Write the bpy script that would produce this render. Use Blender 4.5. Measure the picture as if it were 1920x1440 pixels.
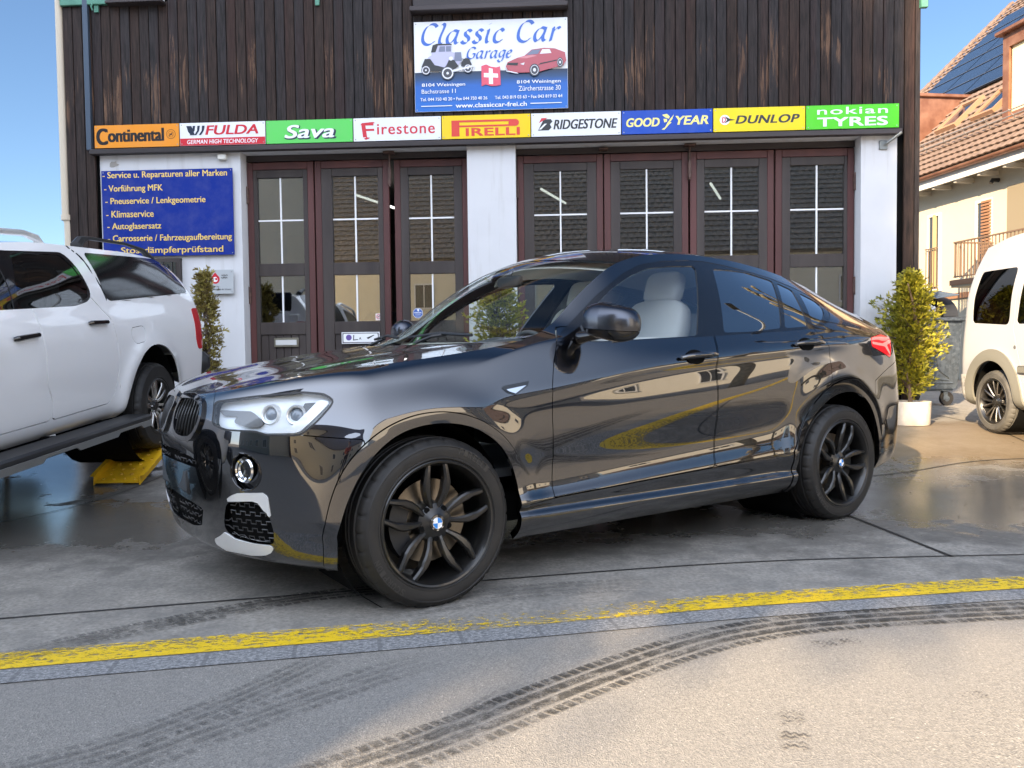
import bpy, math, random
import numpy as np
from math import radians as rad, sin, cos, pi
from mathutils import Vector, Matrix, Euler

for o in list(bpy.data.objects): bpy.data.objects.remove(o, do_unlink=True)
scene = bpy.context.scene
COL = scene.collection

# ---------------------------------------------------------------- camera
cam_data = bpy.data.cameras.new("camera"); camera = bpy.data.objects.new("camera", cam_data); COL.objects.link(camera)
cam_data.sensor_width = 36; cam_data.lens = 28.125; cam_data.clip_start = .05; cam_data.clip_end = 3000
PITCH, ROLL = .0395245, -.0119904
_r = np.array([[cos(ROLL), -sin(ROLL), 0], [sin(ROLL), cos(ROLL), 0], [0, 0, 1]]) @ \
     np.array([[1, 0, 0], [0, cos(PITCH), -sin(PITCH)], [0, sin(PITCH), cos(PITCH)]]) @ np.array([[1, 0, 0], [0, 0, -1], [0, 1, 0]])
_m = Matrix(((_r[0][0], -_r[1][0], -_r[2][0], 0), (_r[0][1], -_r[1][1], -_r[2][1], 0), (_r[0][2], -_r[1][2], -_r[2][2], 1.0412), (0, 0, 0, 1)))
camera.matrix_world = _m
scene.camera = camera

# ---------------------------------------------------------------- sky, sun, exposure
SUN_DIR = Vector((.53, .848, 0)).normalized()            # the way the light travels over the ground
SUN_EL = rad(25.6)
SKY_STRENGTH = .051
SKY_FILL = (15.0, 16.0, 18.0, 1)
world = bpy.data.worlds.new("World"); scene.world = world; world.use_nodes = True
nt = world.node_tree; nt.nodes.clear()
sky = nt.nodes.new('ShaderNodeTexSky'); sky.sky_type = 'NISHITA'; sky.sun_disc = False
sky.sun_elevation = SUN_EL; sky.sun_rotation = math.atan2(-SUN_DIR.x, -SUN_DIR.y)
sky.air_density = 1.0; sky.dust_density = .1; sky.ozone_density = 4.0
bg = nt.nodes.new('ShaderNodeBackground'); bg.inputs[1].default_value = SKY_STRENGTH
wo = nt.nodes.new('ShaderNodeOutputWorld'); 
# bright glow added to the sky behind the viewer's back lifts the shade; the far half stays clear blue
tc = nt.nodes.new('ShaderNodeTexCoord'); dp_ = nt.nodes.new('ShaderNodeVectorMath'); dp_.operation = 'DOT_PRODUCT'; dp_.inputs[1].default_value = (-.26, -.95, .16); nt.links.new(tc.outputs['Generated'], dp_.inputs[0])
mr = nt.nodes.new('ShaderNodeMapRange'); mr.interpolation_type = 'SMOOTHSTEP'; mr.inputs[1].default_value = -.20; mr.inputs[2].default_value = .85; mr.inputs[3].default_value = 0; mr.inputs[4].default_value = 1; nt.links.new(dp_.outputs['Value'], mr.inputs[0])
fill_mix = nt.nodes.new('ShaderNodeMix'); fill_mix.data_type = 'RGBA'; fill_mix.blend_type = 'ADD'; nt.links.new(mr.outputs[0], fill_mix.inputs[0]); nt.links.new(sky.outputs[0], fill_mix.inputs[6]); fill_mix.inputs[7].default_value = SKY_FILL
nt.links.new(fill_mix.outputs[2], bg.inputs[0]); nt.links.new(bg.outputs[0], wo.inputs[0])
sl = bpy.data.lights.new("sun", 'SUN'); sl.energy = 4.6; sl.angle = rad(.55); sl.color = (1, .77, .50)
sun = bpy.data.objects.new("sun", sl); COL.objects.link(sun)
ld = Vector((SUN_DIR.x * cos(SUN_EL), SUN_DIR.y * cos(SUN_EL), -sin(SUN_EL)))
sun.rotation_euler = ld.to_track_quat('-Z', 'Y').to_euler()
vs = scene.view_settings; scene.display_settings.display_device = 'sRGB'
vs.view_transform = 'Standard'; vs.look = 'None'; vs.gamma = 1; vs.use_curve_mapping = False; vs.exposure = 1.98
scene.cycles.max_bounces = 8; scene.cycles.transparent_max_bounces = 16

# ---------------------------------------------------------------- helpers
def link(o, parent=None):
    COL.objects.link(o)
    if parent is not None: o.parent = parent
    return o

def thing(name, label, cat, loc=(0, 0, 0), rotz=0, group=None, kind=None, rot=None):
    o = bpy.data.objects.new(name, None); o.empty_display_size = .1; link(o)
    o.location = loc; o.rotation_euler = rot if rot else (0, 0, rotz)
    return tag(o, label, cat, group, kind)

def tag(o, label, cat=None, group=None, kind=None):
    o['label'] = label
    if cat: o['category'] = cat
    if group: o['group'] = group
    if kind: o['kind'] = kind
    return o

class MB:
    """collects shapes; build() links them as ONE mesh object"""
    def __init__(s): s.v = []; s.f = []; s.m = []; s.uv = None
    def add(s, vs, fs, mi=0, T=None):
        b = len(s.v)
        if T is not None: vs = [T @ Vector(p) for p in vs]
        s.v += [tuple(p) for p in vs]; s.f += [tuple(i + b for i in f) for f in fs]; s.m += [mi] * len(fs)
        return s
    def box(s, c, d, mi=0, T=None, bev=0):
        x, y, z = c; a, b, h = d[0] / 2, d[1] / 2, d[2] / 2
        if bev <= 0:
            vs = [(x + i * a, y + j * b, z + k * h) for k in (-1, 1) for j in (-1, 1) for i in (-1, 1)]
            return s.add(vs, [(0, 2, 3, 1), (4, 5, 7, 6), (0, 1, 5, 4), (2, 6, 7, 3), (0, 4, 6, 2), (1, 3, 7, 5)], mi, T)
        e = min(bev, a * .9, b * .9, h * .9)
        vs = []; idx = {}
        for k in (-1, 1):
            for j in (-1, 1):
                for i in (-1, 1):
                    for ax in range(3):
                        p = [x + i * (a if ax == 0 else a - e), y + j * (b if ax == 1 else b - e), z + k * (h if ax == 2 else h - e)]
                        idx[i, j, k, ax] = len(vs); vs.append(p)
        fs = []
        for q in (-1, 1):
            fs.append([idx[q, -1, -1, 0], idx[q, 1, -1, 0], idx[q, 1, 1, 0], idx[q, -1, 1, 0]][::q])
            fs.append([idx[-1, q, -1, 1], idx[-1, q, 1, 1], idx[1, q, 1, 1], idx[1, q, -1, 1]][::q])
            fs.append([idx[-1, -1, q, 2], idx[1, -1, q, 2], idx[1, 1, q, 2], idx[-1, 1, q, 2]][::q])
        for i in (-1, 1):
            for j in (-1, 1):
                fs.append([idx[i, j, -1, 0], idx[i, j, -1, 1], idx[i, j, 1, 1], idx[i, j, 1, 0]][::i * j])
                fs.append([idx[i, -1, j, 0], idx[i, 1, j, 0], idx[i, 1, j, 2], idx[i, -1, j, 2]][::i * j])
                fs.append([idx[-1, i, j, 1], idx[-1, i, j, 2], idx[1, i, j, 2], idx[1, i, j, 1]][::i * j])
        for i in (-1, 1):
            for j in (-1, 1):
                for k in (-1, 1):
                    fs.append([idx[i, j, k, 0], idx[i, j, k, 1], idx[i, j, k, 2]][::i * j * k])
        return s.add(vs, fs, mi, T)
    def tube(s, pts, r, n=8, mi=0, cap=True, T=None):
        pts = [Vector(p) for p in pts]; R = r if isinstance(r, (list, tuple)) else [r] * len(pts)
        vs = []; fs = []; up = None
        for i, p in enumerate(pts):
            d = (pts[min(i + 1, len(pts) - 1)] - pts[max(i - 1, 0)])
            d = d.normalized() if d.length > 1e-9 else Vector((0, 0, 1))
            if up is None: up = d.orthogonal().normalized()
            up = (up - d * up.dot(d)); up = up.normalized() if up.length > 1e-6 else d.orthogonal().normalized()
            w = d.cross(up)
            for k in range(n):
                a = 2 * pi * k / n; vs.append(p + (up * cos(a) + w * sin(a)) * R[i])
        for i in range(len(pts) - 1):
            for k in range(n):
                fs.append((i * n + k, i * n + (k + 1) % n, (i + 1) * n + (k + 1) % n, (i + 1) * n + k))
        if cap: fs += [tuple(range(n))[::-1], tuple(range((len(pts) - 1) * n, len(pts) * n))]
        return s.add(vs, fs, mi, T)
    def lathe(s, prof, n=24, mi=0, T=None, a0=0, a1=2 * pi):
        """prof: (radius, height) up the local z axis"""
        full = abs(a1 - a0 - 2 * pi) < 1e-6; m = n if full else n + 1
        vs = [(r * cos(a0 + (a1 - a0) * k / n), r * sin(a0 + (a1 - a0) * k / n), h) for r, h in prof for k in range(m)]
        fs = [(i * m + k, i * m + (k + 1) % m, (i + 1) * m + (k + 1) % m, (i + 1) * m + k) for i in range(len(prof) - 1) for k in range(n)]
        return s.add(vs, fs, mi, T)
    def prism(s, poly, z0, z1, mi=0, T=None):
        """2-D outline (anticlockwise) pushed from z0 to z1"""
        n = len(poly)
        vs = [(x, y, z0) for x, y in poly] + [(x, y, z1) for x, y in poly]
        fs = [tuple(range(n))[::-1], tuple(range(n, 2 * n))] + [(i, (i + 1) % n, n + (i + 1) % n, n + i) for i in range(n)]
        return s.add(vs, fs, mi, T)
    def grid(s, P, mi=0, T=None, flip=False):
        a, b = len(P), len(P[0])
        vs = [p for row in P for p in row]
        fs = [((i * b + j), (i + 1) * b + j, (i + 1) * b + j + 1, i * b + j + 1) for i in range(a - 1) for j in range(b - 1)]
        if flip: fs = [f[::-1] for f in fs]
        return s.add(vs, fs, mi, T)
    def build(s, name, mats, parent=None, smooth=40, loc=None):
        me = bpy.data.meshes.new(name); me.from_pydata(s.v, [], s.f)
        for m in (mats if isinstance(mats, (list, tuple)) else [mats]): me.materials.append(m)
        if any(s.m): me.polygons.foreach_set('material_index', s.m)
        if smooth:
            me.polygons.foreach_set('use_smooth', [True] * len(me.polygons)); me.set_sharp_from_angle(angle=rad(smooth))
        me.update()
        o = bpy.data.objects.new(name, me); link(o, parent)
        if loc: o.location = loc
        return o

def rotx(a): return Matrix.Rotation(a, 4, 'X')
def roty(a): return Matrix.Rotation(a, 4, 'Y')
def rotzm(a): return Matrix.Rotation(a, 4, 'Z')
def tr(*p): return Matrix.Translation(p if len(p) == 3 else p[0])

def text_mesh(txt, size, xs=1.0, shear=0.0, bold=0.0, align='CENTER', depth=.001, space=1.0):
    """lettering as plain vertices and faces in the local xy plane, height 'size' = capital height"""
    cu = bpy.data.curves.new("lettering", 'FONT'); cu.body = txt; cu.size = size / .727; cu.shear = shear; cu.offset = bold * size
    cu.align_x = align; cu.extrude = depth / 2; cu.space_character = space; cu.resolution_u = 4
    ob = bpy.data.objects.new("lettering", cu); COL.objects.link(ob)
    dg = bpy.context.evaluated_depsgraph_get(); me = bpy.data.meshes.new_from_object(ob.evaluated_get(dg))
    vs = [(v.co.x * xs, v.co.y, v.co.z) for v in me.vertices]; fs = [tuple(p.vertices) for p in me.polygons]
    bpy.data.objects.remove(ob, do_unlink=True); bpy.data.curves.remove(cu); bpy.data.meshes.remove(me)
    return vs, fs

def fit_text(txt, w, h, shear=0.0, bold=0.0, depth=.001, space=1.0):
    """lettering stretched to w x h, centred on the origin"""
    vs, fs = text_mesh(txt, h, 1, shear, bold, 'LEFT', depth, space)
    xs_ = [v[0] for v in vs]; ys_ = [v[1] for v in vs]
    kx = w / (max(xs_) - min(xs_)); ky = h / (max(ys_) - min(ys_))
    return [((v[0] - (max(xs_) + min(xs_)) / 2) * kx, (v[1] - (max(ys_) + min(ys_)) / 2) * ky, v[2]) for v in vs], fs

# ---------------------------------------------------------------- cutting panels out of a fine surface grid
def fillet(poly, r, n=4):
    out = []; m = len(poly)
    for i in range(m):
        a, b, c = (np.array(poly[(i + k) % m], float) for k in (-1, 0, 1))
        la, lc = np.linalg.norm(a - b), np.linalg.norm(c - b)
        p, q = b + (a - b) * min(r, .48 * la) / max(la, 1e-9), b + (c - b) * min(r, .48 * lc) / max(lc, 1e-9)
        for t in np.linspace(0, 1, n + 1): out.append((1 - t) ** 2 * p + 2 * t * (1 - t) * b + t * t * q)
    return np.array(out)

def sdf(poly, S):
    """signed distance (negative inside) of points S to a closed outline"""
    poly = np.asarray(poly, float); d = np.full(len(S), 1e9); ins = np.zeros(len(S), bool)
    lo = poly.min(0) - .12; hi = poly.max(0) + .12
    near = np.where(((S > lo) & (S < hi)).all(1))[0]; Q = S[near]; dn = np.full(len(Q), 1e9); inn = np.zeros(len(Q), bool)
    for i in range(len(poly)):
        a = poly[i]; b = poly[(i + 1) % len(poly)]; e = b - a; w = Q - a
        t = np.clip((w @ e) / max(e @ e, 1e-12), 0, 1); dd = w - t[:, None] * e
        dn = np.minimum(dn, np.hypot(dd[:, 0], dd[:, 1]))
        c = (a[1] <= Q[:, 1]) != (b[1] <= Q[:, 1])
        if abs(e[1]) > 1e-12:
            inn ^= c & (Q[:, 0] < a[0] + (Q[:, 1] - a[1]) / e[1] * e[0])
    d[near] = np.where(inn, -dn, dn)
    return d

class Skin:
    """vertices with smooth normals and 2-D surface coordinates; faces are handed round as lists"""
    def __init__(s, P, N, S):
        a, b = P.shape[:2]
        s.V = P.reshape(-1, 3).copy(); s.N = N.reshape(-1, 3).copy(); s.S = S.reshape(-1, 2).copy()
        i = np.arange(a - 1)[:, None] * b + np.arange(b - 1)[None]
        s.F = np.stack([i, i + 1, i + b + 1, i + b], -1).reshape(-1, 4).tolist()
    def cut(s, faces, fun):
        """split faces along fun = 0 -> (faces where fun < 0, faces where fun > 0)"""
        val = fun(s.S, s.V); inn, out = [], []; cache = {}; nv = []; base = len(s.V)
        neg = val < 0
        def mid(a, b):
            k = (a, b) if a < b else (b, a)
            if k not in cache:
                a, b = k; t = val[a] / (val[a] - val[b]); t = min(max(t, .02), .98)
                n = s.N[a] * (1 - t) + s.N[b] * t; n /= max(np.linalg.norm(n), 1e-9)
                nv.append((s.V[a] * (1 - t) + s.V[b] * t, n, s.S[a] * (1 - t) + s.S[b] * t)); cache[k] = base + len(nv) - 1
            return cache[k]
        for f in faces:
            g = [neg[i] for i in f]
            if all(g): inn.append(f)
            elif not any(g): out.append(f)
            else:
                p, q = [], []
                for k in range(len(f)):
                    a, b = f[k], f[(k + 1) % len(f)]
                    (p if neg[a] else q).append(a)
                    if neg[a] != neg[b]: m = mid(a, b); p.append(m); q.append(m)
                if len(p) > 2: inn.append(p)
                if len(q) > 2: out.append(q)
        if nv:
            s.V = np.vstack([s.V, [x[0] for x in nv]]); s.N = np.vstack([s.N, [x[1] for x in nv]]); s.S = np.vstack([s.S, [x[2] for x in nv]])
        return inn, out
    def poly(s, faces, outline, grow=0):
        pl = np.asarray(outline, float)
        return s.cut(faces, lambda S, V: sdf(pl, S) - grow)

def panel(name, skin, faces, mats, parent, rim=.014, off=0.0, mirror=0, mi=None, back=0, rimmat=None):
    """one mesh from faces of a Skin, with a rim turned inwards along its edges; mirror 0 left, 1 right, 2 both halves"""
    used = sorted({i for f in faces for i in f}); idx = {u: k for k, u in enumerate(used)}
    V0 = skin.V[used] + skin.N[used] * off; N0 = skin.N[used]
    fs0 = [[idx[i] for i in f] for f in faces]
    cnt = {}
    for f in fs0:
        for k in range(len(f)):
            a, b = f[k], f[(k + 1) % len(f)]; key = (a, b) if a < b else (b, a); cnt[key] = 0 if key in cnt else (a, b)
    edges = [e for e in cnt.values() if e]
    V, N, F = [], [], []
    for side in ((1,), (-1,), (1, -1))[mirror]:
        sc = np.array([1, side, 1.]); b = len(V); v = V0 * sc; n = N0 * sc
        V += v.tolist(); N += n.tolist()
        F += [[i + b for i in (f if side > 0 else f[::-1])] for f in fs0]
        if rim:
            for (p, q) in edges:
                if abs(v[p][1]) < 2e-3 and abs(v[q][1]) < 2e-3: continue
                p2, q2 = v[p] - n[p] * rim, v[q] - n[q] * rim
                fn = np.cross(q2 - v[p], v[q] - v[p]) * 1.0
                L = np.linalg.norm(fn)
                if L < 1e-12: continue
                fn = fn / L * side; k = len(V)
                V += [v[p].tolist(), v[q].tolist(), q2.tolist(), p2.tolist()]; N += [fn.tolist()] * 4
                F.append([k + 1, k, k + 3, k + 2] if side > 0 else [k, k + 1, k + 2, k + 3])
    me = bpy.data.meshes.new(name); me.from_pydata(V, [], F)
    for m in (mats if isinstance(mats, (list, tuple)) else [mats]): me.materials.append(m)
    me.polygons.foreach_set('use_smooth', [True] * len(me.polygons)); me.update()
    me.normals_split_custom_set_from_vertices([tuple(x) for x in N])
    o = bpy.data.objects.new(name, me); link(o, parent)
    return o

# ---------------------------------------------------------------- materials
def mat(name, col, rough=.5, metal=0.0, coat=0.0, spec=.5, **kw):
    m = bpy.data.materials.new(name); m.use_nodes = True; p = m.node_tree.nodes['Principled BSDF']
    p.inputs['Base Color'].default_value = (*col, 1); p.inputs['Roughness'].default_value = rough; p.inputs['Metallic'].default_value = metal
    p.inputs['Specular IOR Level'].default_value = spec
    if coat: p.inputs['Coat Weight'].default_value = coat; p.inputs['Coat Roughness'].default_value = kw.get('coat_rough', .015)
    if 'emit' in kw: p.inputs['Emission Color'].default_value = (*kw['emit'], 1); p.inputs['Emission Strength'].default_value = kw.get('es', 1)
    return m

class NT:
    """shorthand for wiring procedural nodes"""
    def __init__(s, m): s.t = m.node_tree; s.n = s.t.nodes; s.p = s.n['Principled BSDF']
    def node(s, typ, inp=None, **kw):
        nd = s.n.new(typ)
        for k, v in kw.items(): setattr(nd, k, v)
        for k, v in (inp or {}).items():
            if isinstance(v, bpy.types.NodeSocket): s.t.links.new(v, nd.inputs[k])
            else: nd.inputs[k].default_value = v
        return nd
    def coord(s, kind='Object', scale=(1, 1, 1), rot=(0, 0, 0), loc=(0, 0, 0)):
        c = s.n.new('ShaderNodeTexCoord')
        return s.node('ShaderNodeMapping', {'Vector': c.outputs[kind], 'Scale': scale, 'Rotation': rot, 'Location': loc}).outputs[0]
    def noise(s, vec, scale, detail=4, rough=.55, dist=0): return s.node('ShaderNodeTexNoise', {'Vector': vec, 'Scale': scale, 'Detail': detail, 'Roughness': rough, 'Distortion': dist}).outputs[0]
    def ramp(s, fac, stops, interp='LINEAR'):
        r = s.node('ShaderNodeValToRGB', {'Fac': fac}); cr = r.color_ramp; cr.interpolation = interp
        while len(cr.elements) < len(stops): cr.elements.new(.5)
        for e, (p, c) in zip(cr.elements, stops): e.position = p; e.color = (*c, 1) if isinstance(c, tuple) else (c, c, c, 1)
        return r.outputs[0]
    def mix(s, f, a, b, mode='MIX'):
        nd = s.n.new('ShaderNodeMix'); nd.data_type = 'RGBA'; nd.blend_type = mode
        for sock, v in ((nd.inputs[0], f), (nd.inputs[6], a), (nd.inputs[7], b)):
            if isinstance(v, bpy.types.NodeSocket): s.t.links.new(v, sock)
            else: sock.default_value = v if not isinstance(v, tuple) else (*v, 1)[:4]
        return nd.outputs[2]
    def math(s, op, a, b=0.0, c=None):
        nd = s.n.new('ShaderNodeMath'); nd.operation = op
        for i, v in enumerate((a, b) if c is None else (a, b, c)):
            if isinstance(v, bpy.types.NodeSocket): s.t.links.new(v, nd.inputs[i])
            else: nd.inputs[i].default_value = v
        return nd.outputs[0]
    def set(s, k, v):
        if isinstance(v, bpy.types.NodeSocket): s.t.links.new(v, s.p.inputs[k])
        else: s.p.inputs[k].default_value = v
    def bump(s, h, strength=.3, dist=.01):
        s.set('Normal', s.node('ShaderNodeBump', {'Height': h, 'Strength': strength, 'Distance': dist}).outputs[0])

def glass(name, tint, ior=1.55, rough=0.0, boost=1.0):
    """thin pane: mirror reflection by Fresnel over a tinted see-through"""
    m = bpy.data.materials.new(name); m.use_nodes = True; t = m.node_tree; t.nodes.clear()
    fr = t.nodes.new('ShaderNodeFresnel'); ge = t.nodes.new('ShaderNodeNewGeometry'); mi_ = t.nodes.new('ShaderNodeMapRange'); mi_.inputs[3].default_value = ior; mi_.inputs[4].default_value = 1 / ior
    t.links.new(ge.outputs['Backfacing'], mi_.inputs[0]); t.links.new(mi_.outputs[0], fr.inputs[0])
    mu = t.nodes.new('ShaderNodeMath'); mu.operation = 'MULTIPLY'; mu.use_clamp = True; mu.inputs[1].default_value = boost; t.links.new(fr.outputs[0], mu.inputs[0])
    tr_ = t.nodes.new('ShaderNodeBsdfTransparent'); tr_.inputs[0].default_value = (*tint, 1)
    gl = t.nodes.new('ShaderNodeBsdfGlossy'); gl.inputs['Roughness'].default_value = rough
    mx = t.nodes.new('ShaderNodeMixShader'); t.links.new(mu.outputs[0], mx.inputs[0]); t.links.new(tr_.outputs[0], mx.inputs[1]); t.links.new(gl.outputs[0], mx.inputs[2])
    o = t.nodes.new('ShaderNodeOutputMaterial'); t.links.new(mx.outputs[0], o.inputs[0])
    return m

def noisy(name, c1, c2, scale, rough=.6, detail=5, bump=0, stretch=(1, 1, 1), lo=.35, hi=.65, metal=0, coat=0, **kw):
    m = mat(name, c1, rough, metal, coat); n = NT(m); v = n.coord('Object', stretch)
    f = n.noise(v, scale, detail); n.set('Base Color', n.ramp(f, [(lo, c1), (hi, c2)]))
    if bump: n.bump(f, bump, .01)
    return m

M = {}
M['paint'] = mat('dark_metallic_paint', (.011, .013, .020), .26, 1.0, 1.0); M['paint'].node_tree.nodes['Principled BSDF'].inputs['Coat IOR'].default_value = 2.15
_n = NT(M['paint']); _v = _n.coord('Object'); _z = _n.node('ShaderNodeSeparateXYZ', {0: _v}).outputs[2]
_d = _n.math('MULTIPLY', _n.ramp(_n.math('ADD', _z, _n.math('MULTIPLY', _n.noise(_v, 6, 8, .7), .5)), [(.38, 1.0), (.85, .0)]), _n.ramp(_n.noise(_v, 90, 4, .7), [(.35, .05), (.75, .45)]))
_n.set('Base Color', _n.mix(_d, (.011, .013, .020), (.14, .12, .10))); _n.set('Coat Roughness', _n.math('ADD', .012, _n.math('MULTIPLY', _d, .12)))
M['gloss_black'] = mat('gloss_black', (.006, .006, .007), .08, 0, .5)
M['satin_black'] = mat('satin_black_wheel', (.010, .0095, .009), .34, .2, .3, .6)
M['plastic'] = mat('black_plastic', (.018, .018, .019), .5)
M['void'] = mat('matt_black', (.004, .004, .004), .95, spec=.1)
M['rubber'] = noisy('tyre_rubber', (.007, .0065, .006), (.016, .014, .012), 9, .6)
M['bar_grey'] = mat('intake_bar_grey', (.03, .03, .031), .3)
M['bulb_lens'] = mat('projector_lens', (.20, .23, .27), .05, 0, .6)
M['raised_rubber'] = mat('raised_rubber', (.028, .026, .024), .5)
M['chrome'] = mat('chrome', (.85, .86, .88), .06, 1)
M['satin_silver'] = mat('satin_silver', (.80, .80, .79), .32, .55)
M['steel'] = noisy('brushed_steel', (.13, .11, .085), (.27, .235, .19), 6, .30, metal=1, stretch=(1, 6, 1))
M['white_paint'] = mat('white_car_paint', (.90, .90, .90), .25, 0, 1.0)
M['beige'] = mat('beige_leather', (.66, .63, .57), .5); M['lamp_white'] = mat('lamp_reflector_white', (.74, .77, .80), .22, 0, .4); M['mirror_cap'] = mat('mirror_cap_paint', (.085, .09, .105), .26, 1.0)
M['dash'] = mat('dark_grey_dashboard', (.055, .06, .065), .5)
M['clear'] = glass('clear_car_glass', (.88, .92, .93), 1.55, 0, 3.2)
M['screen'] = glass('windscreen_glass', (.90, .95, .93), 1.5, 0, 1.0)
M['dark_glass'] = glass('tinted_privacy_glass', (.05, .06, .065), 1.75, 0, 3.4)
M['lens'] = glass('lamp_lens', (.95, .97, .98), 1.5)
M['red_lens'] = mat('red_lamp_lens', (.55, .012, .02), .12, 0, 1.0)
M['pale_red'] = mat('pale_red_light_bar', (.75, .22, .22), .15, 0, .6)
M['white'] = mat('white_enamel', (.80, .80, .80), .35)
M['blue_roundel'] = mat('badge_blue', (.03, .22, .62), .25)
M['lamp_grey'] = mat('lamp_bezel_grey', (.13, .13, .13), .25)
# ---------------------------------------------------------------- coupe SUV body surface (numpy only)
def pchip(x, y, xi):
    x = np.asarray(x, float); y = np.asarray(y, float); xi = np.asarray(xi, float)
    h = np.diff(x); dl = np.diff(y) / h; n = len(x); d = np.zeros(n)
    for i in range(1, n - 1):
        if dl[i - 1] * dl[i] > 0:
            w1 = 2 * h[i] + h[i - 1]; w2 = h[i] + 2 * h[i - 1]
            d[i] = (w1 + w2) / (w1 / dl[i - 1] + w2 / dl[i])
    d[0] = dl[0]; d[-1] = dl[-1]
    k = np.clip(np.searchsorted(x, xi) - 1, 0, n - 2)
    t = (xi - x[k]) / h[k]
    return ((1 + 2 * t) * (1 - t) ** 2 * y[k] + t * (1 - t) ** 2 * h[k] * d[k]
            + t * t * (3 - 2 * t) * y[k + 1] + t * t * (t - 1) * h[k] * d[k + 1])

def cspline(x, y, xi):                                  # natural cubic
    x = np.asarray(x, float); y = np.asarray(y, float); n = len(x)
    h = np.diff(x); A = np.eye(n); r = np.zeros(n)
    for i in range(1, n - 1):
        A[i, i - 1:i + 2] = (h[i - 1], 2 * (h[i - 1] + h[i]), h[i])
        r[i] = 6 * ((y[i + 1] - y[i]) / h[i] - (y[i] - y[i - 1]) / h[i - 1])
    m = np.linalg.solve(A, r)
    k = np.clip(np.searchsorted(x, xi) - 1, 0, n - 2)
    a = (x[k + 1] - xi) / h[k]; b = (xi - x[k]) / h[k]
    return a * y[k] + b * y[k + 1] + ((a ** 3 - a) * m[k] + (b ** 3 - b) * m[k + 1]) * h[k] ** 2 / 6

CXF, CXR = .25, -3.40
CXS = [-3.40, -3.15, -2.81, -2.4, -1.7, -1.1, -.6, -.2, .25]
# rows from the tuck under the sill to the belt line: Z at the stations, Y at the stations, nose X, nose Z, tail X, tail Z
CROWS = [
 ([.27, .24] + [.215] * 6 + [.190], [.82, .85] + [.86] * 6 + [.85], .70, .235, -3.60, .33),
 ([.31, .28] + [.262] * 6 + [.225], [.86, .90] + [.915] * 6 + [.90], .775, .245, -3.70, .36),
 ([.40, .35] + [.315] * 7, [.885, .925] + [.932] * 6 + [.925], .795, .29, -3.745, .43),
 ([.44, .39] + [.345] * 7, [.885, .92] + [.905] * 6 + [.925], .81, .34, -3.76, .48),
 ([.50, .47, .46, .447, .426, .405, .385, .37, .365], [.89, .925] + [.927] * 6 + [.928], .82, .40, -3.775, .54),
 ([.62, .60, .59, .557, .50, .462, .43, .425, .43], [.892, .918, .915] + [.902] * 5 + [.928], .826, .455, -3.79, .62),
 ([.70, .68, .66, .63, .575, .54, .52, .51, .52], [.895, .918, .915] + [.898] * 5 + [.928], .832, .53, -3.795, .70),
 ([.80, .79, .775, .755, .70, .67, .64, .62, .61], [.889, .916, .918, .916] + [.914] * 3 + [.915, .925], .836, .60, -3.78, .80),
 ([.90, .895, .885, .865, .81, .77, .72, .685, .67], [.885, .914, .924, .924, .923, .9225, .922, .921, .922], .836, .65, -3.76, .88),
 ([.98, .975, .965, .945, .89, .84, .78, .735, .71], [.880, .909, .925, .925, .922, .921, .922, .922, .918], .835, .69, -3.735, .94),
 ([1.035, 1.035, 1.028, 1.005, .955, .90, .83, .78, .74], [.871, .902, .922, .924, .919, .919, .921, .921, .914], .832, .72, -3.72, .985),
 ([1.075, 1.075, 1.068, 1.042, .994, .942, .872, .82, .77], [.862, .898, .922, .928, .926, .926, .924, .922, .911], .828, .745, -3.71, 1.02),
 ([1.11, 1.115, 1.112, 1.088, 1.04, .99, .93, .88, .82], [.85, .885, .905] + [.913] * 2 + [.910, .905, .907, .898], .818, .785, -3.69, 1.07),
 ([1.155, 1.185, 1.192, 1.163, 1.116, 1.094, 1.088, .975, .905], [.805, .83, .855] + [.862] * 3 + [.850, .862, .858], .798, .83, -3.675, 1.13),
]
CEDGE_X = [-3.40, -3.15, -2.81, -2.4, -2.1, -1.8, -1.5, -1.269, -1.141, -.914, -.693, -.522, -.273, -.065, .185, .25]
CEDGE_Y = [.600, .560, .565, .577, .585, .590, .597, .612, .640, .690, .738, .775, .795, .798, .780, .772]
CEDGE_Z = [1.275, 1.375, 1.475, 1.545, 1.573, 1.582, 1.562, 1.507, 1.45, 1.307, 1.150, 1.094, 1.052, 1.026, .996, .986]
CEDGE_END = (.765, .878, -3.735, 1.19)

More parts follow.
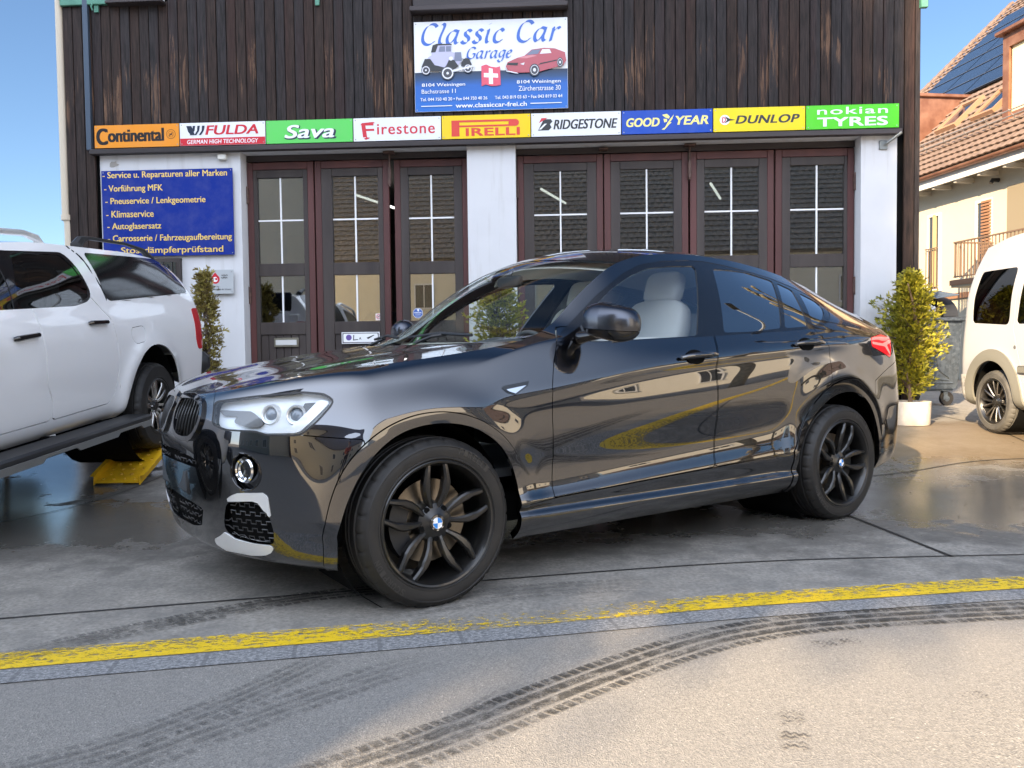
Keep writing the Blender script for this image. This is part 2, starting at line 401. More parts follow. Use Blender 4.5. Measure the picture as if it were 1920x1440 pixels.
def car_surface():
    """grid P[col, row] of the left body side, tail centre to nose centre, with its plan coordinate s per column"""
    nR, nS, nF = 30, 186, 46
    xs = np.linspace(CXR, CXF, nS)
    K = len(CROWS); rows = []
    thF = np.linspace(0, 1, nF + 1)[1:]; thR = np.linspace(1, 0, nR + 1)[:-1]
    def ring(zc, yc, xf, zf, xr, zr, mf=2.5, nf=1.85, mr=3.2, nr=2.0):
        th = thF * np.pi / 2
        yf = yc[-1] * np.maximum(np.cos(th), 0) ** (2 / mf); fx = CXF + (xf - CXF) * np.sin(th) ** (2 / nf)
        w = thF * thF * (3 - 2 * thF); fz = zc[-1] + (zf - zc[-1]) * w
        th = thR * np.pi / 2
        yr = yc[0] * np.maximum(np.cos(th), 0) ** (2 / mr); rx = CXR + (xr - CXR) * np.sin(th) ** (2 / nr)
        w = thR * thR * (3 - 2 * thR); rz = zc[0] + (zr - zc[0]) * w
        return np.c_[np.r_[rx, xs, fx], np.r_[yr, yc, yf], np.r_[rz, zc, fz]]
    for (z, y, xf, zf, xr, zr) in CROWS:
        rows.append(ring(cspline(CXS, z, xs), pchip(CXS, y, xs), xf, zf, xr, zr))
    e = ring(pchip(CEDGE_X, CEDGE_Z, xs), pchip(CEDGE_X, CEDGE_Y, xs), *CEDGE_END)
    b = rows[-1]
    for f in (.25, .5, .75):
        r = b + (e - b) * f
        bul = .05 * (1 - (2 * f - 1) ** 2)
        r[:, 1] += bul * .35 * np.clip((e[:, 2] - b[:, 2]) / .4, 0, 1)
        nose = np.clip((b[:, 0] + .3) / .5, 0, 1); r[:, 1] += nose * .010 * (1 - (2 * f - 1) ** 2); r[:, 2] += nose * .012 * (1 - (2 * f - 1) ** 2)
        rows.append(r)
    rows.append(e)
    G = np.stack(rows, 1)                                # cols, rows, 3
    sub = 8; k = np.arange(G.shape[1]); ki = np.linspace(0, k[-1], k[-1] * sub + 1)
    P = np.empty((G.shape[0], len(ki), 3))
    for c in range(G.shape[0]):
        for a in range(3): P[c, :, a] = pchip(k, G[c, :, a], ki)
    for _ in range(10):                                  # soften the row joints
        P[:, 1:-1] = P[:, 1:-1] * .5 + (P[:, :-2] + P[:, 2:]) * .25
    for _ in range(6):
        P[1:-1] = P[1:-1] * .5 + (P[:-2] + P[2:]) * .25
    # swell round the wheel arches
    for (cx, cz) in ((.02, .355), (-2.775, .40)):
        d = np.hypot(P[..., 0] - cx, P[..., 2] - cz)
        P[..., 1] += .016 * np.exp(-((d - .46) / .085) ** 2) * (P[..., 1] > .5) * np.clip((P[..., 2] - .30) / .1, 0, 1)
    P[0, :, 1] = 0; P[-1, :, 1] = 0
    mid = P[:, 7 * sub]; s = np.zeros(len(mid))
    i0 = nR; i1 = nR + nS - 1
    s[i0:i1 + 1] = mid[i0:i1 + 1, 0]
    for i in range(i1 + 1, len(mid)): s[i] = s[i - 1] + np.linalg.norm((mid[i] - mid[i - 1])[:2])
    for i in range(i0 - 1, -1, -1): s[i] = s[i + 1] - np.linalg.norm((mid[i] - mid[i + 1])[:2])
    du = np.gradient(P, axis=0); dv = np.gradient(P, axis=1)
    N = np.cross(dv, du); N /= np.maximum(np.linalg.norm(N, axis=2, keepdims=True), 1e-9)
    N[0, :, 1] = 0; N[-1, :, 1] = 0
    return P, N, s

def ring_surface(XS, ROWS, edge, xf, xr, exps, nS=150, nR=24, nF=24, sub=6, arches=(), swell=.0, fracs=(.25, .5, .75), bulge=.03):
    """body side of a simpler vehicle from rows (Z, Y, nose X, nose Z, tail X, tail Z) and a roof edge (X, Y, Z lists, nose, tail)"""
    mf, nf, mr, nr = exps; xs = np.linspace(xr, xf, nS)
    thF = np.linspace(0, 1, nF + 1)[1:]; thR = np.linspace(1, 0, nR + 1)[:-1]
    def ring(zc, yc, fx_, fz_, rx_, rz_):
        th = thF * np.pi / 2; yf = yc[-1] * np.maximum(np.cos(th), 0) ** (2 / mf); fx = xf + (fx_ - xf) * np.sin(th) ** (2 / nf)
        w = thF * thF * (3 - 2 * thF); fz = zc[-1] + (fz_ - zc[-1]) * w
        th = thR * np.pi / 2; yr = yc[0] * np.maximum(np.cos(th), 0) ** (2 / mr); rx = xr + (rx_ - xr) * np.sin(th) ** (2 / nr)
        w = thR * thR * (3 - 2 * thR); rz = zc[0] + (rz_ - zc[0]) * w
        return np.c_[np.r_[rx, xs, fx], np.r_[yr, yc, yf], np.r_[rz, zc, fz]]
    rows = [ring(pchip(XS, z, xs), pchip(XS, y, xs), *e) for z, y, *e in ROWS]
    ex, ey, ez, eend = edge
    e = ring(pchip(ex, ez, xs), pchip(ex, ey, xs), *eend); b = rows[-1]
    for f in fracs:
        r = b + (e - b) * f; r[:, 1] += bulge * (1 - (2 * f - 1) ** 2) * np.clip((e[:, 2] - b[:, 2]) / .4, 0, 1); rows.append(r)
    rows.append(e); G = np.stack(rows, 1)
    kk = np.arange(G.shape[1]); ki = np.linspace(0, kk[-1], kk[-1] * sub + 1); P = np.empty((G.shape[0], len(ki), 3))
    for c in range(G.shape[0]):
        for a in range(3): P[c, :, a] = pchip(kk, G[c, :, a], ki)
    for _ in range(8): P[:, 1:-1] = P[:, 1:-1] * .5 + (P[:, :-2] + P[:, 2:]) * .25
    for _ in range(4): P[1:-1] = P[1:-1] * .5 + (P[:-2] + P[2:]) * .25
    for cx, cz, R in arches:
        d = np.hypot(P[..., 0] - cx, P[..., 2] - cz); P[..., 1] += swell * np.exp(-((d - R) / .09) ** 2) * (P[..., 1] > .5)
    P[0, :, 1] = 0; P[-1, :, 1] = 0
    mid = P[:, P.shape[1] // 2]; s = np.zeros(len(mid)); i0, i1 = nR, nR + nS - 1; s[i0:i1 + 1] = mid[i0:i1 + 1, 0]
    for i in range(i1 + 1, len(mid)): s[i] = s[i - 1] + np.linalg.norm((mid[i] - mid[i - 1])[:2])
    for i in range(i0 - 1, -1, -1): s[i] = s[i + 1] - np.linalg.norm((mid[i] - mid[i + 1])[:2])
    du = np.gradient(P, axis=0); dv = np.gradient(P, axis=1); N = np.cross(dv, du); N /= np.maximum(np.linalg.norm(N, axis=2, keepdims=True), 1e-9)
    N[0, :, 1] = 0; N[-1, :, 1] = 0
    return P, N, s

# pick-up with a canopy: origin on the ground under the rear axle, nose to +x
PU_X = [-1.05, -.5, 0, .5, 1.0, 2.0, 3.0, 3.5]
_c = lambda v: [v] * 8
PU_ROWS = [(_c(.37), _c(.80), 3.95, .40, -1.15, .52), (_c(.43), _c(.88), 4.02, .46, -1.19, .55), (_c(.66), _c(.912), 4.06, .62, -1.21, .68), (_c(.82), _c(.925), 4.07, .8, -1.215, .84),
           (_c(.97), _c(.925), 4.06, .93, -1.215, .98), (_c(1.07), _c(.915), 4.04, 1.03, -1.205, 1.08), (_c(1.14), _c(.90), 4.0, 1.07, -1.19, 1.16),
           ([1.245, 1.24, 1.235, 1.23, 1.225, 1.20, 1.16, 1.10], _c(.872), 3.93, 1.09, -1.165, 1.25)]
PU_EDGE = ([-1.05, -.6, 0, .5, 1.0, 1.5, 2.0, 2.45, 2.9, 3.5], [.66, .67, .68, .68, .67, .65, .71, .78, .80, .78], [1.555, 1.645, 1.668, 1.668, 1.668, 1.64, 1.44, 1.225, 1.20, 1.14], (3.85, 1.10, -1.09, 1.555))
def pickup_surface(): return ring_surface(PU_X, PU_ROWS, PU_EDGE, 3.5, -1.05, (2.6, 2.0, 5.0, 2.0), arches=((0, .40, .50), (3.22, .40, .50)), swell=.022, bulge=.035)
PU_POSE = ((-3.905, 6.72, .243), (0, rad(3.9), rad(-90)))

VA_X = [-.45, -.3, 0, .5, 1.5, 2.5, 3.0]
_d = lambda v: [v] * 7
VA_ROWS = [(_d(.26), _d(.78), 3.35, .25, -.60, .30), (_d(.32), _d(.855), 3.42, .3, -.65, .35), (_d(.5), _d(.875), 3.46, .5, -.685, .50), (_d(.7), _d(.88), 3.46, .7, -.69, .70), (_d(.9), _d(.872), 3.40, .85, -.68, .9),
           (_d(1.08), _d(.855), 3.32, .95, -.665, 1.1)]
VA_EDGE = ([-.45, 0, .8, 1.6, 2.2, 2.6, 3.0], [.63, .65, .66, .64, .70, .75, .75], [1.86, 1.92, 1.94, 1.92, 1.40, 1.10, 1.02], (3.28, .98, -.58, 1.86))
def van_surface(): return ring_surface(VA_X, VA_ROWS, VA_EDGE, 3.0, -.45, (2.5, 2.0, 4.0, 2.0), arches=((0, .32, .40), (2.66, .32, .40)), swell=.015, bulge=.06)
VA_POSE = ((5.575, 7.86, .20), (0, 0, rad(-90)))

# ---------------------------------------------------------------- ground, forecourt, kerb, markings
def gz(y):
    t = min(max((y - 5.6) / 3.0, 0), 1); return .22 * t * t * (3 - 2 * t)

def kerb_y(x):                                            # road edge of the kerb stones
    return float(np.interp(x, [-12, -6, -3.5, -1.65, -.01, .9, 2.09, 3.3, 5, 9, 60], [.0, 1.45, 2.09, 2.52, 2.86, 3.06, 3.25, 3.40, 3.55, 3.75, 4.5]))

def strip_obj(name, pts, w, m, z, parent=None, n=None):
    """ribbon on the ground with uv: u metres along, v 0..1 across"""
    pts = np.array(pts, float); d = np.r_[0, np.cumsum(np.hypot(*np.diff(pts, axis=0).T))]; n = n or max(4, min(420, int(d[-1] / .06)))
    t = np.linspace(0, d[-1], n); c = np.c_[cspline(d, pts[:, 0], t), cspline(d, pts[:, 1], t)]; g = np.gradient(c, axis=0); g /= np.linalg.norm(g, axis=1, keepdims=True)
    nn = np.c_[-g[:, 1], g[:, 0]]; w = np.interp(t, np.linspace(0, d[-1], len(w)), w) if isinstance(w, (list, tuple)) else np.full(n, w)
    vs, fs, uv = [], [], []
    for i in range(n):
        for s_ in (-.5, .5): p = c[i] + nn[i] * s_ * w[i]; vs.append((p[0], p[1], gz(p[1]) + z)); uv.append((t[i], s_ + .5))
    fs = [(2 * i, 2 * i + 2, 2 * i + 3, 2 * i + 1) for i in range(n - 1)]
    fs = [f[::-1] for f in fs]
    me = bpy.data.meshes.new(name); me.from_pydata(vs, [], fs); me.materials.append(m); l = me.uv_layers.new(name='UVMap')
    for p in me.polygons:
        for li in p.loop_indices: l.data[li].uv = uv[me.loops[li].vertex_index]
    al = me.attributes.new('along', 'FLOAT', 'POINT'); al.data.foreach_set('value', [x for i in range(n) for x in (i / (n - 1),) * 2])
    if me.polygons[0].normal.z < 0: me.flip_normals()
    return link(bpy.data.objects.new(name, me), parent)

def alpha_mat(name, col, rough, build):
    m = mat(name, col, rough); n = NT(m); a = build(n)
    tr_ = n.node('ShaderNodeBsdfTransparent'); mx = n.node('ShaderNodeMixShader', {0: a, 1: tr_.outputs[0], 2: n.p.outputs[0]})
    out = [x for x in n.n if x.type == 'OUTPUT_MATERIAL'][0]; n.t.links.new(mx.outputs[0], out.inputs[0]); return m

def asphalt_mat():
    m = mat('road_asphalt', (.17, .165, .16), .85); n = NT(m); v = n.coord('Object')
    sp = n.node('ShaderNodeTexVoronoi', {'Vector': v, 'Scale': 210.0}); chips = n.ramp(sp.outputs['Color'], [(.0, (.145, .136, .122)), (.55, (.23, .216, .193)), (.90, (.30, .28, .245)), (1, (.48, .45, .40))])
    big = n.noise(v, .8, 5); c = n.mix(n.ramp(big, [(.35, .0), (.7, .45)]), chips, (.20, .195, .19)); n.set('Base Color', c)
    n.bump(n.math('ADD', sp.outputs['Distance'], n.noise(v, 60, 3)), .55, .004); return m

def concrete_mat():
    m = mat('forecourt_concrete', (.2, .2, .2), .6); n = NT(m); v = n.coord('Object')
    fine = n.noise(v, 55, 6, .7); big = n.noise(v, .9, 6, .6, .6); mid = n.noise(v, 4.5, 7, .68, .3)
    base = n.ramp(fine, [(.3, (.16, .148, .128)), (.7, (.36, .335, .295))])
    st = n.ramp(mid, [(.42, 0.0), (.64, .7)]); base = n.mix(st, base, (.15, .143, .13))
    sp = n.ramp(n.node('ShaderNodeTexVoronoi', {'Vector': v, 'Scale': 45.0}).outputs['Distance'], [(.04, 1.0), (.09, 0.0)]); base = n.mix(n.math('MULTIPLY', sp, n.ramp(n.noise(v, 6, 2), [(.55, 0.0), (.6, .8)])), base, (.03, .03, .03))
    xyz = n.node('ShaderNodeSeparateXYZ', {0: v}); x, y = xyz.outputs[0], xyz.outputs[1]
    def blob(cx, cy, rx, ry):
        a = n.math('POWER', n.math('DIVIDE', n.math('SUBTRACT', x, cx), rx), 2.0); b = n.math('POWER', n.math('DIVIDE', n.math('SUBTRACT', y, cy), ry), 2.0)
        return n.math('SUBTRACT', 1.0, n.math('ADD', a, b))
    wet = n.math('MAXIMUM', n.math('MAXIMUM', blob(3.6, 5.3, 1.9, 1.75), blob(-4.1, 6.3, 1.3, 1.9)), n.math('MAXIMUM', blob(.3, 5.0, 2.2, .9), blob(-2.9, 5.0, 1.8, .9)))
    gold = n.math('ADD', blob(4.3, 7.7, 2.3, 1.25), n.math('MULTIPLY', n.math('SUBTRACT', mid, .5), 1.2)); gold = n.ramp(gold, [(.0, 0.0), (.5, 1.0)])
    wet = n.math('ADD', wet, n.math('ADD', n.math('MULTIPLY', n.math('SUBTRACT', big, .5), 3.0), n.math('MULTIPLY', n.math('SUBTRACT', mid, .5), 1.8))); wf = n.ramp(wet, [(.22, 0.0), (.50, 1.0)])
    damp = n.ramp(n.math('ADD', wet, .75), [(.1, 0.0), (.9, 1.0)])
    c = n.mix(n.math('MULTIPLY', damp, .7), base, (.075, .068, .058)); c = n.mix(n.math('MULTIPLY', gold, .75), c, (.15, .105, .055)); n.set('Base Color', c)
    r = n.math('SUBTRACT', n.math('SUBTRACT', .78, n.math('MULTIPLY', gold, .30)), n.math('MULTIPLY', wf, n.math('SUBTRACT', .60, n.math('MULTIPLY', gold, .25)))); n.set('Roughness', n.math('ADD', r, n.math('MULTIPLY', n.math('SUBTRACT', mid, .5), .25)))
    n.bump(n.math('ADD', fine, n.math('MULTIPLY', mid, .8)), n.math('SUBTRACT', .45, n.math('MULTIPLY', wf, .36)), .006); return m

YS = np.r_[-300, -60, np.linspace(-20, 5, 8), np.linspace(5.3, 9, 24), 12, 20, 60, 300, 1500]
gm = MB(); gm.grid([[(x, y, gz(y)) for x in (-1500, -60, -12, -6, 0, 6, 12, 60, 1500)] for y in YS], 0, None, True)
road = gm.build('road', asphalt_mat()); road['kind'] = 'structure'; road['label'] = 'grey asphalt road'
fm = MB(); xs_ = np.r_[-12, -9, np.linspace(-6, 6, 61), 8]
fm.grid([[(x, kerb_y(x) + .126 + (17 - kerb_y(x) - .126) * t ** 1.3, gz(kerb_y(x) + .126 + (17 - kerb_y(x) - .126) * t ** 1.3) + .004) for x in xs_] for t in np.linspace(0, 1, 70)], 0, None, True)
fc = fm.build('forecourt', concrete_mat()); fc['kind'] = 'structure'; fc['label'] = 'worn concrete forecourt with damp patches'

def kerb_mat():
    m = mat('granite_kerb', (.3, .3, .3), .7); n = NT(m); uv = n.coord('UV'); v = n.coord('Object')
    f = n.noise(v, 160, 4); c = n.ramp(f, [(.35, (.19, .19, .188)), (.65, (.36, .36, .355))])
    sx = n.node('ShaderNodeSeparateXYZ', {0: uv}); j = n.math('FRACT', n.math('MULTIPLY', sx.outputs[0], 3.4)); jl = n.math('LESS_THAN', j, .05); c = n.mix(n.math('MULTIPLY', jl, .7), c, (.13, .13, .13))
    sc = n.noise(n.coord('UV', (6, 1.3, 1)), 9, 6, .75); c = n.mix(n.ramp(sc, [(.47, 0.0), (.54, .9)]), c, (.115, .118, .122)); n.set('Base Color', c); n.bump(f, .3, .004); return m
kx = np.r_[np.linspace(-6.5, 6.5, 40), 8, 10, 14, 20, 30, 45]
kb = strip_obj('kerb', [(x, kerb_y(x) + .062) for x in kx], .125, kerb_mat(), .004); kb['kind'] = 'structure'; kb['label'] = 'flush granite kerb stones'

def yellow(n):
    v = n.coord('Object'); uv = n.coord('UV', (1, 1, 1)); sx = n.node('ShaderNodeSeparateXYZ', {0: uv})
    pos = n.math('POWER', n.math('DIVIDE', n.math('SUBTRACT', sx.outputs[0], 6.75), .75), 2.0); hole = n.math('MULTIPLY', n.math('MAXIMUM', n.math('SUBTRACT', 1.0, pos), 0.0), .10)
    a = n.noise(n.coord('UV', (5, 1.6, 1)), 4.5, 9, .74, .2); b = n.noise(v, 130, 3); w = n.math('ADD', n.math('MULTIPLY', a, .8), n.math('MULTIPLY', b, .2))
    edge = n.math('MULTIPLY', sx.outputs[1], .09)
    return n.ramp(n.math('SUBTRACT', n.math('SUBTRACT', w, hole), edge), [(.375, 0.0), (.47, .92)])
ym = alpha_mat('worn_yellow_paint', (.76, .51, .012), .6, yellow)
yl = strip_obj('yellow_line', [(x, kerb_y(x) + .125 + .082) for x in kx], .165, ym, .0075); yl['kind'] = 'structure'; yl['label'] = 'worn yellow line painted along the kerb'

jm = mat('joint_tar', (.012, .012, .012), .6)
def joint(pts, w): o = strip_obj('slab_joint', pts, w, jm, .008); o['kind'] = 'structure'; o['label'] = 'dark joint between forecourt slabs'
joint([(-6.5, 1.9), (-4.2, 2.55), (-2.05, 3.146), (-.64, 3.48), (-.01, 3.628), (1.40, 3.89), (2.16, 3.928), (2.54, 3.941), (3.6, 3.96), (6, 3.9)], .012)
joint([(2.165, 3.917), (2.075, 4.927), (1.95, 6.2), (1.8, 8.8)], .022)
joint([(1.9, 6.3), (2.937, 6.30), (3.9, 6.72), (4.56, 6.80), (6.5, 6.85)], .014)
joint([(5.1, 9.6), (4.95, 8.5), (4.72, 7.1)], .012)
joint([(-5.2, 4.35), (-3.25, 5.02), (-3.0, 5.8), (-2.85, 6.8)], .012)

def tread(n, ribs=4, lat=26.0, cover=.95):
    uv = n.coord('UV'); sx = n.node('ShaderNodeSeparateXYZ', {0: uv}); u, w = sx.outputs[0], sx.outputs[1]
    g = n.math('ABSOLUTE', n.math('SUBTRACT', n.math('FRACT', n.math('MULTIPLY', w, float(ribs))), .5)); rib = n.math('LESS_THAN', g, .34)
    l = n.math('FRACT', n.math('ADD', n.math('MULTIPLY', u, lat), n.math('MULTIPLY', w, .7))); edge = n.math('GREATER_THAN', n.math('ABSOLUTE', n.math('SUBTRACT', w, .5)), .24)
    sip = n.math('SUBTRACT', 1.0, n.math('MULTIPLY', n.math('LESS_THAN', l, .2), edge))
    nz = n.noise(n.coord('Object'), 16, 8, .75); nf = n.noise(n.coord('Object'), 150, 2)
    br = n.math('MULTIPLY', n.ramp(n.math('ADD', n.math('MULTIPLY', nz, .65), n.math('MULTIPLY', nf, .35)), [(.41, 0.0), (.54, cover)]), n.ramp(n.noise(n.coord('Object'), 2.6, 5, .7), [(.32, .45), (.62, 1.0)]))
    ends = n.ramp(n.math('ABSOLUTE', n.math('SUBTRACT', w, .5)), [(.44, 1.0), (.5, 0.0)])
    al = n.node('ShaderNodeAttribute'); al.attribute_name = 'along'; fd = n.ramp(n.math('ADD', n.math('ABSOLUTE', n.math('SUBTRACT', al.outputs['Fac'], .5)), n.math('MULTIPLY', n.math('SUBTRACT', nz, .5), .35)), [(.28, 1.0), (.50, 0.0)])
    return n.math('MULTIPLY', fd, n.math('MULTIPLY', n.math('MULTIPLY', rib, sip), n.math('MULTIPLY', br, ends)))
tm = alpha_mat('damp_tread_print', (.042, .040, .036), .5, lambda n: tread(n)); tm2 = alpha_mat('faint_tread_print', (.05, .048, .046), .6, lambda n: tread(n, 4, 24.0, .40))
def track(pts, w, m, z=.0045): o = strip_obj('tyre_track', pts, w, m, z); o['kind'] = 'structure'; o['label'] = 'dark tyre track printed on the ground'
track([(-1.2, 1.4), (-.62, 1.8), (-.36, 2.0), (-.2, 2.12), (-.01, 2.28), (.2, 2.46), (.44, 2.65), (.76, 2.86), (1.11, 2.99), (1.45, 3.05), (2.01, 3.11), (3.2, 3.15), (5.5, 3.1)], .215, tm)
track([(-1.85, 2.62), (-1.67, 2.81), (-1.45, 2.99), (-1.21, 3.17), (-.94, 3.34), (-.62, 3.46), (-.2, 3.55)], .15, tm, .011)
track([(-.66, 3.10), (-.3, 3.26), (-.01, 3.40), (.3, 3.47), (.60, 3.50)], .20, tm2, .011)
track([(-1.5, 1.75), (-1.23, 1.99), (-1.11, 2.07), (-.99, 2.19), (-.84, 2.39), (-.66, 2.68), (-.58, 2.84)], .15, tm2)
track([(-1.15, 1.8), (-.91, 2.1), (-.7, 2.31), (-.46, 2.54), (-.25, 2.70)], .17, tm2)
track([(-.75, 1.75), (-.44, 1.98), (-.24, 2.12), (-.07, 2.33), (.1, 2.52)], .11, tm2)
def sole(n):
    v = n.coord('UV'); sx = n.node('ShaderNodeSeparateXYZ', {0: v}); l = n.math('LESS_THAN', n.math('FRACT', n.math('ADD', n.math('MULTIPLY', sx.outputs[0], 42.0), n.math('MULTIPLY', n.math('PINGPONG', n.math('MULTIPLY', sx.outputs[1], 4.0), .5), 1.2))), .5)
    e = n.ramp(n.math('ABSOLUTE', n.math('SUBTRACT', sx.outputs[1], .5)), [(.36, 1.0), (.5, 0.0)]); br = n.ramp(n.noise(n.coord('Object'), 22, 6, .8), [(.46, 0.0), (.56, .62)])
    return n.math('MULTIPLY', n.math('MULTIPLY', l, e), br)
sm = alpha_mat('shoe_print', (.07, .06, .05), .6, sole)
for pts, w in (([(.72, 2.03), (.755, 2.13)], .09), ([(.765, 2.17), (.785, 2.26)], .085), ([(1.05, 2.77), (1.22, 2.81)], .075), ([(1.33, 2.33), (1.41, 2.36)], .045)):
    o = strip_obj('shoe_print', [pts[0], ((pts[0][0] + pts[1][0]) / 2, (pts[0][1] + pts[1][1]) / 2), pts[1]], w, sm, .005, None, 8); o['kind'] = 'structure'; o['label'] = 'faint shoe print on the asphalt'
# loose leaves and grit on the concrete
lv = MB(); rng = random.Random(5)
for i in range(150):
    x, y = rng.uniform(-4.2, 4.8), rng.uniform(3.8, 8.2)
    if rng.random() < .5: x, y = rng.uniform(1.8, 4.8), rng.uniform(4.2, 6.6)
    r = rng.uniform(.004, .012); a = rng.uniform(0, pi); z = gz(y) + .008
    lv.add([(x + r * cos(a), y + r * sin(a), z), (x - r * .6 * sin(a), y + r * .6 * cos(a), z + r * .3), (x - r * cos(a), y - r * sin(a), z), (x + r * .6 * sin(a), y - r * .6 * cos(a), z + r * .25)], [(0, 1, 2, 3)])
lo = lv.build('litter', mat('dead_leaf', (.05, .035, .02), .8), None, 0); lo['kind'] = 'stuff'; lo['label'] = 'bits of leaf and grit on the forecourt'; lo['category'] = 'litter'

# ---------------------------------------------------------------- garage building, local x along the front, y into it
FA = -.0531491
def wood_mat():
    m = mat('weathered_dark_boards', (.03, .022, .02), .72, spec=.2); n = NT(m); at = n.node('ShaderNodeAttribute'); at.attribute_name = 'board'
    v = n.coord('Object', (1, 1, .07)); off = n.node('ShaderNodeVectorMath', {0: v, 1: n.node('ShaderNodeVectorMath', {0: at.outputs['Color'], 1: (37., 3., 11.)}, operation='MULTIPLY').outputs[0]}, operation='ADD').outputs[0]
    grain = n.noise(off, 60, 6, .65); band = n.noise(off, 9, 5, .6)
    ab = n.node('ShaderNodeSeparateColor', {0: at.outputs['Color']})
    c = n.ramp(grain, [(.30, (.008, .006, .005)), (.75, (.055, .034, .027))]); c2 = n.ramp(grain, [(.30, (.008, .007, .007)), (.75, (.046, .038, .038))])
    c = n.mix(n.ramp(ab.outputs[0], [(.35, 0.0), (.65, 1.0)]), c, c2)
    z = n.node('ShaderNodeSeparateXYZ', {0: n.coord('Object')}).outputs[2]
    # worn stain: bare wood where the weather has stripped it
    h = n.math('SUBTRACT', 1.0, n.math('POWER', n.math('DIVIDE', n.math('SUBTRACT', n.math('ADD', z, n.math('MULTIPLY', n.math('SUBTRACT', ab.outputs[2], .5), .5)), 4.18), .36), 2.0)); h = n.math('MAXIMUM', h, -1.2)
    wear = n.math('ADD', n.math('MULTIPLY', h, .10), n.math('ADD', n.math('MULTIPLY', n.noise(off, 24, 8, .75, .5), .95), n.math('MULTIPLY', ab.outputs[1], .20)))
    bare = n.ramp(grain, [(.3, (.07, .032, .018)), (.7, (.26, .15, .09))])
    c = n.mix(n.ramp(wear, [(.725, 0.0), (.80, .62)]), c, bare)
    red = n.ramp(n.noise(off, 5, 4), [(.52, 0.0), (.75, .35)]); c = n.mix(red, c, (.055, .018, .014))
    n.set('Base Color', c); n.set('Roughness', .7); n.bump(grain, .5, .006); return m

def board_obj(name, boards, m, parent, horiz=False):
    """planks as one mesh with a random tone per plank stored on its faces"""
    mb = MB(); cols = []; rng = random.Random(11)
    for c, d in boards:
        k = len(mb.f); mb.box(c, d, 0, None, .004); cols += [(rng.random(), rng.random(), rng.random(), 1)] * (len(mb.f) - k)
    o = mb.build(name, m, parent, 0); a = o.data.color_attributes.new('board', 'FLOAT_COLOR', 'CORNER')
    for p in o.data.polygons:
        for li in p.loop_indices: a.data[li].color = cols[p.index]
    return o

def plaster_mat(name, c, dirt=.5):
    m = mat(name, c, .85); n = NT(m); v = n.coord('Object'); f = n.noise(v, 3, 6, .6); s_ = n.noise(n.coord('Object', (3, 3, .25)), 2.5, 6, .65)
    z = n.node('ShaderNodeSeparateXYZ', {0: v}).outputs[2]
    col = n.mix(n.ramp(f, [(.4, 0.0), (.75, .22)]), c, tuple(x * .78 for x in c)); col = n.mix(n.math('MULTIPLY', n.ramp(s_, [(.52, 0.0), (.72, .5)]), dirt), col, (.36, .34, .31))
    low = n.math('MULTIPLY', n.ramp(n.math('ADD', z, n.math('MULTIPLY', s_, .5)), [(.3, .8), (1.0, 0.0)]), dirt); col = n.mix(low, col, (.27, .25, .22))
    n.set('Base Color', col); n.bump(n.noise(v, 90, 4), .12, .004); return m
M['wood'] = wood_mat(); M['plaster'] = plaster_mat('white_render', (.61, .61, .62), .85); M['door_red'] = noisy('door_stain_red_brown', (.060, .018, .016), (.10, .032, .028), 3, .6, 6, .1, (1, 1, .15)); M['door_dark'] = noisy('door_stain_dark', (.026, .018, .016), (.050, .038, .033), 4, .6, 6, .12, (1, 1, .12))
M['beam'] = noisy('dark_beam', (.020, .014, .014), (.05, .038, .038), 5, .6, 5, .1, (.1, 1, 1)); M['bar_white'] = mat('white_glazing_bar', (.78, .78, .78), .4); M['pane'] = glass('garage_pane', (.60, .64, .62), 1.8, .006, 4.2)
M['rust_iron'] = noisy('painted_hinge_iron', (.05, .025, .02), (.11, .06, .045), 20, .6)

ga = thing('garage_building', 'dark weathered timber garage with white pillars and brown folding doors', 'building', (0, 9.12292, 0), FA)
bd = []; W = .1128; u = -5.135; rng = random.Random(3)
while u < 4.505:
    w = min(W, 4.512 - u); c = u + w / 2; dz = rng.uniform(-.004, .004); top = 7.6
    lo = .2 if (c < -4.775 or c > 4.288) else 3.44
    cut = [(lo, top)]
    if -4.42 < c < -3.945: cut = [(3.44, 5.10), (6.6, top)]
    for a, b in cut: bd.append(((c, .0 + dz, (a + b) / 2), (w - .0075, .036, b - a)))
    u += W
board_obj('cladding', bd, M['wood'], ga)
bk = MB(); bk.box((-.31, .06, 5.5), (9.62, .06, 4.2)); bk.box((-4.95, .06, 1.8), (.34, .06, 3.3)); bk.box((4.40, .06, 1.8), (.21, .06, 3.3)); bk.build('cladding_backing', M['void'], ga)
for x in (4.505, -5.125): board_obj('side_cladding', [((x, .12 + i * .118, 3.9), (.03, .110, 7.4)) for i in range(80)], M['wood'], ga)
wl = MB(); wl.box((-3.935, .17, 1.75), (1.664, .30, 3.28)); wl.box((-.207, .17, 1.75), (.55, .30, 3.28)); wl.box((4.088, .17, 1.75), (.388, .30, 3.28))
wl.box((-1.79, .14, 3.404), (2.62, .36, .044)); wl.box((1.98, .14, 3.404), (3.82, .36, .044))
wl.build('rendered_wall', M['plaster'], ga)
bm = MB(); bm.box((-.267, -.045, 3.402), (9.13, .085, .058), 0, None, .006); bm.build('lintel_beam', M['beam'], ga)
up = MB(); up.box((-1.79, .25, 3.345), (2.62, .10, .07)); up.box((1.98, .25, 3.345), (3.82, .10, .07)); up.build('door_track', M['beam'], ga)
sh = MB(); sh.box((-.3, 5.2, 7.75), (10.2, 11, .3)); sh.box((-.31, 9.9, 3.8), (9.6, .1, 7.6)); sh.build('roof', M['beam'], ga)
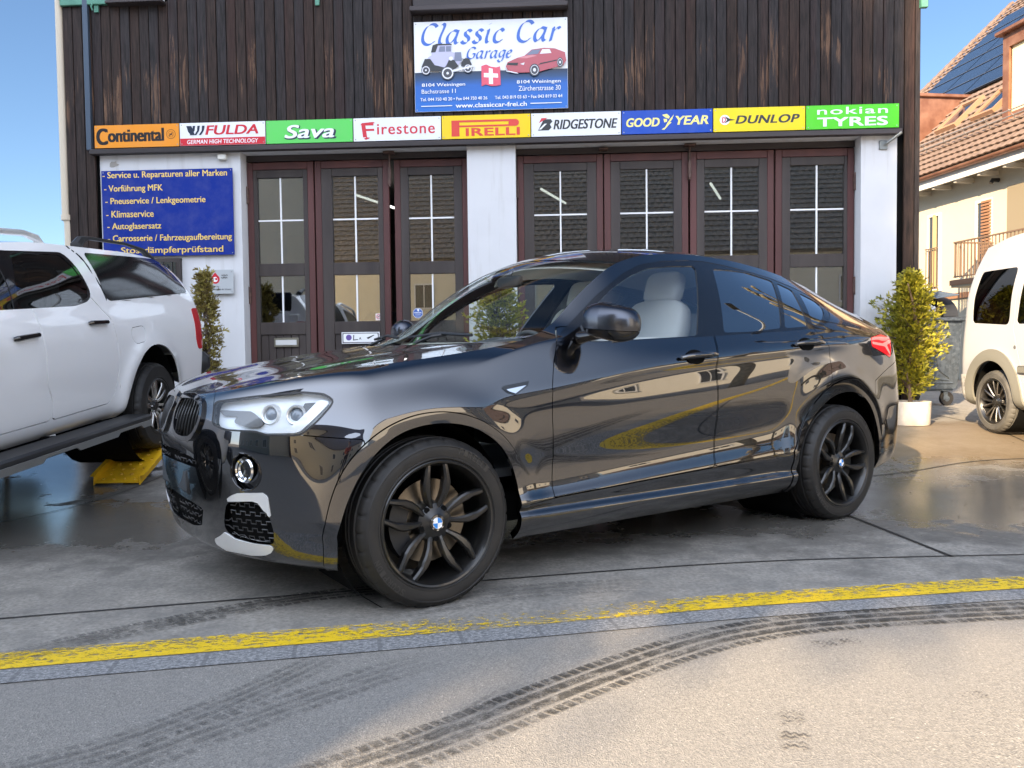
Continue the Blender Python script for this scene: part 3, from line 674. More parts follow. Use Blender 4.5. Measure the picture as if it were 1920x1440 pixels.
rm = MB(); rm.box((-.31, 5, .235), (9.3, 9.4, .02)); rm.box((-.31, 7.0, 1.9), (9.2, .05, 3.4), 1); rm.box((-.31, 5, 3.48), (9.3, 9.4, .05), 1); rm.box((-5.05, 4.5, 1.9), (.05, 9, 3.4), 1); rm.box((4.44, 4.5, 1.9), (.05, 9, 3.4), 1)
rm.box((2.6, 3.4, .95), (1.7, 3.6, .9), 2, None, .3); rm.box((2.6, 3.6, 1.45), (1.45, 2.0, .55), 2, None, .25); rm.box((-1.9, 3.8, .95), (1.7, 3.4, .9), 3, None, .3); rm.box((-1.9, 4.0, 1.45), (1.4, 1.8, .5), 3, None, .22)
rm.build('workshop_room', [mat('workshop_floor', (.16, .155, .15), .6), mat('workshop_wall', (.30, .29, .27), .8), mat('stored_car_light', (.42, .42, .42), .3), mat('stored_car_dark', (.06, .07, .09), .25)], ga)
M['tube'] = mat('lit_tube', (.9, .9, .9), .4, emit=(1, .98, .94), es=.9)
for x, y in ((-1.9, 1.7), (.5, 1.6), (2.6, 1.5)):
    MB().tube([(x - .16, y - .5, 3.10), (x + .16, y + .5, 3.10)], .016, 8).build('tube_lamp', M['tube'], ga)

def door_leaf(u0, u1, g0, g1, hinge=None, slot=False, lean=0, planks=True):
    d = bpy.data.objects.new('door', None); link(d, ga); d.location = (0, .225 + lean, 0)
    z0, z1 = .235, 3.298; w = u1 - u0; f = MB(); s_ = .072
    f.box((u0 + s_ / 2, 0, (z0 + z1) / 2), (s_, .06, z1 - z0), 0, None, .004); f.box((u1 - s_ / 2, 0, (z0 + z1) / 2), (s_, .06, z1 - z0), 0, None, .004); f.box(((u0 + u1) / 2, 0, z1 - .042), (w - 2 * s_ - .002, .058, .084), 0, None, .004)
    f.build('outer_frame', M['door_red'], d)
    a, b = u0 + s_ + .001, u1 - s_ - .001; q = MB(); y = -.004
    q.box(((a + g0) / 2, y, 1.73), (g0 - a, .05, 2.96), 0, None, .003); q.box(((b + g1) / 2, y, 1.73), (b - g1, .05, 2.96), 0, None, .003)
    gm_ = (g0 + g1) / 2; gw = g1 - g0 - .002
    q.box((gm_, y, 3.165), (gw, .048, .09), 0, None, .003); q.box((gm_, y, 2.045), (gw, .048, .145), 0, None, .003); q.box((gm_, y, 1.355), (gw, .048, .145), 0, None, .003); q.box((gm_, y, .33), (gw, .048, .18), 0, None, .003)
    n = max(4, int(gw / .09))
    for i in range(n): q.box((g0 + gw * (i + .5) / n, y + .006, .85), (gw / n - .006, .03, .865), 0, None, .004)
    q.build('inner_frame', M['door_dark'], d)
    for (za, zb, cross) in ((2.118, 3.120, True), (1.428, 1.972, False)):
        p = MB(); p.box((gm_, .004, (za + zb) / 2), (gw, .006, zb - za)); pn = p.build('pane', M['pane'], d)
        br = MB(); br.box((gm_, -.006, (za + zb) / 2), (.017, .012, zb - za - .002))
        if cross: br.box((gm_ - gw / 4 - .0045, -.006, 2.622), (gw / 2 - .011, .012, .017)); br.box((gm_ + gw / 4 + .0045, -.006, 2.622), (gw / 2 - .011, .012, .017))
        br.build('glazing_bar', M['bar_white'], d)
    if hinge:
        for z in (2.92, 1.75, .6): h = MB(); h.box((hinge, -.035, z), (.03, .03, .16), 0, None, .006); h.tube([(hinge, -.045, z - .10), (hinge, -.045, z + .10)], .014, 8); h.build('hinge', M['rust_iron'], d)
    if slot:
        s2 = MB(); s2.box((-2.67, -.034, 1.19), (.295, .012, .11), 0, None, .004); s2.box((-2.67, -.042, 1.19), (.25, .006, .06), 1); s2.build('letter_slot', [mat('old_brass', (.28, .26, .20), .4, .8), mat('slot_label', (.55, .55, .53), .5)], d)
    return d
LE = [door_leaf(-3.098, -2.307, -2.98, -2.435, -3.09, True), door_leaf(-2.290, -1.418, -2.092, -1.550), door_leaf(-1.362, -.492, -1.198, -.662, -.487, lean=.03)]
RI = [door_leaf(.080, 1.062, .268, .880, .083), door_leaf(1.076, 2.030, 1.256, 1.866), door_leaf(2.052, 2.992, 2.213, 2.826), door_leaf(3.010, 3.884, 3.174, 3.776, 3.888)]
def rod(u, z0=2.98, z1=3.37):
    h = MB(); h.tube([(u, .165, z0), (u, .165, z1)], .012, 8); h.box((u, .15, z1 - .008), (.13, .09, .022), 0, None, .004); h.box((u, .165, z0 + .12), (.035, .03, .2), 0, None, .005); h.build('door_bolt', M['rust_iron'], ga)
rod(-1.40); rod(2.042); MB().box((1.068, .17, 3.345), (.10, .09, .02), 0, None, .003).build('door_catch', M['rust_iron'], ga)
st = MB(); st.tube([(4.285, -.09, 3.385), (4.15, -.03, 3.285)], .016, 8); st.box((4.13, .012, 3.275), (.09, .014, .10), 0, None, .004); st.build('beam_stay', mat('galvanised_stay', (.22, .23, .22), .5, .6), ga)
al = MB(); al.box((-3.30, -.01, 3.32), (.10, .06, .065), 0, None, .01); al.build('alarm_box', mat('off_white_plastic', (.66, .64, .58), .5), ga)
# upstairs window, sills, shutters, pipes
wn = bpy.data.objects.new('window', None); link(wn, ga)
f = MB()
for x in (-4.385, -3.98): f.box((x, .0, 5.84), (.07, .07, 1.48), 0, None, .004)
f.box((-4.1825, .0, 5.135), (.335, .068, .07), 0, None, .004); f.box((-4.1825, .0, 5.82), (.04, .066, 1.30), 0, None, .004); f.build('frame', M['bar_white'], wn)
MB().box((-4.18, .012, 5.84), (.34, .006, 1.35)).build('glass', M['pane'], wn)
MB().box((-4.24, -.06, 5.072), (.66, .14, .03), 0, None, .006).build('sill', M['beam'], wn)
s3 = MB(); s3.box((-.205, -.07, 4.872), (1.76, .14, .055), 0, None, .008); s3.box((-.205, -.04, 4.99), (1.70, .08, .16), 0, None, .008); s3.box((.6, -.05, 5.12), (.05, .05, .2)); s3.build('ledge', M['beam'], ga)
gm2 = noisy('green_shutter_paint', (.06, .19, .13), (.09, .26, .18), 6, .5, 4)
g1 = MB(); g1.box((-4.86, -.04, 5.55), (.56, .04, .95), 0, None, .006); g1.tube([(-4.75, -.05, 5.09), (-4.75, -.09, 5.04), (-4.74, -.08, 5.0)], .009, 6); g1.box((-4.72, -.03, 5.04), (.05, .02, .09)); g1.build('shutter', gm2, ga)
MB().box((4.53, -.04, 5.2), (.08, .05, .95), 0, None, .006).build('shutter', gm2, ga); MB().box((-2.15, -.03, 5.03), (.05, .02, .09), 0, None, .004).build('shutter_catch', gm2, ga)
dp = MB(); dp.tube([(-5.185, .0, 7.4), (-5.185, .0, 2.7), (-5.16, .0, 2.6), (-5.16, .0, .25)], .042, 14); dp.tube([(-5.175, .0, 2.64), (-5.175, .0, 2.70)], .06, 14); dp.build('downpipe', mat('cream_pipe', (.55, .47, .36), .5), ga)
cv = MB(); cv.box((-4.845, -.04, 4.32), (.062, .045, 1.78), 0, None, .004); cv.build('conduit_cover', mat('blue_grey_sheet', (.06, .085, .12), .45, .3), ga)
bw = bpy.data.objects.new('barred_window', None); link(bw, ga)
MB().box((-4.12, -.01, 1.92), (.60, .05, .52), 0, None, .005).build('frame', M['door_dark'], bw); MB().box((-4.12, -.04, 1.92), (.50, .01, .42)).build('glass', M['pane'], bw)
b2 = MB()
for i in range(5): b2.tube([(-4.33 + i * .105, -.055, 1.70), (-4.33 + i * .105, -.055, 2.14)], .007, 6)
b2.build('bars', M['plastic'], bw)
rp = MB(); rng = random.Random(2)
P0 = [(cos(a) * .055 * rng.uniform(.6, 1.2), sin(a) * .04 * rng.uniform(.6, 1.2)) for a in np.linspace(0, 2 * pi, 12, endpoint=False)]
rp.prism([(x - 4.60, z + 3.275) for x, z in P0], -.004, .0, 0, Matrix(((1, 0, 0, 0), (0, 0, 1, .0185), (0, 1, 0, 0), (0, 0, 0, 1)))); rp.build('chipped_render', mat('bare_mortar', (.33, .31, .28), .9), ga)

# ---------------------------------------------------------------- signs on the garage front
GM = Matrix.Translation((0, 9.12292, 0)) @ Matrix.Rotation(FA, 4, 'Z')
def on_front(u, z, off): return GM @ Vector((u, -off, z))
def sign(name, label, u0, u1, z0, z1, col, off=.035, cat='sign', group=None, tilt=0, thick=.006, edge=None):
    t = thing(name, label, cat, on_front((u0 + u1) / 2, (z0 + z1) / 2, off), 0, group, None, (pi / 2, 0, FA)); t.rotation_euler.rotate_axis('Z', tilt)
    w, h = u1 - u0, z1 - z0
    b = MB().box((0, 0, 0), (w, h, thick), 0, None, .0015); m = mat(name + '_face', col, .45, spec=.2)
    n_ = NT(m); v_ = n_.coord('Object'); n_.set('Base Color', n_.mix(n_.ramp(n_.noise(v_, 5, 7, .7), [(.42, 0.0), (.75, .09)]), col, (.34, .32, .30))); n_.set('Roughness', n_.ramp(n_.noise(v_, 3, 5), [(.3, .35), (.7, .58)]))
    b.build('board', m, t); 
    s_ = MB()
    for i in (-1, 1):
        for j in (-1, 1): s_.lathe([(.007, thick / 2), (.006, thick / 2 + .002), (.0001, thick / 2 + .003)], 10, 0, tr(i * (w / 2 - .022), j * (h / 2 - .022), 0))
    s_.build('screws', mat('screw_grey', (.35, .35, .35), .4, .8), t)
    return t, w, h
def letter(t, name, items, cols, z=.0036):
    mb = MB()
    for k, (vs, fs, T, mi) in enumerate(items): mb.add(vs, fs, mi, tr(0, 0, z + .00035 * k) @ T)
    return mb.build(name, cols, t, 0)
def word(txt, w, h, x=0, y=0, mi=0, shear=0, bold=0, space=1.0):
    e = bold * h * .75; vs, fs = fit_text(txt, w - 2 * e, h - e * .8, shear, 0, .0006, space); V, F_ = [], []
    for k, (dx, dy) in enumerate(((0, 0),) if not bold else ((-e, -e * .4), (e, e * .4), (-e, e * .4), (e, -e * .4), (0, 0))): b = len(V); V += [(a + dx, c + dy, d + k * .00004) for a, c, d in vs]; F_ += [tuple(i + b for i in f) for f in fs]
    return (V, F_, tr(x, y, 0), mi)
    vs, fs = fit_text(txt, w, h, shear, bold, .0006, space); return (vs, fs, tr(x, y, 0), mi)
def flat(poly, mi=0, x=0, y=0): return ([(a, b, 0) for a, b in poly], [tuple(range(len(poly)))], tr(x, y, 0), mi)
def circ(r, x, y, mi=0, n=28, ry=None, a0=0, a1=2 * pi): return flat([(r * cos(a), (ry or r) * sin(a)) for a in np.linspace(a0, a1, n)], mi, x, y)
def ringp(r0, r1, x, y, mi=0, n=28):
    vs = [(r * cos(2 * pi * k / n), r * sin(2 * pi * k / n), 0) for r in (r0, r1) for k in range(n)]
    return (vs, [(k, (k + 1) % n, n + (k + 1) % n, n + k) for k in range(n)], tr(x, y, 0), mi)

BLK, WHT, RED = mat('sign_black', (.012, .012, .014), .35), mat('sign_white', (.78, .79, .80), .35), mat('sign_red', (.55, .02, .035), .35)
YEL, NAVY, GRN = mat('sign_yellow', (.80, .62, .05), .35), mat('sign_navy', (.015, .025, .05), .35), mat('sign_green', (.10, .58, .14), .35)
grp = 'tyre brand signs in a row above the doors'
def brand(i): u0 = -4.788 + i * 1.0083; return u0, u0 + .998, 3.452, 3.711
t, w, h = sign('tyre_sign', 'orange tyre sign with black serif lettering and a horse roundel', *brand(0), (.75, .27, .025), group=grp)
it = [word('ontinental', .665, .150, -.008, .010, 0, 0, .075), flat([(-.34, .09), (-.28, .09), (-.28, -.09), (-.34, -.09)], 1), word('C', .14, .19, -.408, 0, 0, 0, .07), ringp(.050, .054, .405, .01, 0), ringp(.033, .035, .405, .01, 0)]
it[1] = flat([(-.335, .02), (-.325, .02), (-.325, .01), (-.335, .01)], 1)
hs = [(-.022, -.02), (-.014, -.004), (-.020, .006), (-.008, .008), (.004, .006), (.012, .020), (.022, .018), (.020, .010), (.014, .008), (.014, -.004), (.022, -.016), (.018, -.018), (.008, -.006), (-.004, -.006), (-.012, -.020)]
it.append(flat(hs[::-1], 0, .405, .008)); letter(t, 'lettering', it, [BLK, mat('sign_orange', (.75, .27, .025), .3)])
t, w, h = sign('tyre_sign', 'white tyre sign with red letters above a red stripe', *brand(1), (.74, .74, .76), group=grp)
it = [flat([(-.496, -.127), (.496, -.127), (.496, -.045), (-.496, -.045)], 0), word('GERMAN HIGH TECHNOLOGY', .83, .048, 0, -.086, 1, .12, .03, 1.05), word('FULDA', .62, .108, .11, .043, 0, .18, .06)]
it += [flat([(-.42, .095), (-.36 , .095), (-.32, -.01), (-.37, -.01), (-.40, .03)][::-1], 2)]
for k in range(3): it.append(flat([(-.345 + .055 * k, .095), (-.315 + .055 * k, .095), (-.325 + .055 * k, .04), (-.36 + .055 * k, -.01), (-.385 + .055 * k, -.01), (-.35 + .055 * k, .04)][::-1], 2))
letter(t, 'lettering', it, [RED, WHT, NAVY])
t, w, h = sign('tyre_sign', 'bright green tyre sign with white italic letters outlined in black', *brand(2), (.12, .58, .12), group=grp)
letter(t, 'lettering', [word('Sava', .60, .165, .012, -.008, 0, .22, .085), word('Sava', .575, .150, 0, 0, 1, .22, .05)], [NAVY, WHT])
t, w, h = sign('tyre_sign', 'white tyre sign with red old style lettering', *brand(3), (.74, .75, .77), group=grp)
it = [word('irestone', .66, .118, .10, .0, 0, 0, .03, 1.12), word('F', .15, .155, -.335, -.008, 0, -.08, .05), flat([(-.42, .05), (-.40, .075), (-.27, .085), (-.25, .07), (-.40, .06)][::-1], 0), flat([(-.38, -.10), (-.35, -.085), (-.31, -.09), (-.33, -.105), (-.36, -.112)][::-1], 0)]
letter(t, 'lettering', it, [RED])
t, w, h = sign('tyre_sign', 'yellow tyre sign whose red capital P stretches over the other letters', *brand(4), (.82, .57, .02), group=grp)
it = [word('IRELLI', .61, .088, .075, -.058, 0, 0, .10, 1.05), flat([(-.39, -.103), (-.30, -.103), (-.30, .075), (-.39, .075)], 0), flat([(-.39, .07), (.33, .07), (.375, .055), (.385, .032), (.375, .01), (.33, -.004), (-.30, -.004), (-.30, .018), (.26, .018), (.275, .033), (.26, .047), (-.39, .047)][::-1], 0)]
it[2] = flat([(-.39, .052), (.26, .052), (.26, .075), (-.39, .075)], 0); it.append(flat([(-.31, -.002), (.26, -.002), (.26, .018), (-.31, .018)], 0)); it.append(flat([(.255, -.002)] + [(.33 + .042 * cos(a), .0365 + .0385 * sin(a)) for a in np.linspace(-pi / 2, pi / 2, 14)] + [(.255, .075)], 0))
letter(t, 'lettering', it, [mat('sign_red_orange', (.62, .035, .015), .35)])
t, w, h = sign('tyre_sign', 'white tyre sign with black slanted capitals and a red wedge at its B', *brand(5), (.74, .75, .77), group=grp)
it = [word('RIDGESTONE', .715, .108, .105, .0, 0, .24, .05), flat([(-.425, -.062), (-.36, .062), (-.28, .062), (-.262, .035), (-.29, .004), (-.272, -.03), (-.305, -.062)][::-1], 0), flat([(-.415, .02), (-.385, .075), (-.315, .075)][::-1], 1), flat([(-.415, -.05), (-.35, .012), (-.325, .012), (-.39, -.05)], 2)]
letter(t, 'lettering', it, [BLK, RED, WHT])
t, w, h = sign('tyre_sign', 'blue tyre sign with pale yellow slanted letters round a winged foot', *brand(6), (.018, .075, .42), group=grp)
it = [word('GOOD', .37, .098, -.265, -.002, 0, .2, .06), word('YEAR', .36, .098, .275, .01, 0, .2, .06)]
it += [flat([(-.06, -.085), (-.02, -.06), (.0, -.02), (.035, .03), (.075, .075), (.055, .02), (.03, -.005), (.05, -.01), (.02, -.035), (.0, -.06), (-.03, -.09)][::-1], 0), flat([(-.055, .075), (.0, .085), (.03, .055), (.02, .03), (-.02, .045)][::-1], 0), flat([(-.04, .03), (.0, .03), (.0, .0), (-.03, -.01)][::-1], 0)]
letter(t, 'lettering', it, [mat('sign_pale_yellow', (.82, .72, .22), .35)])
t, w, h = sign('tyre_sign', 'yellow tyre sign with black slanted capitals after a small round mark', *brand(7), (.84, .64, .02), group=grp)
it = [word('DUNLOP', .70, .092, .09, .0, 0, .25, .07, 1.06), circ(.055, -.375, .0, 1, 30), word('D', .045, .06, -.385, .0, 2, .1, .05), flat([(-.38, -.04), (-.32, -.01), (-.26, .0), (-.32, .012), (-.375, .04), (-.35, .0)][::-1], 0)]
letter(t, 'lettering', it, [BLK, WHT, RED])
t, w, h = sign('tyre_sign', 'green tyre sign with two lines of white letters at the end of the row', *brand(8), (.10, .60, .03), group=grp)
letter(t, 'lettering', [word('nokian', .76, .078, .0, .068, 0, 0, .03, 1.1), word('TYRES', .76, .100, .0, -.052, 0, 0, .085, 1.02)], [WHT])

# services board
t, w, h = sign('services_board', 'large blue board listing garage services in yellow German text', -4.73, -3.18, 2.205, 3.194, (.003, .022, .22), .022)
lines = [('- Service u. Reparaturen aller Marken', 1.47, 3.143, -4.715), ('- Vorführung MFK', .695, 2.990, -4.70), ('- Pneuservice / Lenkgeometrie', 1.185, 2.845, -4.69), ('- Klimaservice', .565, 2.695, -4.685), ('- Autoglasersatz', .64, 2.555, -4.675), ('- Carrosserie / Fahrzeugaufbereitung', 1.47, 2.415, -4.675), ('- Stossdämpferprüfstand', 1.29, 2.275, -4.60)]
it = []
for s_, wd, z, u in lines:
    desc = any(c in s_ for c in 'pgqyj/'); it.append(word(s_, wd, .094 if desc else .078, u + wd / 2 + 3.955, z - 2.6995 - (.010 if desc else 0), 0, 0, .022))
letter(t, 'lettering', it, [mat('sign_gold', (.75, .52, .13), .4)])
# membership plate
t, w, h = sign('membership_plate', 'small grey metal plate with a red cog emblem on the white wall', -3.62, -3.20, 1.757, 2.033, (.42, .44, .45), .022)
it = [circ(.052, -.005, .03, 0, 24), flat([(-.045, .06), (-.005, .11), (.035, .06)][::-1], 0), circ(.030, -.005, .028, 1, 20), flat([(-.005, .045), (.02, .045), (.02, .02), (-.005, .02)][::-1], 0), word('AGVS', .075, .018, .105, .075, 2, 0, .02), word('UPSA', .075, .018, .105, .048, 2, 0, .02), word('Mitglied des', .12, .016, -.02, -.055, 2), word('Auto Gewerbe Verbandes der Schweiz', .36, .018, .0, -.085, 2), circ(.05, -.12, .075, 3, 20)]
letter(t, 'lettering', it, [RED, WHT, BLK, mat('old_glue', (.55, .56, .56), .6)])

# painted garage sign with two cars
NIB = rad(38)
def nib(strokes, x, y, s_, slant, wid, mi, k0=[0]):
    """broad-nib lettering: every stroke is a smooth line swept with a slanted pen edge"""
    vs, fs = [], []; nx, ny = cos(NIB) * wid / 2, sin(NIB) * wid / 2
    for st in strokes:
        st = np.array(st, float); d = np.r_[0, np.cumsum(np.hypot(*np.diff(st, axis=0).T))]; n = max(6, int(d[-1] * 9)); t_ = np.linspace(0, d[-1], n)
        c = np.c_[cspline(d, st[:, 0], t_), cspline(d, st[:, 1], t_)] if len(st) > 2 else np.c_[np.interp(t_, d, st[:, 0]), np.interp(t_, d, st[:, 1])]
        g = np.gradient(c, axis=0); g /= np.maximum(np.linalg.norm(g, axis=1, keepdims=True), 1e-9)
        for i in range(n - 1):
            b = len(vs); z = k0[0] * 2e-6; k0[0] = (k0[0] + 1) % 60
            for p, q in ((c[i], g[i]), (c[i + 1], g[i + 1])):
                hw = np.array([nx, ny]); hn = np.array([-q[1], q[0]]) * .022
                if hn @ hw < 0: hn = -hn
                for sg in (1, -1):
                    e = p + (hw + hn) * sg; vs.append((x + s_ * (e[0] + slant * e[1]), y + s_ * e[1], z))
            fs.append((b, b + 1, b + 3, b + 2))
    return (vs, fs, tr(0, 0, 0), mi)
GL = {'C': ([[(.98, 1.28), (.80, 1.46), (.5, 1.5), (.15, 1.2), (.04, .7), (.16, .22), (.5, 0), (.82, .06), (1.0, .25)]], 1.06),
 'l': ([[(.08, 1.5), (.12, 1.5), (.12, .2), (.22, .02), (.36, .08)]], .42), 'i': ([[(.05, .9), (.13, .98), (.15, .8), (.13, .2), (.22, .02), (.36, .1)], [(.14, 1.36), (.18, 1.40)]], .42),
 'a': ([[(.72, .92), (.45, 1.0), (.12, .72), (.06, .3), (.24, .02), (.5, .2), (.7, .6)], [(.76, .98), (.70, .5), (.70, .16), (.82, .02), (.96, .1)]], .98),
 's': ([[(.58, .86), (.4, 1.0), (.16, .9), (.18, .66), (.46, .44), (.52, .2), (.34, .02), (.08, .08), (.0, .2)]], .66), 'c': ([[(.66, .82), (.48, 1.0), (.18, .82), (.06, .42), (.2, .06), (.48, .04), (.68, .22)]], .72),
 'r': ([[(.04, .88), (.14, .98), (.16, .8), (.12, .0)], [(.15, .58), (.34, .9), (.52, .98), (.62, .88)]], .62), 'e': ([[(.1, .48), (.5, .62), (.62, .84), (.42, 1.0), (.16, .78), (.06, .38), (.22, .04), (.48, .06), (.66, .24)]], .72),
 'g': ([[(.72, .92), (.45, 1.0), (.12, .72), (.08, .36), (.26, .1), (.5, .24), (.7, .6)], [(.76, .98), (.70, .3), (.62, -.25), (.38, -.5), (.08, -.40), (.02, -.24)]], .86),
 'G': ([[(.98, 1.28), (.80, 1.46), (.5, 1.5), (.15, 1.2), (.04, .7), (.16, .22), (.5, 0), (.80, .06), (.94, .2)], [(.72, .66), (.98, .66), (.94, .1)]], 1.14), ' ': ([], .5)}
def nibword(txt, x, y, s_, slant, wid, mi, sp=.14):
    out = []
    for ch in txt:
        st, adv = GL[ch]
        if st: out.append(nib(st, x, y, s_, slant, wid, mi))
        x += s_ * (adv + sp)
    return out, x
t, w, h = sign('garage_sign', 'white and blue garage name sign with two painted cars and a Swiss flag', -1.054, .667, 3.760, 4.759, (.76, .77, .79), .035)
cols = [mat('sign_script_blue', (.03, .12, .48), .35), mat('sign_ground_blue', (.008, .14, .50), .35), WHT, mat('flag_red', (.66, .07, .12), .35), BLK, mat('lilac_coachwork', (.46, .45, .60), .35), mat('grey_tyre', (.05, .05, .06), .4), mat('crimson_coachwork', (.42, .08, .10), .35), mat('sign_glass_tint', (.16, .18, .26), .35), mat('sign_bright', (.70, .70, .74), .3), mat('sign_dusk_blue', (.02, .07, .22), .35), mat('crimson_light', (.60, .22, .24), .35)]
X0, X1, Y0 = -w / 2 + .003, w / 2 - .003, -h / 2 + .003
it = [flat([(X0, Y0), (X1, Y0), (X1, -.062), (X0, -.062)], 1)]
g = NT(cols[1]); gv = g.node('ShaderNodeSeparateXYZ', {0: g.coord('Object')}).outputs[1]; g.set('Base Color', g.ramp(g.math('ADD', g.math('MULTIPLY', gv, 1.0), .5), [(.0, (.002, .13, .50)), (.28, (.002, .10, .42)), (.36, (.004, .05, .16)), (.45, (.002, .008, .018))]))
a_, xe = nibword('Classic', -.79, .245, .150, .24, .20, 0, .20); it += a_
a_, xe = nibword('Car', .285, .245, .150, .24, .20, 0, .20); it += a_
a_, xe = nibword('Garage', -.275, .075, .083, .24, .21, 0, .15); it += a_
it += [word('8104 Weiningen', .49, .048, -.535, -.208, 2, 0, .02), word('Bachstrasse 11', .385, .046, -.59, -.275, 2, 0, .0), word('8104 Weiningen', .49, .048, .535, -.203, 2, 0, .02), word('Zürcherstrasse 30', .47, .054, .545, -.270, 2, 0, .0),
       word('Tel. 044 750 40 20 • Fax 044 750 40 26', .755, .036, -.42, -.363, 2, 0, .02), word('Tel. 043 819 03 63 • Fax 043 819 03 64', .755, .036, .42, -.363, 2, 0, .02), word('www.classiccar-frei.ch', .80, .050, .0, -.440, 2, 0, .04)]
it += [flat([(-.79, -.443), (-.44, -.443), (-.44, -.434), (-.79, -.434)], 2), flat([(.44, -.443), (.79, -.443), (.79, -.434), (.44, -.434)], 2)]
fl = [(-.105, -.235), (-.06, -.215), (0, -.235), (.06, -.235), (.11, -.225), (.105, -.02), (.06, -.03), (.0, -.02), (-.05, .005), (-.105, -.01)]; it.append(flat(fl, 3))
it += [flat([(-.022, -.21), (.024, -.214), (.022, -.045), (-.022, -.035)], 2), flat([(-.078, -.135), (.082, -.145), (.080, -.10), (-.078, -.088)], 2)]
# the old tourer
ox, oy = -.50, .035
for p, m_ in (([(-.25, -.01), (-.2, .07), (-.16, .09), (-.16, .18), (-.12, .205), (.06, .205), (.06, .12), (.16, .10), (.17, .01), (.10, -.06), (-.10, -.06)][::-1], 5), ([(-.17, .12), (-.15, .20), (-.10, .215), (.065, .21), (.065, .195), (-.09, .195), (-.12, .12)][::-1], 4), ([(-.085, .125), (-.07, .185), (-.01, .185), (-.01, .125)][::-1], 8), ([(.0, .125), (.0, .185), (.055, .185), (.055, .125)][::-1], 8), ([(.09, .015), (.10, .115), (.17, .115), (.175, .015)][::-1], 8),
              ([(-.28, -.04), (-.24, .05), (-.18, .05), (-.13, -.02), (-.02, -.05), (.0, -.03), (.03, .03), (.09, .03), (.14, -.04), (.06, -.09), (-.16, -.09)][::-1], 4), ([(.17, .0), (.21, .05), (.26, .04), (.29, -.03), (.22, -.05), (.17, -.04)][::-1], 4)): it.append(flat(p, m_, ox, oy))
for x, y, r in ((-.23, -.075, .052), (.015, -.115, .075), (.245, -.07, .05)): it += [circ(r, ox + x, oy + y, 6, 26), circ(r * .85, ox + x, oy + y, 9, 26), circ(r * .66, ox + x, oy + y, 6, 26), circ(r * .2, ox + x, oy + y, 9, 12)]
it += [flat([(.07, -.105), (.32, -.05), (.32, -.03), (.07, -.082)], 9, ox, oy), circ(.024, ox + .055, oy + .045, 9, 14), circ(.024, ox + .20, oy + .06, 9, 14)]
# the red coupe
ox, oy = .50, .0
for p, m_ in (([(-.33, -.03), (-.31, .02), (-.20, .065), (-.12, .085), (-.04, .15), (.10, .165), (.22, .155), (.33, .11), (.345, .02), (.31, -.03), (.02, -.10), (-.18, -.10), (-.30, -.08)][::-1], 7), ([(-.20, .062), (-.12, .083), (-.03, .09), (.02, .08), (-.10, .055)][::-1], 11), ([(-.10, .09), (-.035, .145), (.06, .15), (.03, .10)][::-1], 8), ([(.05, .10), (.08, .15), (.16, .148), (.18, .105)][::-1], 9), ([(-.32, -.01), (-.30, .012), (-.19, .01), (-.20, -.022)][::-1], 4), ([(.03, -.02), (.24, .02), (.24, .032), (.06, .0)][::-1], 4), ([(-.33, -.07), (-.20, -.10), (-.19, -.112), (-.32, -.085)][::-1], 9), ([(-.17, -.005), (-.12, .01), (-.13, -.018)][::-1], 9)): it.append(flat(p, m_, ox, oy))
for x, y, rx, r in ((-.01, -.075, .056, .068), (.275, .0, .034, .052)): it += [circ(rx, ox + x, oy + y, 6, 26, r), circ(rx * .8, ox + x, oy + y, 9, 26, r * .8), circ(rx * .7, ox + x, oy + y, 6, 26, r * .7), circ(rx * .3, ox + x, oy + y, 9, 12, r * .3)]
letter(t, 'artwork', it, cols)
# stickers on the door glass and the name plate on the second leaf
t, w, h = sign('no_smoking_sticker', 'small pale sticker with a red no smoking ring on a door pane', -1.606, -1.536, 1.437, 1.515, (.78, .68, .68), -.215, 'sticker', None, 0, .002)
letter(t, 'print', [ringp(.020, .027, 0, .004, 0), flat([(-.018, -.010), (-.013, -.015), (.018, .016), (.013, .021)], 0), flat([(-.014, .0), (.012, .0), (.012, .006), (-.014, .006)], 1)], [RED, BLK], .0016)
t = thing('alarm_sticker', 'blue octagonal alarm sticker on the third door pane', 'sticker', on_front(-1.11, 1.515, -.245), 0, None, None, (pi / 2, 0, FA))
oc = [(.062 * cos(a), .062 * sin(a)) for a in np.linspace(pi / 8, 2 * pi + pi / 8, 8, endpoint=False)]
MB().prism(oc, 0, .002).build('plate', WHT, t)
letter(t, 'print', [flat([(x * .92, y * .92) for x, y in oc], 0), flat([(-.015, .045), (.018, .05), (.012, .02), (.002, .018), (-.006, .03)][::-1], 1), word('WARNUNG', .09, .017, 0, .005, 1, 0, .05), word('ALARM', .06, .012, 0, -.018, 1), word('GESICHERT', .05, .009, 0, -.036, 1)], [mat('sticker_blue', (.03, .10, .38), .4), WHT], .0022)
t, w, h = sign('name_plate', 'white plate with black rim and a purple ball on the second door leaf', -2.005, -1.555, 1.165, 1.30, (.74, .74, .76), -.18, 'plate')
letter(t, 'print', [flat([(-.215, -.058), (.215, -.058), (.215, .058), (-.215, .058)], 2), flat([(-.205, -.050), (.205, -.050), (.205, .050), (-.205, .050)], 3), circ(.034, -.14, .005, 0), flat([(-.09, -.03), (-.08, -.03), (-.075, .035), (-.085, .035)], 1), flat([(-.085, -.03), (-.03, -.022), (-.03, -.014), (-.085, -.02)], 1), flat([(-.02, -.02), (-.005, .012), (.01, -.02), (.002, -.02), (-.005, -.005), (-.013, -.02)][::-1], 1), flat([(.07, .0), (.16, .035), (.165, .03), (.09, -.015)], 1)], [mat('plate_purple', (.13, .08, .30), .4), BLK, BLK, WHT])

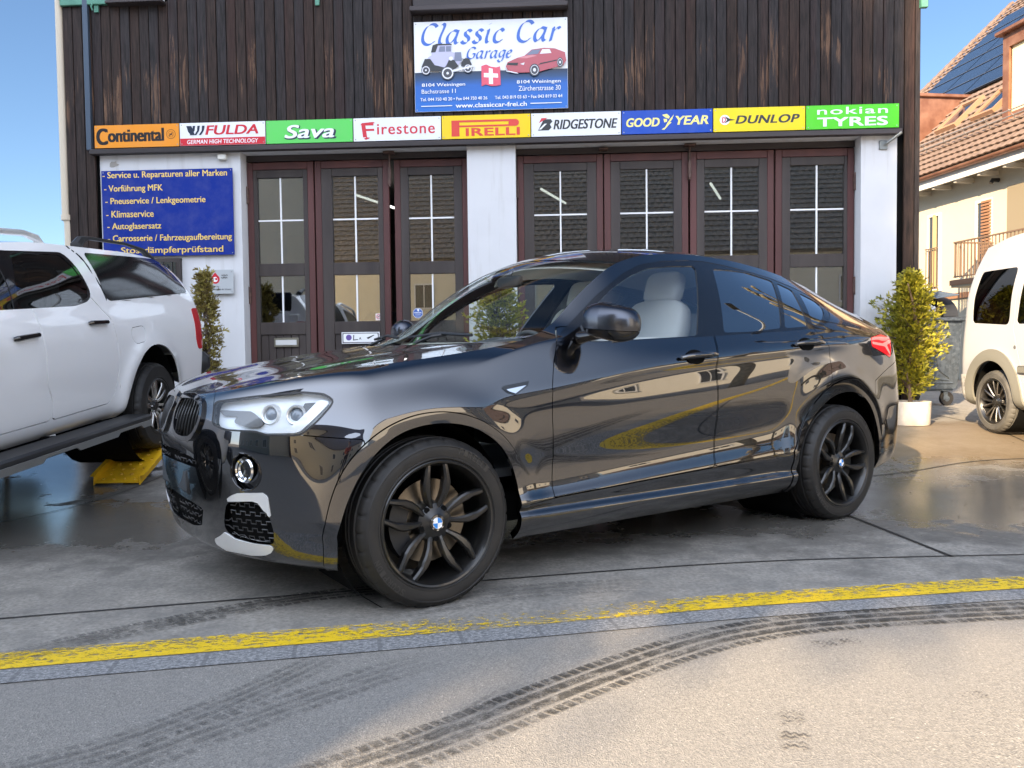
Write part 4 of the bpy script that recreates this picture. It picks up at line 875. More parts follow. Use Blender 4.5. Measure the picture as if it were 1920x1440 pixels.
# ---------------------------------------------------------------- tiled house on the right, local x along its wall (towards the street), y out of the wall
HE = Vector((.1339, -.991, 0)); HN = Vector((-.991, -.1339, 0))
def house_frame(): return Matrix(((HE.x, HN.x, 0, 11.2), (HE.y, HN.y, 0, 22), (0, 0, 1, 0), (0, 0, 0, 1)))
ho = thing('tiled_house', 'cream house with brown tiled roof, solar panels and copper dormers right of the garage', 'house'); ho.matrix_world = house_frame()
PT = rad(43); OFF, ZE = .55, 5.48
def rp_(a, u, lift=0): return (a, OFF - u * cos(PT) + lift * sin(PT), ZE + u * sin(PT) + lift * cos(PT))
M['cream'] = plaster_mat('cream_render', (.46, .42, .33), .25)
def tile_mat(name, c1, c2):
    m = mat(name, c1, .75); n = NT(m); v = n.coord('Object'); f = n.noise(v, 7, 6, .7); g = n.noise(n.coord('Object', (3, 3, 3)), 2.2, 3)
    c = n.ramp(f, [(.3, c1), (.7, c2)]); c = n.mix(n.ramp(g, [(.45, 0.0), (.75, .45)]), c, tuple(x * .55 for x in c1)); n.set('Base Color', c); return m
M['tile'] = tile_mat('brown_roof_tile', (.115, .078, .060), (.20, .140, .108))
L0, L1 = -5.65, 9.0; DEP = 17.0
w = MB(); w.box(((L0 + L1) / 2 + .25, -DEP / 2, 2.7), (L1 - L0 - .5, DEP, 5.4))
w.build('wall', M['cream'], ho)
# courses of tiles: wavy strips, each lapping the one below
def tile_field(a0, a1, u0, u1, parent, m, rp, du=.30, da=.22):
    mb = MB(); nu = int((u1 - u0) / du); na = int((a1 - a0) / da * 4)
    for i in range(nu):
        ua, ub = u0 + i * du, u0 + (i + 1) * du + .05; row = []
        A = np.linspace(a0, a1, na + 1); prof = [.035 * abs(math.sin(pi * (a / da + (i % 2) * .5))) ** .7 for a in A]
        mb.grid([[rp(a, ua, .055 + q - .03) for a, q in zip(A, prof)], [rp(a, ua, .055 + q) for a, q in zip(A, prof)], [rp(a, ub, .005 + q) for a, q in zip(A, prof)]], 0, None, True)
    return mb.build('roof_tiles', m, parent, 0)
UR = DEP / 2 / cos(PT) + .8
rf = MB(); rf.add([rp_(L0 - .3, 0), rp_(L1, 0), rp_(L1, UR), rp_(L0 - .3, UR)] + [rp_(L0 - .3, 0, -.18), rp_(L1, 0, -.18), rp_(L1, UR, -.18), rp_(L0 - .3, UR, -.18)], [(0, 1, 2, 3), (7, 6, 5, 4), (0, 4, 5, 1), (3, 7, 4, 0), (2, 6, 7, 3)])
zr = ZE + UR * sin(PT); rf.add([rp_(L0 - .3, UR), rp_(L1, UR), (L1, -DEP - OFF, ZE), (L0 - .3, -DEP - OFF, ZE)], [(0, 1, 2, 3)])
rf.add([(L0 + .02, OFF - .6, ZE - .2), (L0 + .02, -DEP, ZE - .2), (L0 + .02, OFF - UR * cos(PT), zr - .25)], [(0, 1, 2)], 1)
rf.build('roof', [mat('roof_underside', (.42, .33, .22), .7), M['cream']], ho)
tile_field(L0 - .35, L1, .02, 4.3, ho, M['tile'], rp_); tile_field(L0 - .35, L0 + .35, 4.3, UR, ho, M['tile'], rp_); tile_field(L0 + .35, L1, 10.05, UR, ho, M['tile'], rp_)
v_ = MB()
for i in range(34): a = L0 - .42; v_.box((0, 0, 0), (.20, .42, .09), 0, Matrix.Translation(rp_(a, .25 + i * .33, .09)) @ rotx(-PT - .06), .02)
v_.build('verge_tiles', M['tile'], ho)
sp = bpy.data.objects.new('solar_array', None); link(sp, ho)
pm = mat('solar_glass', (.012, .018, .030), .06, 0, .6); fmm = mat('panel_frame', (.20, .21, .22), .35, .8)
pr = MB(); pf = MB()
for j in range(6):
    ua = 4.38 + j * .95
    for i in range(11):
        a = L0 + .40 + i * 1.72
        if a + 1.7 > 8.6: break
        pr.add([rp_(a + .02, ua + .02, .10), rp_(a + 1.69, ua + .02, .10), rp_(a + 1.69, ua + .92, .10), rp_(a + .02, ua + .92, .10)], [(0, 1, 2, 3)])
    pf.add([rp_(L0 + .40, ua - .025, .115), rp_(8.6, ua - .025, .115), rp_(8.6, ua + .02, .115), rp_(L0 + .40, ua + .02, .115)], [(0, 1, 2, 3)])
pf.add([rp_(L0 + .35, 4.33, .085), rp_(8.6, 4.33, .085), rp_(8.6, 10.06, .085), rp_(L0 + .35, 10.06, .085)], [(0, 1, 2, 3)], 1)
pr.build('panels', pm, sp); pf.build('rails', [fmm, mat('panel_gap', (.02, .02, .025), .5)], sp)
M['copper'] = noisy('brown_copper_sheet', (.20, .085, .05), (.32, .16, .10), 2.5, .42, 5, 0, (1, 1, 1), .35, .65, .5)
# dormer whose cheek shows beside the garage, and one nearer the street
def dormer(a0, a1, u0, zt, name, blind):
    d = bpy.data.objects.new(name, None); link(d, ho); y0 = rp_(0, u0)[1] + .02; zb = rp_(0, u0)[2]; ut = (zt - ZE) / sin(PT); yb = rp_(0, ut)[1] - .3
    c = MB()
    for a in (a0, a1): c.prism([(y0, zb - .1), (y0, zt), (yb, zt), (yb, zt - .28)], -.03, .03, 0, Matrix(((0, 0, 1, a), (1, 0, 0, 0), (0, 1, 0, 0), (0, 0, 0, 1))))
    c.box(((a0 + a1) / 2, y0 - .03, zb + .06), (a1 - a0, .06, .22)); c.build('cheek', M['copper'], d)
    MB().box(((a0 + a1) / 2, (y0 + yb) / 2 + .08, zt + .05), (a1 - a0 + .24, y0 - yb + .24, .10), 0, None, .02).build('flat_roof', M['copper'], d)
    f = MB(); s_ = .2; f.box((a0 + s_ / 2, y0 + .02, (zb + zt) / 2), (s_, .06, zt - zb)); f.box((a1 - s_ / 2, y0 + .02, (zb + zt) / 2), (s_, .06, zt - zb)); f.box(((a0 + a1) / 2, y0 + .02, zt - .16), (a1 - a0 - 2 * s_, .058, .32)); f.build('front_frame', M['copper'], d)
    MB().box(((a0 + a1) / 2, y0 - .06, (zb + zt) / 2), (a1 - a0 - 2 * s_, .05, zt - zb)).build('blind', blind, d)
dormer(-5.0, -1.55, 1.95, 8.34, 'dormer', M['cream']); dormer(2.40, 6.4, 1.5, 8.55, 'dormer', mat('cream_blind', (.66, .54, .33), .7))
gu = MB(); gu.lathe([(.075, L0 - .4), (.085, L0 - .4), (.085, L1), (.075, L1)], 14, 0, Matrix(((0, 0, 1, 0), (1, 0, 0, OFF + .075), (0, 1, 0, ZE - .04), (0, 0, 0, 1))), pi, 2 * pi)
for i in range(17): gu.lathe([(.09, -.02), (.09, .02)], 12, 0, Matrix(((0, 0, 1, L0 + i), (1, 0, 0, OFF + .075), (0, 1, 0, ZE - .04), (0, 0, 0, 1))), pi, 2 * pi)
gu.build('gutter', M['copper'], ho)
MB().box(((L0 + L1) / 2 - .2, OFF - .03, ZE - .20), (L1 - L0 + .4, .05, .26)).build('fascia', mat('white_fascia', (.60, .59, .57), .5), ho)
M['rafter'] = mat('white_rafter', (.50, .47, .41), .6)
for i in range(18): MB().box((L0 + .3 + i * .82, .22, ZE - .33), (.10, .55, .12), 0, None, .01).build('rafter_end', M['rafter'], ho)
gd = MB()
for q in (.18, .32): gd.tube([rp_(-3, 1.28, q), rp_(8.5, 1.28, q)], .018, 6)
for i in range(14): gd.tube([rp_(-2.6 + i * .8, 1.28, .04), rp_(-2.6 + i * .8, 1.28, .36)], .014, 6)
gd.build('snow_guard', mat('zinc_rail', (.40, .38, .36), .4, .7), ho)
for a, u in ((-.42, 2.35), (1.10, 2.25)):
    k = bpy.data.objects.new('skylight', None); link(k, ho)
    f = MB(); 
    for (x0, x1, y0, y1) in ((-.42, -.34, -.1, 1.1), (.34, .42, -.1, 1.1), (-.34, .34, -.1, .0), (-.34, .34, 1.0, 1.1)):
        f.add([rp_(a + x, u + y, h) for h in (.04, .18) for x, y in ((x0, y0), (x1, y0), (x1, y1), (x0, y1))], [(0, 3, 2, 1), (4, 5, 6, 7), (0, 1, 5, 4), (1, 2, 6, 5), (2, 3, 7, 6), (3, 0, 4, 7)])
    f.build('frame', mat('skylight_frame', (.30, .17, .10), .5), k); g = MB(); g.add([rp_(a + x, u + y, .13) for x, y in ((-.34, 0), (.34, 0), (.34, 1.0), (-.34, 1.0))], [(0, 1, 2, 3)]); g.build('glass', pm, k)
# wall openings
brown = mat('brown_shutter', (.25, .13, .07), .6); dk_ = mat('dark_window', (.035, .04, .045), .08, 0, .5); iron = mat('brown_iron_rail', (.14, .09, .06), .5); lin = mat('opening_reveal', (.58, .54, .46), .8)
def opening(a0, a1, z0, z1, shutter=False):
    k = bpy.data.objects.new('window', None); link(k, ho)
    MB().box(((a0 + a1) / 2, .004, (z0 + z1) / 2), (a1 - a0, .02, z1 - z0)).build('glass', dk_, k)
    f = MB()
    for x in (a0, a1): f.box((x, .02, (z0 + z1) / 2), (.07, .05, z1 - z0 + .07), 0, None, .005)
    f.box(((a0 + a1) / 2, .02, z1), (a1 - a0 - .075, .048, .07)); f.box(((a0 + a1) / 2, .06, z0 - .03), (a1 - a0 + .16, .14, .05)); f.build('frame', lin, k)
    if shutter:
        s_ = MB(); n = int((z1 - z0) / .075)
        for i in range(n): s_.box(((a0 + a1) / 2 + .12, .05, z0 + .04 + i * (z1 - z0) / n), (a1 - a0 - .15, .03, .055), 0, tr(0, 0, 0), .004)
        s_.build('shutter', brown, k)
    return k
k = opening(.38, .84, 2.58, 4.54); r = MB()
for i in range(5): r.tube([(.40 + i * .105, .10, 2.56), (.40 + i * .105, .10, 3.66)], .012, 6)
r.tube([(.36, .10, 3.66), (.86, .10, 3.66)], .016, 6); r.tube([(.36, .10, 2.58), (.86, .10, 2.58)], .014, 6); r.build('window_rail', iron, k)
MB().box((.64, .03, 3.6), (.12, .03, 1.9)).build('curtain', mat('ochre_curtain', (.40, .33, .17), .8), k)
opening(2.20, 2.68, 2.75, 4.58, True); opening(-2.6, -2.0, 2.7, 4.4, True); opening(-4.6, -4.0, 2.7, 4.4)
rc = MB(); rc.box((5.4, .012, 3.70), (4.4, .02, 2.14)); rc.build('recess_shade_sheet', mat('balcony_shade_wall', (.20, .17, .12), .8), ho)  # flat dark sheet on the wall, the recess's shade put into its colour
bl = bpy.data.objects.new('balcony', None); link(bl, ho)
MB().box((5.25, .55, 2.54), (5.0, 1.1, .18), 0, None, .01).build('slab', M['cream'], bl); MB().box((5.25, 1.115, 2.56), (5.02, .03, .12)).build('edge', brown, bl)
r = MB()
for i in range(45): r.box((2.83 + i * .11, 1.06, 3.09), (.022, .014, .82))
r.box((5.3, 1.06, 3.51), (5.0, .04, .035)); r.box((5.3, 1.06, 2.70), (5.0, .03, .025))
for i in range(10): r.box((2.82, .12 + i * .1, 3.09), (.014, .022, .82))
r.box((2.82, .55, 3.51), (.04, .98, .035)); r.build('railing', iron, bl)
MB().box((5.3, .045, 1.2), (1.3, .04, 2.2)).build('garage_door', brown, ho); b_ = MB(); b_.box((1.2, .03, 2.35), (1.6, .05, .14)); b_.build('timber_band', brown, ho)
vn = MB(); vn.tube([(2.9, .0, 4.98), (2.9, .16, 4.98), (2.9, .2, 4.9)], .05, 10); vn.build('vent_pipe', M['plastic'], ho)

# ---------------------------------------------------------------- dark coupe SUV in the middle
OUT = {
'arch_out_f': [(0.499, 0.344), (0.467, 0.484), (0.415, 0.605), (0.32, 0.711), (0.219, 0.77), (0.104, 0.803), (-0.031, 0.811), (-0.141, 0.791), (-0.239, 0.747), (-0.336, 0.676), (-0.407, 0.591), (-0.453, 0.48), (-0.45, 0.386)] ,
'arch_in_f': [(0.439, 0.347), (0.398, 0.48), (0.339, 0.6), (0.265, 0.688), (0.16, 0.743), (0.043, 0.763), (-0.076, 0.761), (-0.191, 0.73), (-0.296, 0.662), (-0.365, 0.578), (-0.408, 0.459), (-0.404, 0.312)] ,
'arch_out_r': [(-2.308, 0.457), (-2.416, 0.585), (-2.499, 0.714), (-2.623, 0.807), (-2.763, 0.856), (-2.893, 0.866), (-3.038, 0.838), (-3.143, 0.763), (-3.199, 0.668), (-3.201, 0.497)] ,
'arch_in_r': [(-2.35, 0.448), (-2.46, 0.569), (-2.556, 0.674), (-2.663, 0.751), (-2.802, 0.782), (-2.904, 0.784), (-3.011, 0.755), (-3.089, 0.687), (-3.15, 0.579), (-3.185, 0.339)] ,
'dlo_top': [(-0.676, 1.097), (-0.808, 1.175), (-1.023, 1.318), (-1.234, 1.434), (-1.393, 1.497), (-1.568, 1.528), (-1.793, 1.546), (-1.919, 1.547), (-2.082, 1.534), (-2.277, 1.509), (-2.502, 1.475), (-2.698, 1.424), (-2.838, 1.368), (-2.903, 1.301), (-2.849, 1.245), (-2.774, 1.205), (-2.676, 1.171), (-2.563, 1.158)] ,
'belt': [(-2.295, 1.142), (-2.042, 1.131), (-1.724, 1.114), (-1.264, 1.099), (-0.953, 1.086), (-0.84, 1.087)] ,
'fdoor_front': [(-0.674, 1.094), (-0.63, 1.002), (-0.592, 0.886), (-0.589, 0.737), (-0.605, 0.566), (-0.596, 0.385)] ,
'bline': [(-1.657, 0.431), (-1.677, 0.526), (-1.687, 0.673), (-1.683, 0.82), (-1.67, 0.919), (-1.681, 1.014), (-1.715, 1.104), (-1.723, 1.125), (-1.921, 1.539)] ,
'doorbot': [(-0.596, 0.386), (-1.669, 0.427), (-2.324, 0.45)] ,
'rdoor_rear': [(-2.685, 1.409), (-2.593, 1.174), (-2.586, 1.151), (-2.66, 1.052), (-2.673, 0.929), (-2.672, 0.843)] ,
'glass_f': [(-0.842, 1.086), (-0.92, 1.22), (-0.996, 1.272), (-1.138, 1.361), (-1.296, 1.433), (-1.444, 1.484), (-1.619, 1.505), (-1.831, 1.516), (-1.604, 1.115), (-1.265, 1.101), (-0.954, 1.089)] ,
'glass_r1': [(-1.963, 1.504), (-1.811, 1.133), (-2.049, 1.14), (-2.303, 1.162), (-2.502, 1.46), (-2.269, 1.502), (-2.081, 1.508)] ,
'glass_r2': [(-2.532, 1.451), (-2.328, 1.16), (-2.548, 1.174), (-2.656, 1.408)] ,
'glass_q': [(-2.71, 1.396), (-2.591, 1.177), (-2.665, 1.191), (-2.78, 1.244), (-2.844, 1.292), (-2.839, 1.34)] ,
'tail': [(-3.156, 1.109), (-3.327, 1.13), (-3.456, 1.105), (-3.389, 0.976), (-3.305, 1.005), (-3.148, 1.05)] ,
'rbump': [(-3.161, 0.841), (-3.268, 0.879), (-3.36, 0.911), (-3.405, 0.934)] ,
'fseam': [(0.324, 0.714), (0.557, 0.736)] ,
'headlight': [(1.024, 0.857), (0.773, 0.883), (0.549, 0.9), (0.455, 0.892), (0.417, 0.868), (0.428, 0.846), (0.491, 0.787), (0.549, 0.743), (0.572, 0.732), (0.713, 0.733), (0.756, 0.746), (0.919, 0.747), (1.008, 0.767)] ,
'hl_mask': [(1.024, 0.857), (1.084, 0.859), (1.084, 0.78), (1.027, 0.764)] ,
'hl_dark': [(1.01, 0.831), (0.797, 0.831), (0.735, 0.787), (0.743, 0.768), (0.81, 0.763), (0.901, 0.783), (0.876, 0.81), (0.972, 0.809)] ,
'hl_drl': [(0.483, 0.865), (0.429, 0.866), (0.576, 0.739), (0.722, 0.738), (0.741, 0.753), (0.617, 0.758)] ,
'hl_dark2': [(0.556, 0.862), (0.483, 0.865), (0.555, 0.803)] ,
'hl_proj': [(0.713, 0.817), (0.596, 0.818)] ,
'kidney': [(1.493, 0.862), (1.433, 0.876), (1.221, 0.879), (1.118, 0.858), (1.088, 0.819), (1.083, 0.776), (1.109, 0.726), (1.161, 0.69), (1.264, 0.685), (1.36, 0.696), (1.409, 0.732), (1.477, 0.806)] ,
'fog': [(0.808, 0.594), (0.896, 0.585), (0.791, 0.659)] ,
'trim_up': [(0.925, 0.467), (0.899, 0.489), (0.854, 0.504), (0.719, 0.513), (0.71, 0.495), (0.703, 0.417), (0.716, 0.425), (0.757, 0.475), (0.783, 0.479)] ,
'intake': [(0.926, 0.46), (0.783, 0.477), (0.755, 0.471), (0.708, 0.415), (0.698, 0.36), (0.712, 0.308), (0.806, 0.307), (0.912, 0.319), (0.956, 0.346), (0.955, 0.383)] ,
'trim_lo': [(0.959, 0.339), (0.915, 0.314), (0.818, 0.306), (0.713, 0.303), (0.726, 0.277), (0.761, 0.262), (0.833, 0.255), (0.91, 0.257), (1.001, 0.256), (1.058, 0.275), (1.061, 0.294), (1.0, 0.317)] ,
'mouth': [(1.216, 0.434), (1.099, 0.416), (1.125, 0.342), (1.195, 0.346)] ,
'slot': [(1.354, 0.638), (1.159, 0.625), (1.091, 0.596), (1.102, 0.584), (1.294, 0.596)] ,
'washer': [(0.907, 0.691), (0.87, 0.727), (0.79, 0.73), (0.794, 0.715), (0.828, 0.686), (0.904, 0.682)] ,
'vent': [(-0.329, 0.886), (-0.338, 0.894), (-0.457, 0.906), (-0.456, 0.89), (-0.388, 0.861), (-0.346, 0.871)] ,
'handle_f': [(-1.409, 1.0), (-1.656, 1.014)] ,
'handle_r': [(-2.341, 1.066), (-2.595, 1.072)] ,
'sill': [(-0.399, 0.31), (-2.211, 0.324)] ,
}
def coons(L, R, B, T):
    nu, nv = len(L), len(B); u = np.linspace(0, 1, nu)[:, None, None]; v = np.linspace(0, 1, nv)[None, :, None]
    return (1 - v) * L[:, None] + v * R[:, None] + (1 - u) * B[None] + u * T[None] - ((1 - u) * (1 - v) * B[0] + (1 - u) * v * B[-1] + u * (1 - v) * T[0] + u * v * T[-1])

def resample(C, n):
    C = np.asarray(C, float); d = np.r_[0, np.cumsum(np.linalg.norm(np.diff(C, axis=0), axis=1))]; t = np.linspace(0, d[-1], n)
    return np.stack([np.interp(t, d, C[:, a]) for a in range(3)], 1)

def sheet(name, P, m, parent, thick=.012, up=1):
    """smooth sheet from a grid with analytic normals and a turned-down rim"""
    du = np.gradient(P, axis=0); dv = np.gradient(P, axis=1); N = np.cross(du, dv); N /= np.maximum(np.linalg.norm(N, axis=2, keepdims=True), 1e-9)
    if N[..., 2].mean() * up < 0: N = -N; P = P[:, ::-1]; N = N[:, ::-1]
    S = np.zeros(P.shape[:2] + (2,)); k = Skin(P, N, S)
    c = np.cross(P[1, 0] - P[0, 0], P[0, 1] - P[0, 0])
    if c @ N[0, 0] > 0: k.F = [[f[0], f[3], f[2], f[1]] for f in k.F]
    # Skin quads run (0,0)(0,1)(1,1)(1,0); turn them to face the normal
    f = k.F[0]; a = np.cross(k.V[f[1]] - k.V[f[0]], k.V[f[2]] - k.V[f[0]])
    if a @ k.N[f[0]] < 0: k.F = [g[::-1] for g in k.F]
    return panel(name, k, k.F, m, parent, thick, 0, 0)

def superell(c, d, e1=.5, e2=.5, nu=18, nv=12, T=None):
    sg = lambda x, e: math.copysign(abs(x) ** e, x)
    P = []
    for j in range(nv + 1):
        a = -pi / 2 + pi * j / nv; row = []
        for i in range(nu + 1):
            b = 2 * pi * i / nu
            row.append((c[0] + d[0] / 2 * sg(cos(a), e1) * sg(cos(b), e2), c[1] + d[1] / 2 * sg(cos(a), e1) * sg(sin(b), e2), c[2] + d[2] / 2 * sg(sin(a), e1)))
        P.append(row)
    return P

def loft(mb, secs, mi=0, T=None, closed=True):
    n = len(secs[0]); vs = [p for s_ in secs for p in s_]; fs = []
    for i in range(len(secs) - 1):
        for k in range(n if closed else n - 1): fs.append((i * n + k, i * n + (k + 1) % n, (i + 1) * n + (k + 1) % n, (i + 1) * n + k))
    if closed: fs += [tuple(range(n))[::-1], tuple(range((len(secs) - 1) * n, len(secs) * n))]
    return mb.add(vs, fs, mi, T)

WHEEL_T = rotx(-pi / 2)                                   # local z (axle) -> outward y
def tyre_mesh(R, rim, w, n=240, sip=8, side_flat=0):
    """half-turn lathe profile with tread grooves; sipes cut across the shoulders"""
    h = w / 2; g = .007
    prof = [(rim - .004, h - .022, 0), (rim + .006, h - .006, 0), (rim + .014, h - .003, 0), (rim + .016, h + .001, 0), (rim + .020, h + .001, 0), (rim + .022, h - .0015, 0), (rim + (R - rim) * .5, h + .002, 0), (R - .036, h - .001, 0), (R - .034, h + .0015, 0), (R - .030, h + .001, 0), (R - .026, h - .005, 0), (R - .012, h - .014, 1), (R - .004, h - .030, 1), (R - .001, h - .046, 1),
            (R - g, h - .049, 0), (R - g, h - .058, 0), (R, h - .061, 0), (R, .022, 0), (R - g, .019, 0), (R - g, .010, 0), (R, .007, 0)]
    prof = prof + [(r, -z, s) for r, z, s in prof[::-1]]
    vs, fs = [], []
    for r, z, s in prof:
        for k in range(n):
            a = 2 * pi * k / n; rr = r - (.006 if s and k % sip == 0 else 0); vs.append((rr * cos(a), rr * sin(a), z))
    m = len(prof)
    for i in range(m - 1):
        for k in range(n): fs.append((i * n + k, (i + 1) * n + k, (i + 1) * n + (k + 1) % n, i * n + (k + 1) % n))
    return vs, fs

def roundel(parent, r, T):
    mb = MB(); mb.lathe([(0.0001, .004), (r * .66, .003), (r * .68, .0045), (r * .98, .002), (r, -.004)], 32, 0, T)
    for q in range(4):
        vs = [(0, 0, .0055)] + [(r * .62 * cos(a), r * .62 * sin(a), .0045) for a in np.linspace(q * pi / 2, (q + 1) * pi / 2, 8)]
        mb.add(vs, [(0, i, i + 1) for i in range(1, 8)], 1 + q % 2, T)
    mb.lathe([(r * .62, .0048), (r * .67, .0054), (r * .70, .0048)], 32, 3, T)
    for ch, a in (('B', 48), ('M', 0), ('W', -48)):
        vs, fs = fit_text(ch, r * .26, r * .2, 0, .02, .0006)
        mb.add(vs, fs, 3, T @ rotzm(rad(a)) @ tr(0, r * .83, .0052))
    return mb.build('roundel', [M['gloss_black'], M['blue_roundel'], M['white'], M['chrome']], parent)

def brake(parent, R, T):
    d = MB(); d.lathe([(.075, -.012), (R, -.012), (R, -.040), (.075, -.040), (.075, -.012)], 40, 0, T); d.lathe([(.02, .0), (.078, -.002), (.080, -.014)], 30, 0, T)
    d.build('brake_disc', M['steel'], parent)
    c = MB(); a0, a1 = rad(-38), rad(38)
    loft(c, [[(r * cos(a), r * sin(a), z) for r, z in ((R - .06, .012), (R + .018, .008), (R + .02, -.05), (R - .06, -.05))] for a in np.linspace(a0, a1, 8)], 0, T)
    c.build('brake_caliper', M['plastic'], parent)

def hero_wheel(parent, x, y, side, spin):
    sgn_ = 1; hub = bpy.data.objects.new('wheel', None); link(hub, parent); hub.location = (x, y, .3455); hub.rotation_euler = (0, 0, 0 if side > 0 else pi)
    T = WHEEL_T
    vs, fs = tyre_mesh(.3515, .252, .245); MB().add(vs, fs, 0, T).build('tyre', M['rubber'], hub, 50)
    rb = MB(); h = .1225
    rb.lathe([(.262, h - .012), (.2625, h - .003), (.258, h + .001), (.250, h - .002), (.244, h - .012), (.236, h - .03), (.230, h - .06), (.226, -.02), (.232, -.10), (.250, -.115), (.256, -.115), (.235, -.085), (.232, .02), (.240, h - .03), (.262, h - .012)], 72, 0, T)
    zc = h - .010
    for k in range(5):
        for sgn in (-1, 1):
            secs = []
            for r, lat, wd, z in ((.052, .013, .021, -.030), (.075, .023, .021, -.022), (.105, .036, .025, -.012), (.140, .0450, .030, -.004), (.172, .0470, .030, .000), (.180, .0475, .024, .001), (.205, .0440, .022, .002), (.232, .0400, .020, .000), (.250, .0380, .021, -.004)):
                a, b, z0 = lat * sgn - wd / 2, lat * sgn + wd / 2, zc + z
                secs.append([(r, a, z0 - .040), (r, a - .002, z0 - .008), (r, a + .005, z0), (r, b - .005, z0), (r, b + .002, z0 - .008), (r, b, z0 - .040)][::-1])
            loft(rb, secs, 0, T @ rotzm(rad(90 - 18 - spin - 72 * k)))
        rb.tube([(.066 * cos(rad(90 + 18 - spin - 72 * k)), .066 * sin(rad(90 + 18 - spin - 72 * k)), zc - .06), (.066 * cos(rad(90 + 18 - spin - 72 * k)), .066 * sin(rad(90 + 18 - spin - 72 * k)), zc - .0255)], .0125, 10, 1, True, T)
    rb.lathe([(.0001, zc - .018), (.034, zc - .016), (.040, zc - .020), (.060, zc - .026), (.078, zc - .034), (.086, zc - .060), (.086, zc - .09)], 40, 0, T)
    rb.build('rim', [M['satin_black'], M['void']], hub, 28)
    for word_, a0 in (('SCORPION', 55), ('PIRELLI', 250)):
        lt_ = MB()
        for i, ch in enumerate(word_):
            v_, f_ = fit_text(ch, .018, .026, 0, .02, .0008); lt_.add(v_, f_, 0, T @ rotzm(rad(a0 - 90 - i * 4.6 * sgn_)) @ tr(0, .306, .1242))
        lt_.build('sidewall_lettering', M['raised_rubber'], hub, 0)
    roundel(hub, .034, T @ tr(0, 0, zc - .014))
    brake(hub, .174, T @ tr(0, 0, .035) @ rotzm(rad(10 if x > -1 else 170)))
    return hub

def surf_at(k, s_, z_):
    i = ((k.S - np.array([s_, z_])) ** 2).sum(1).argmin(); return k.V[i], k.N[i]

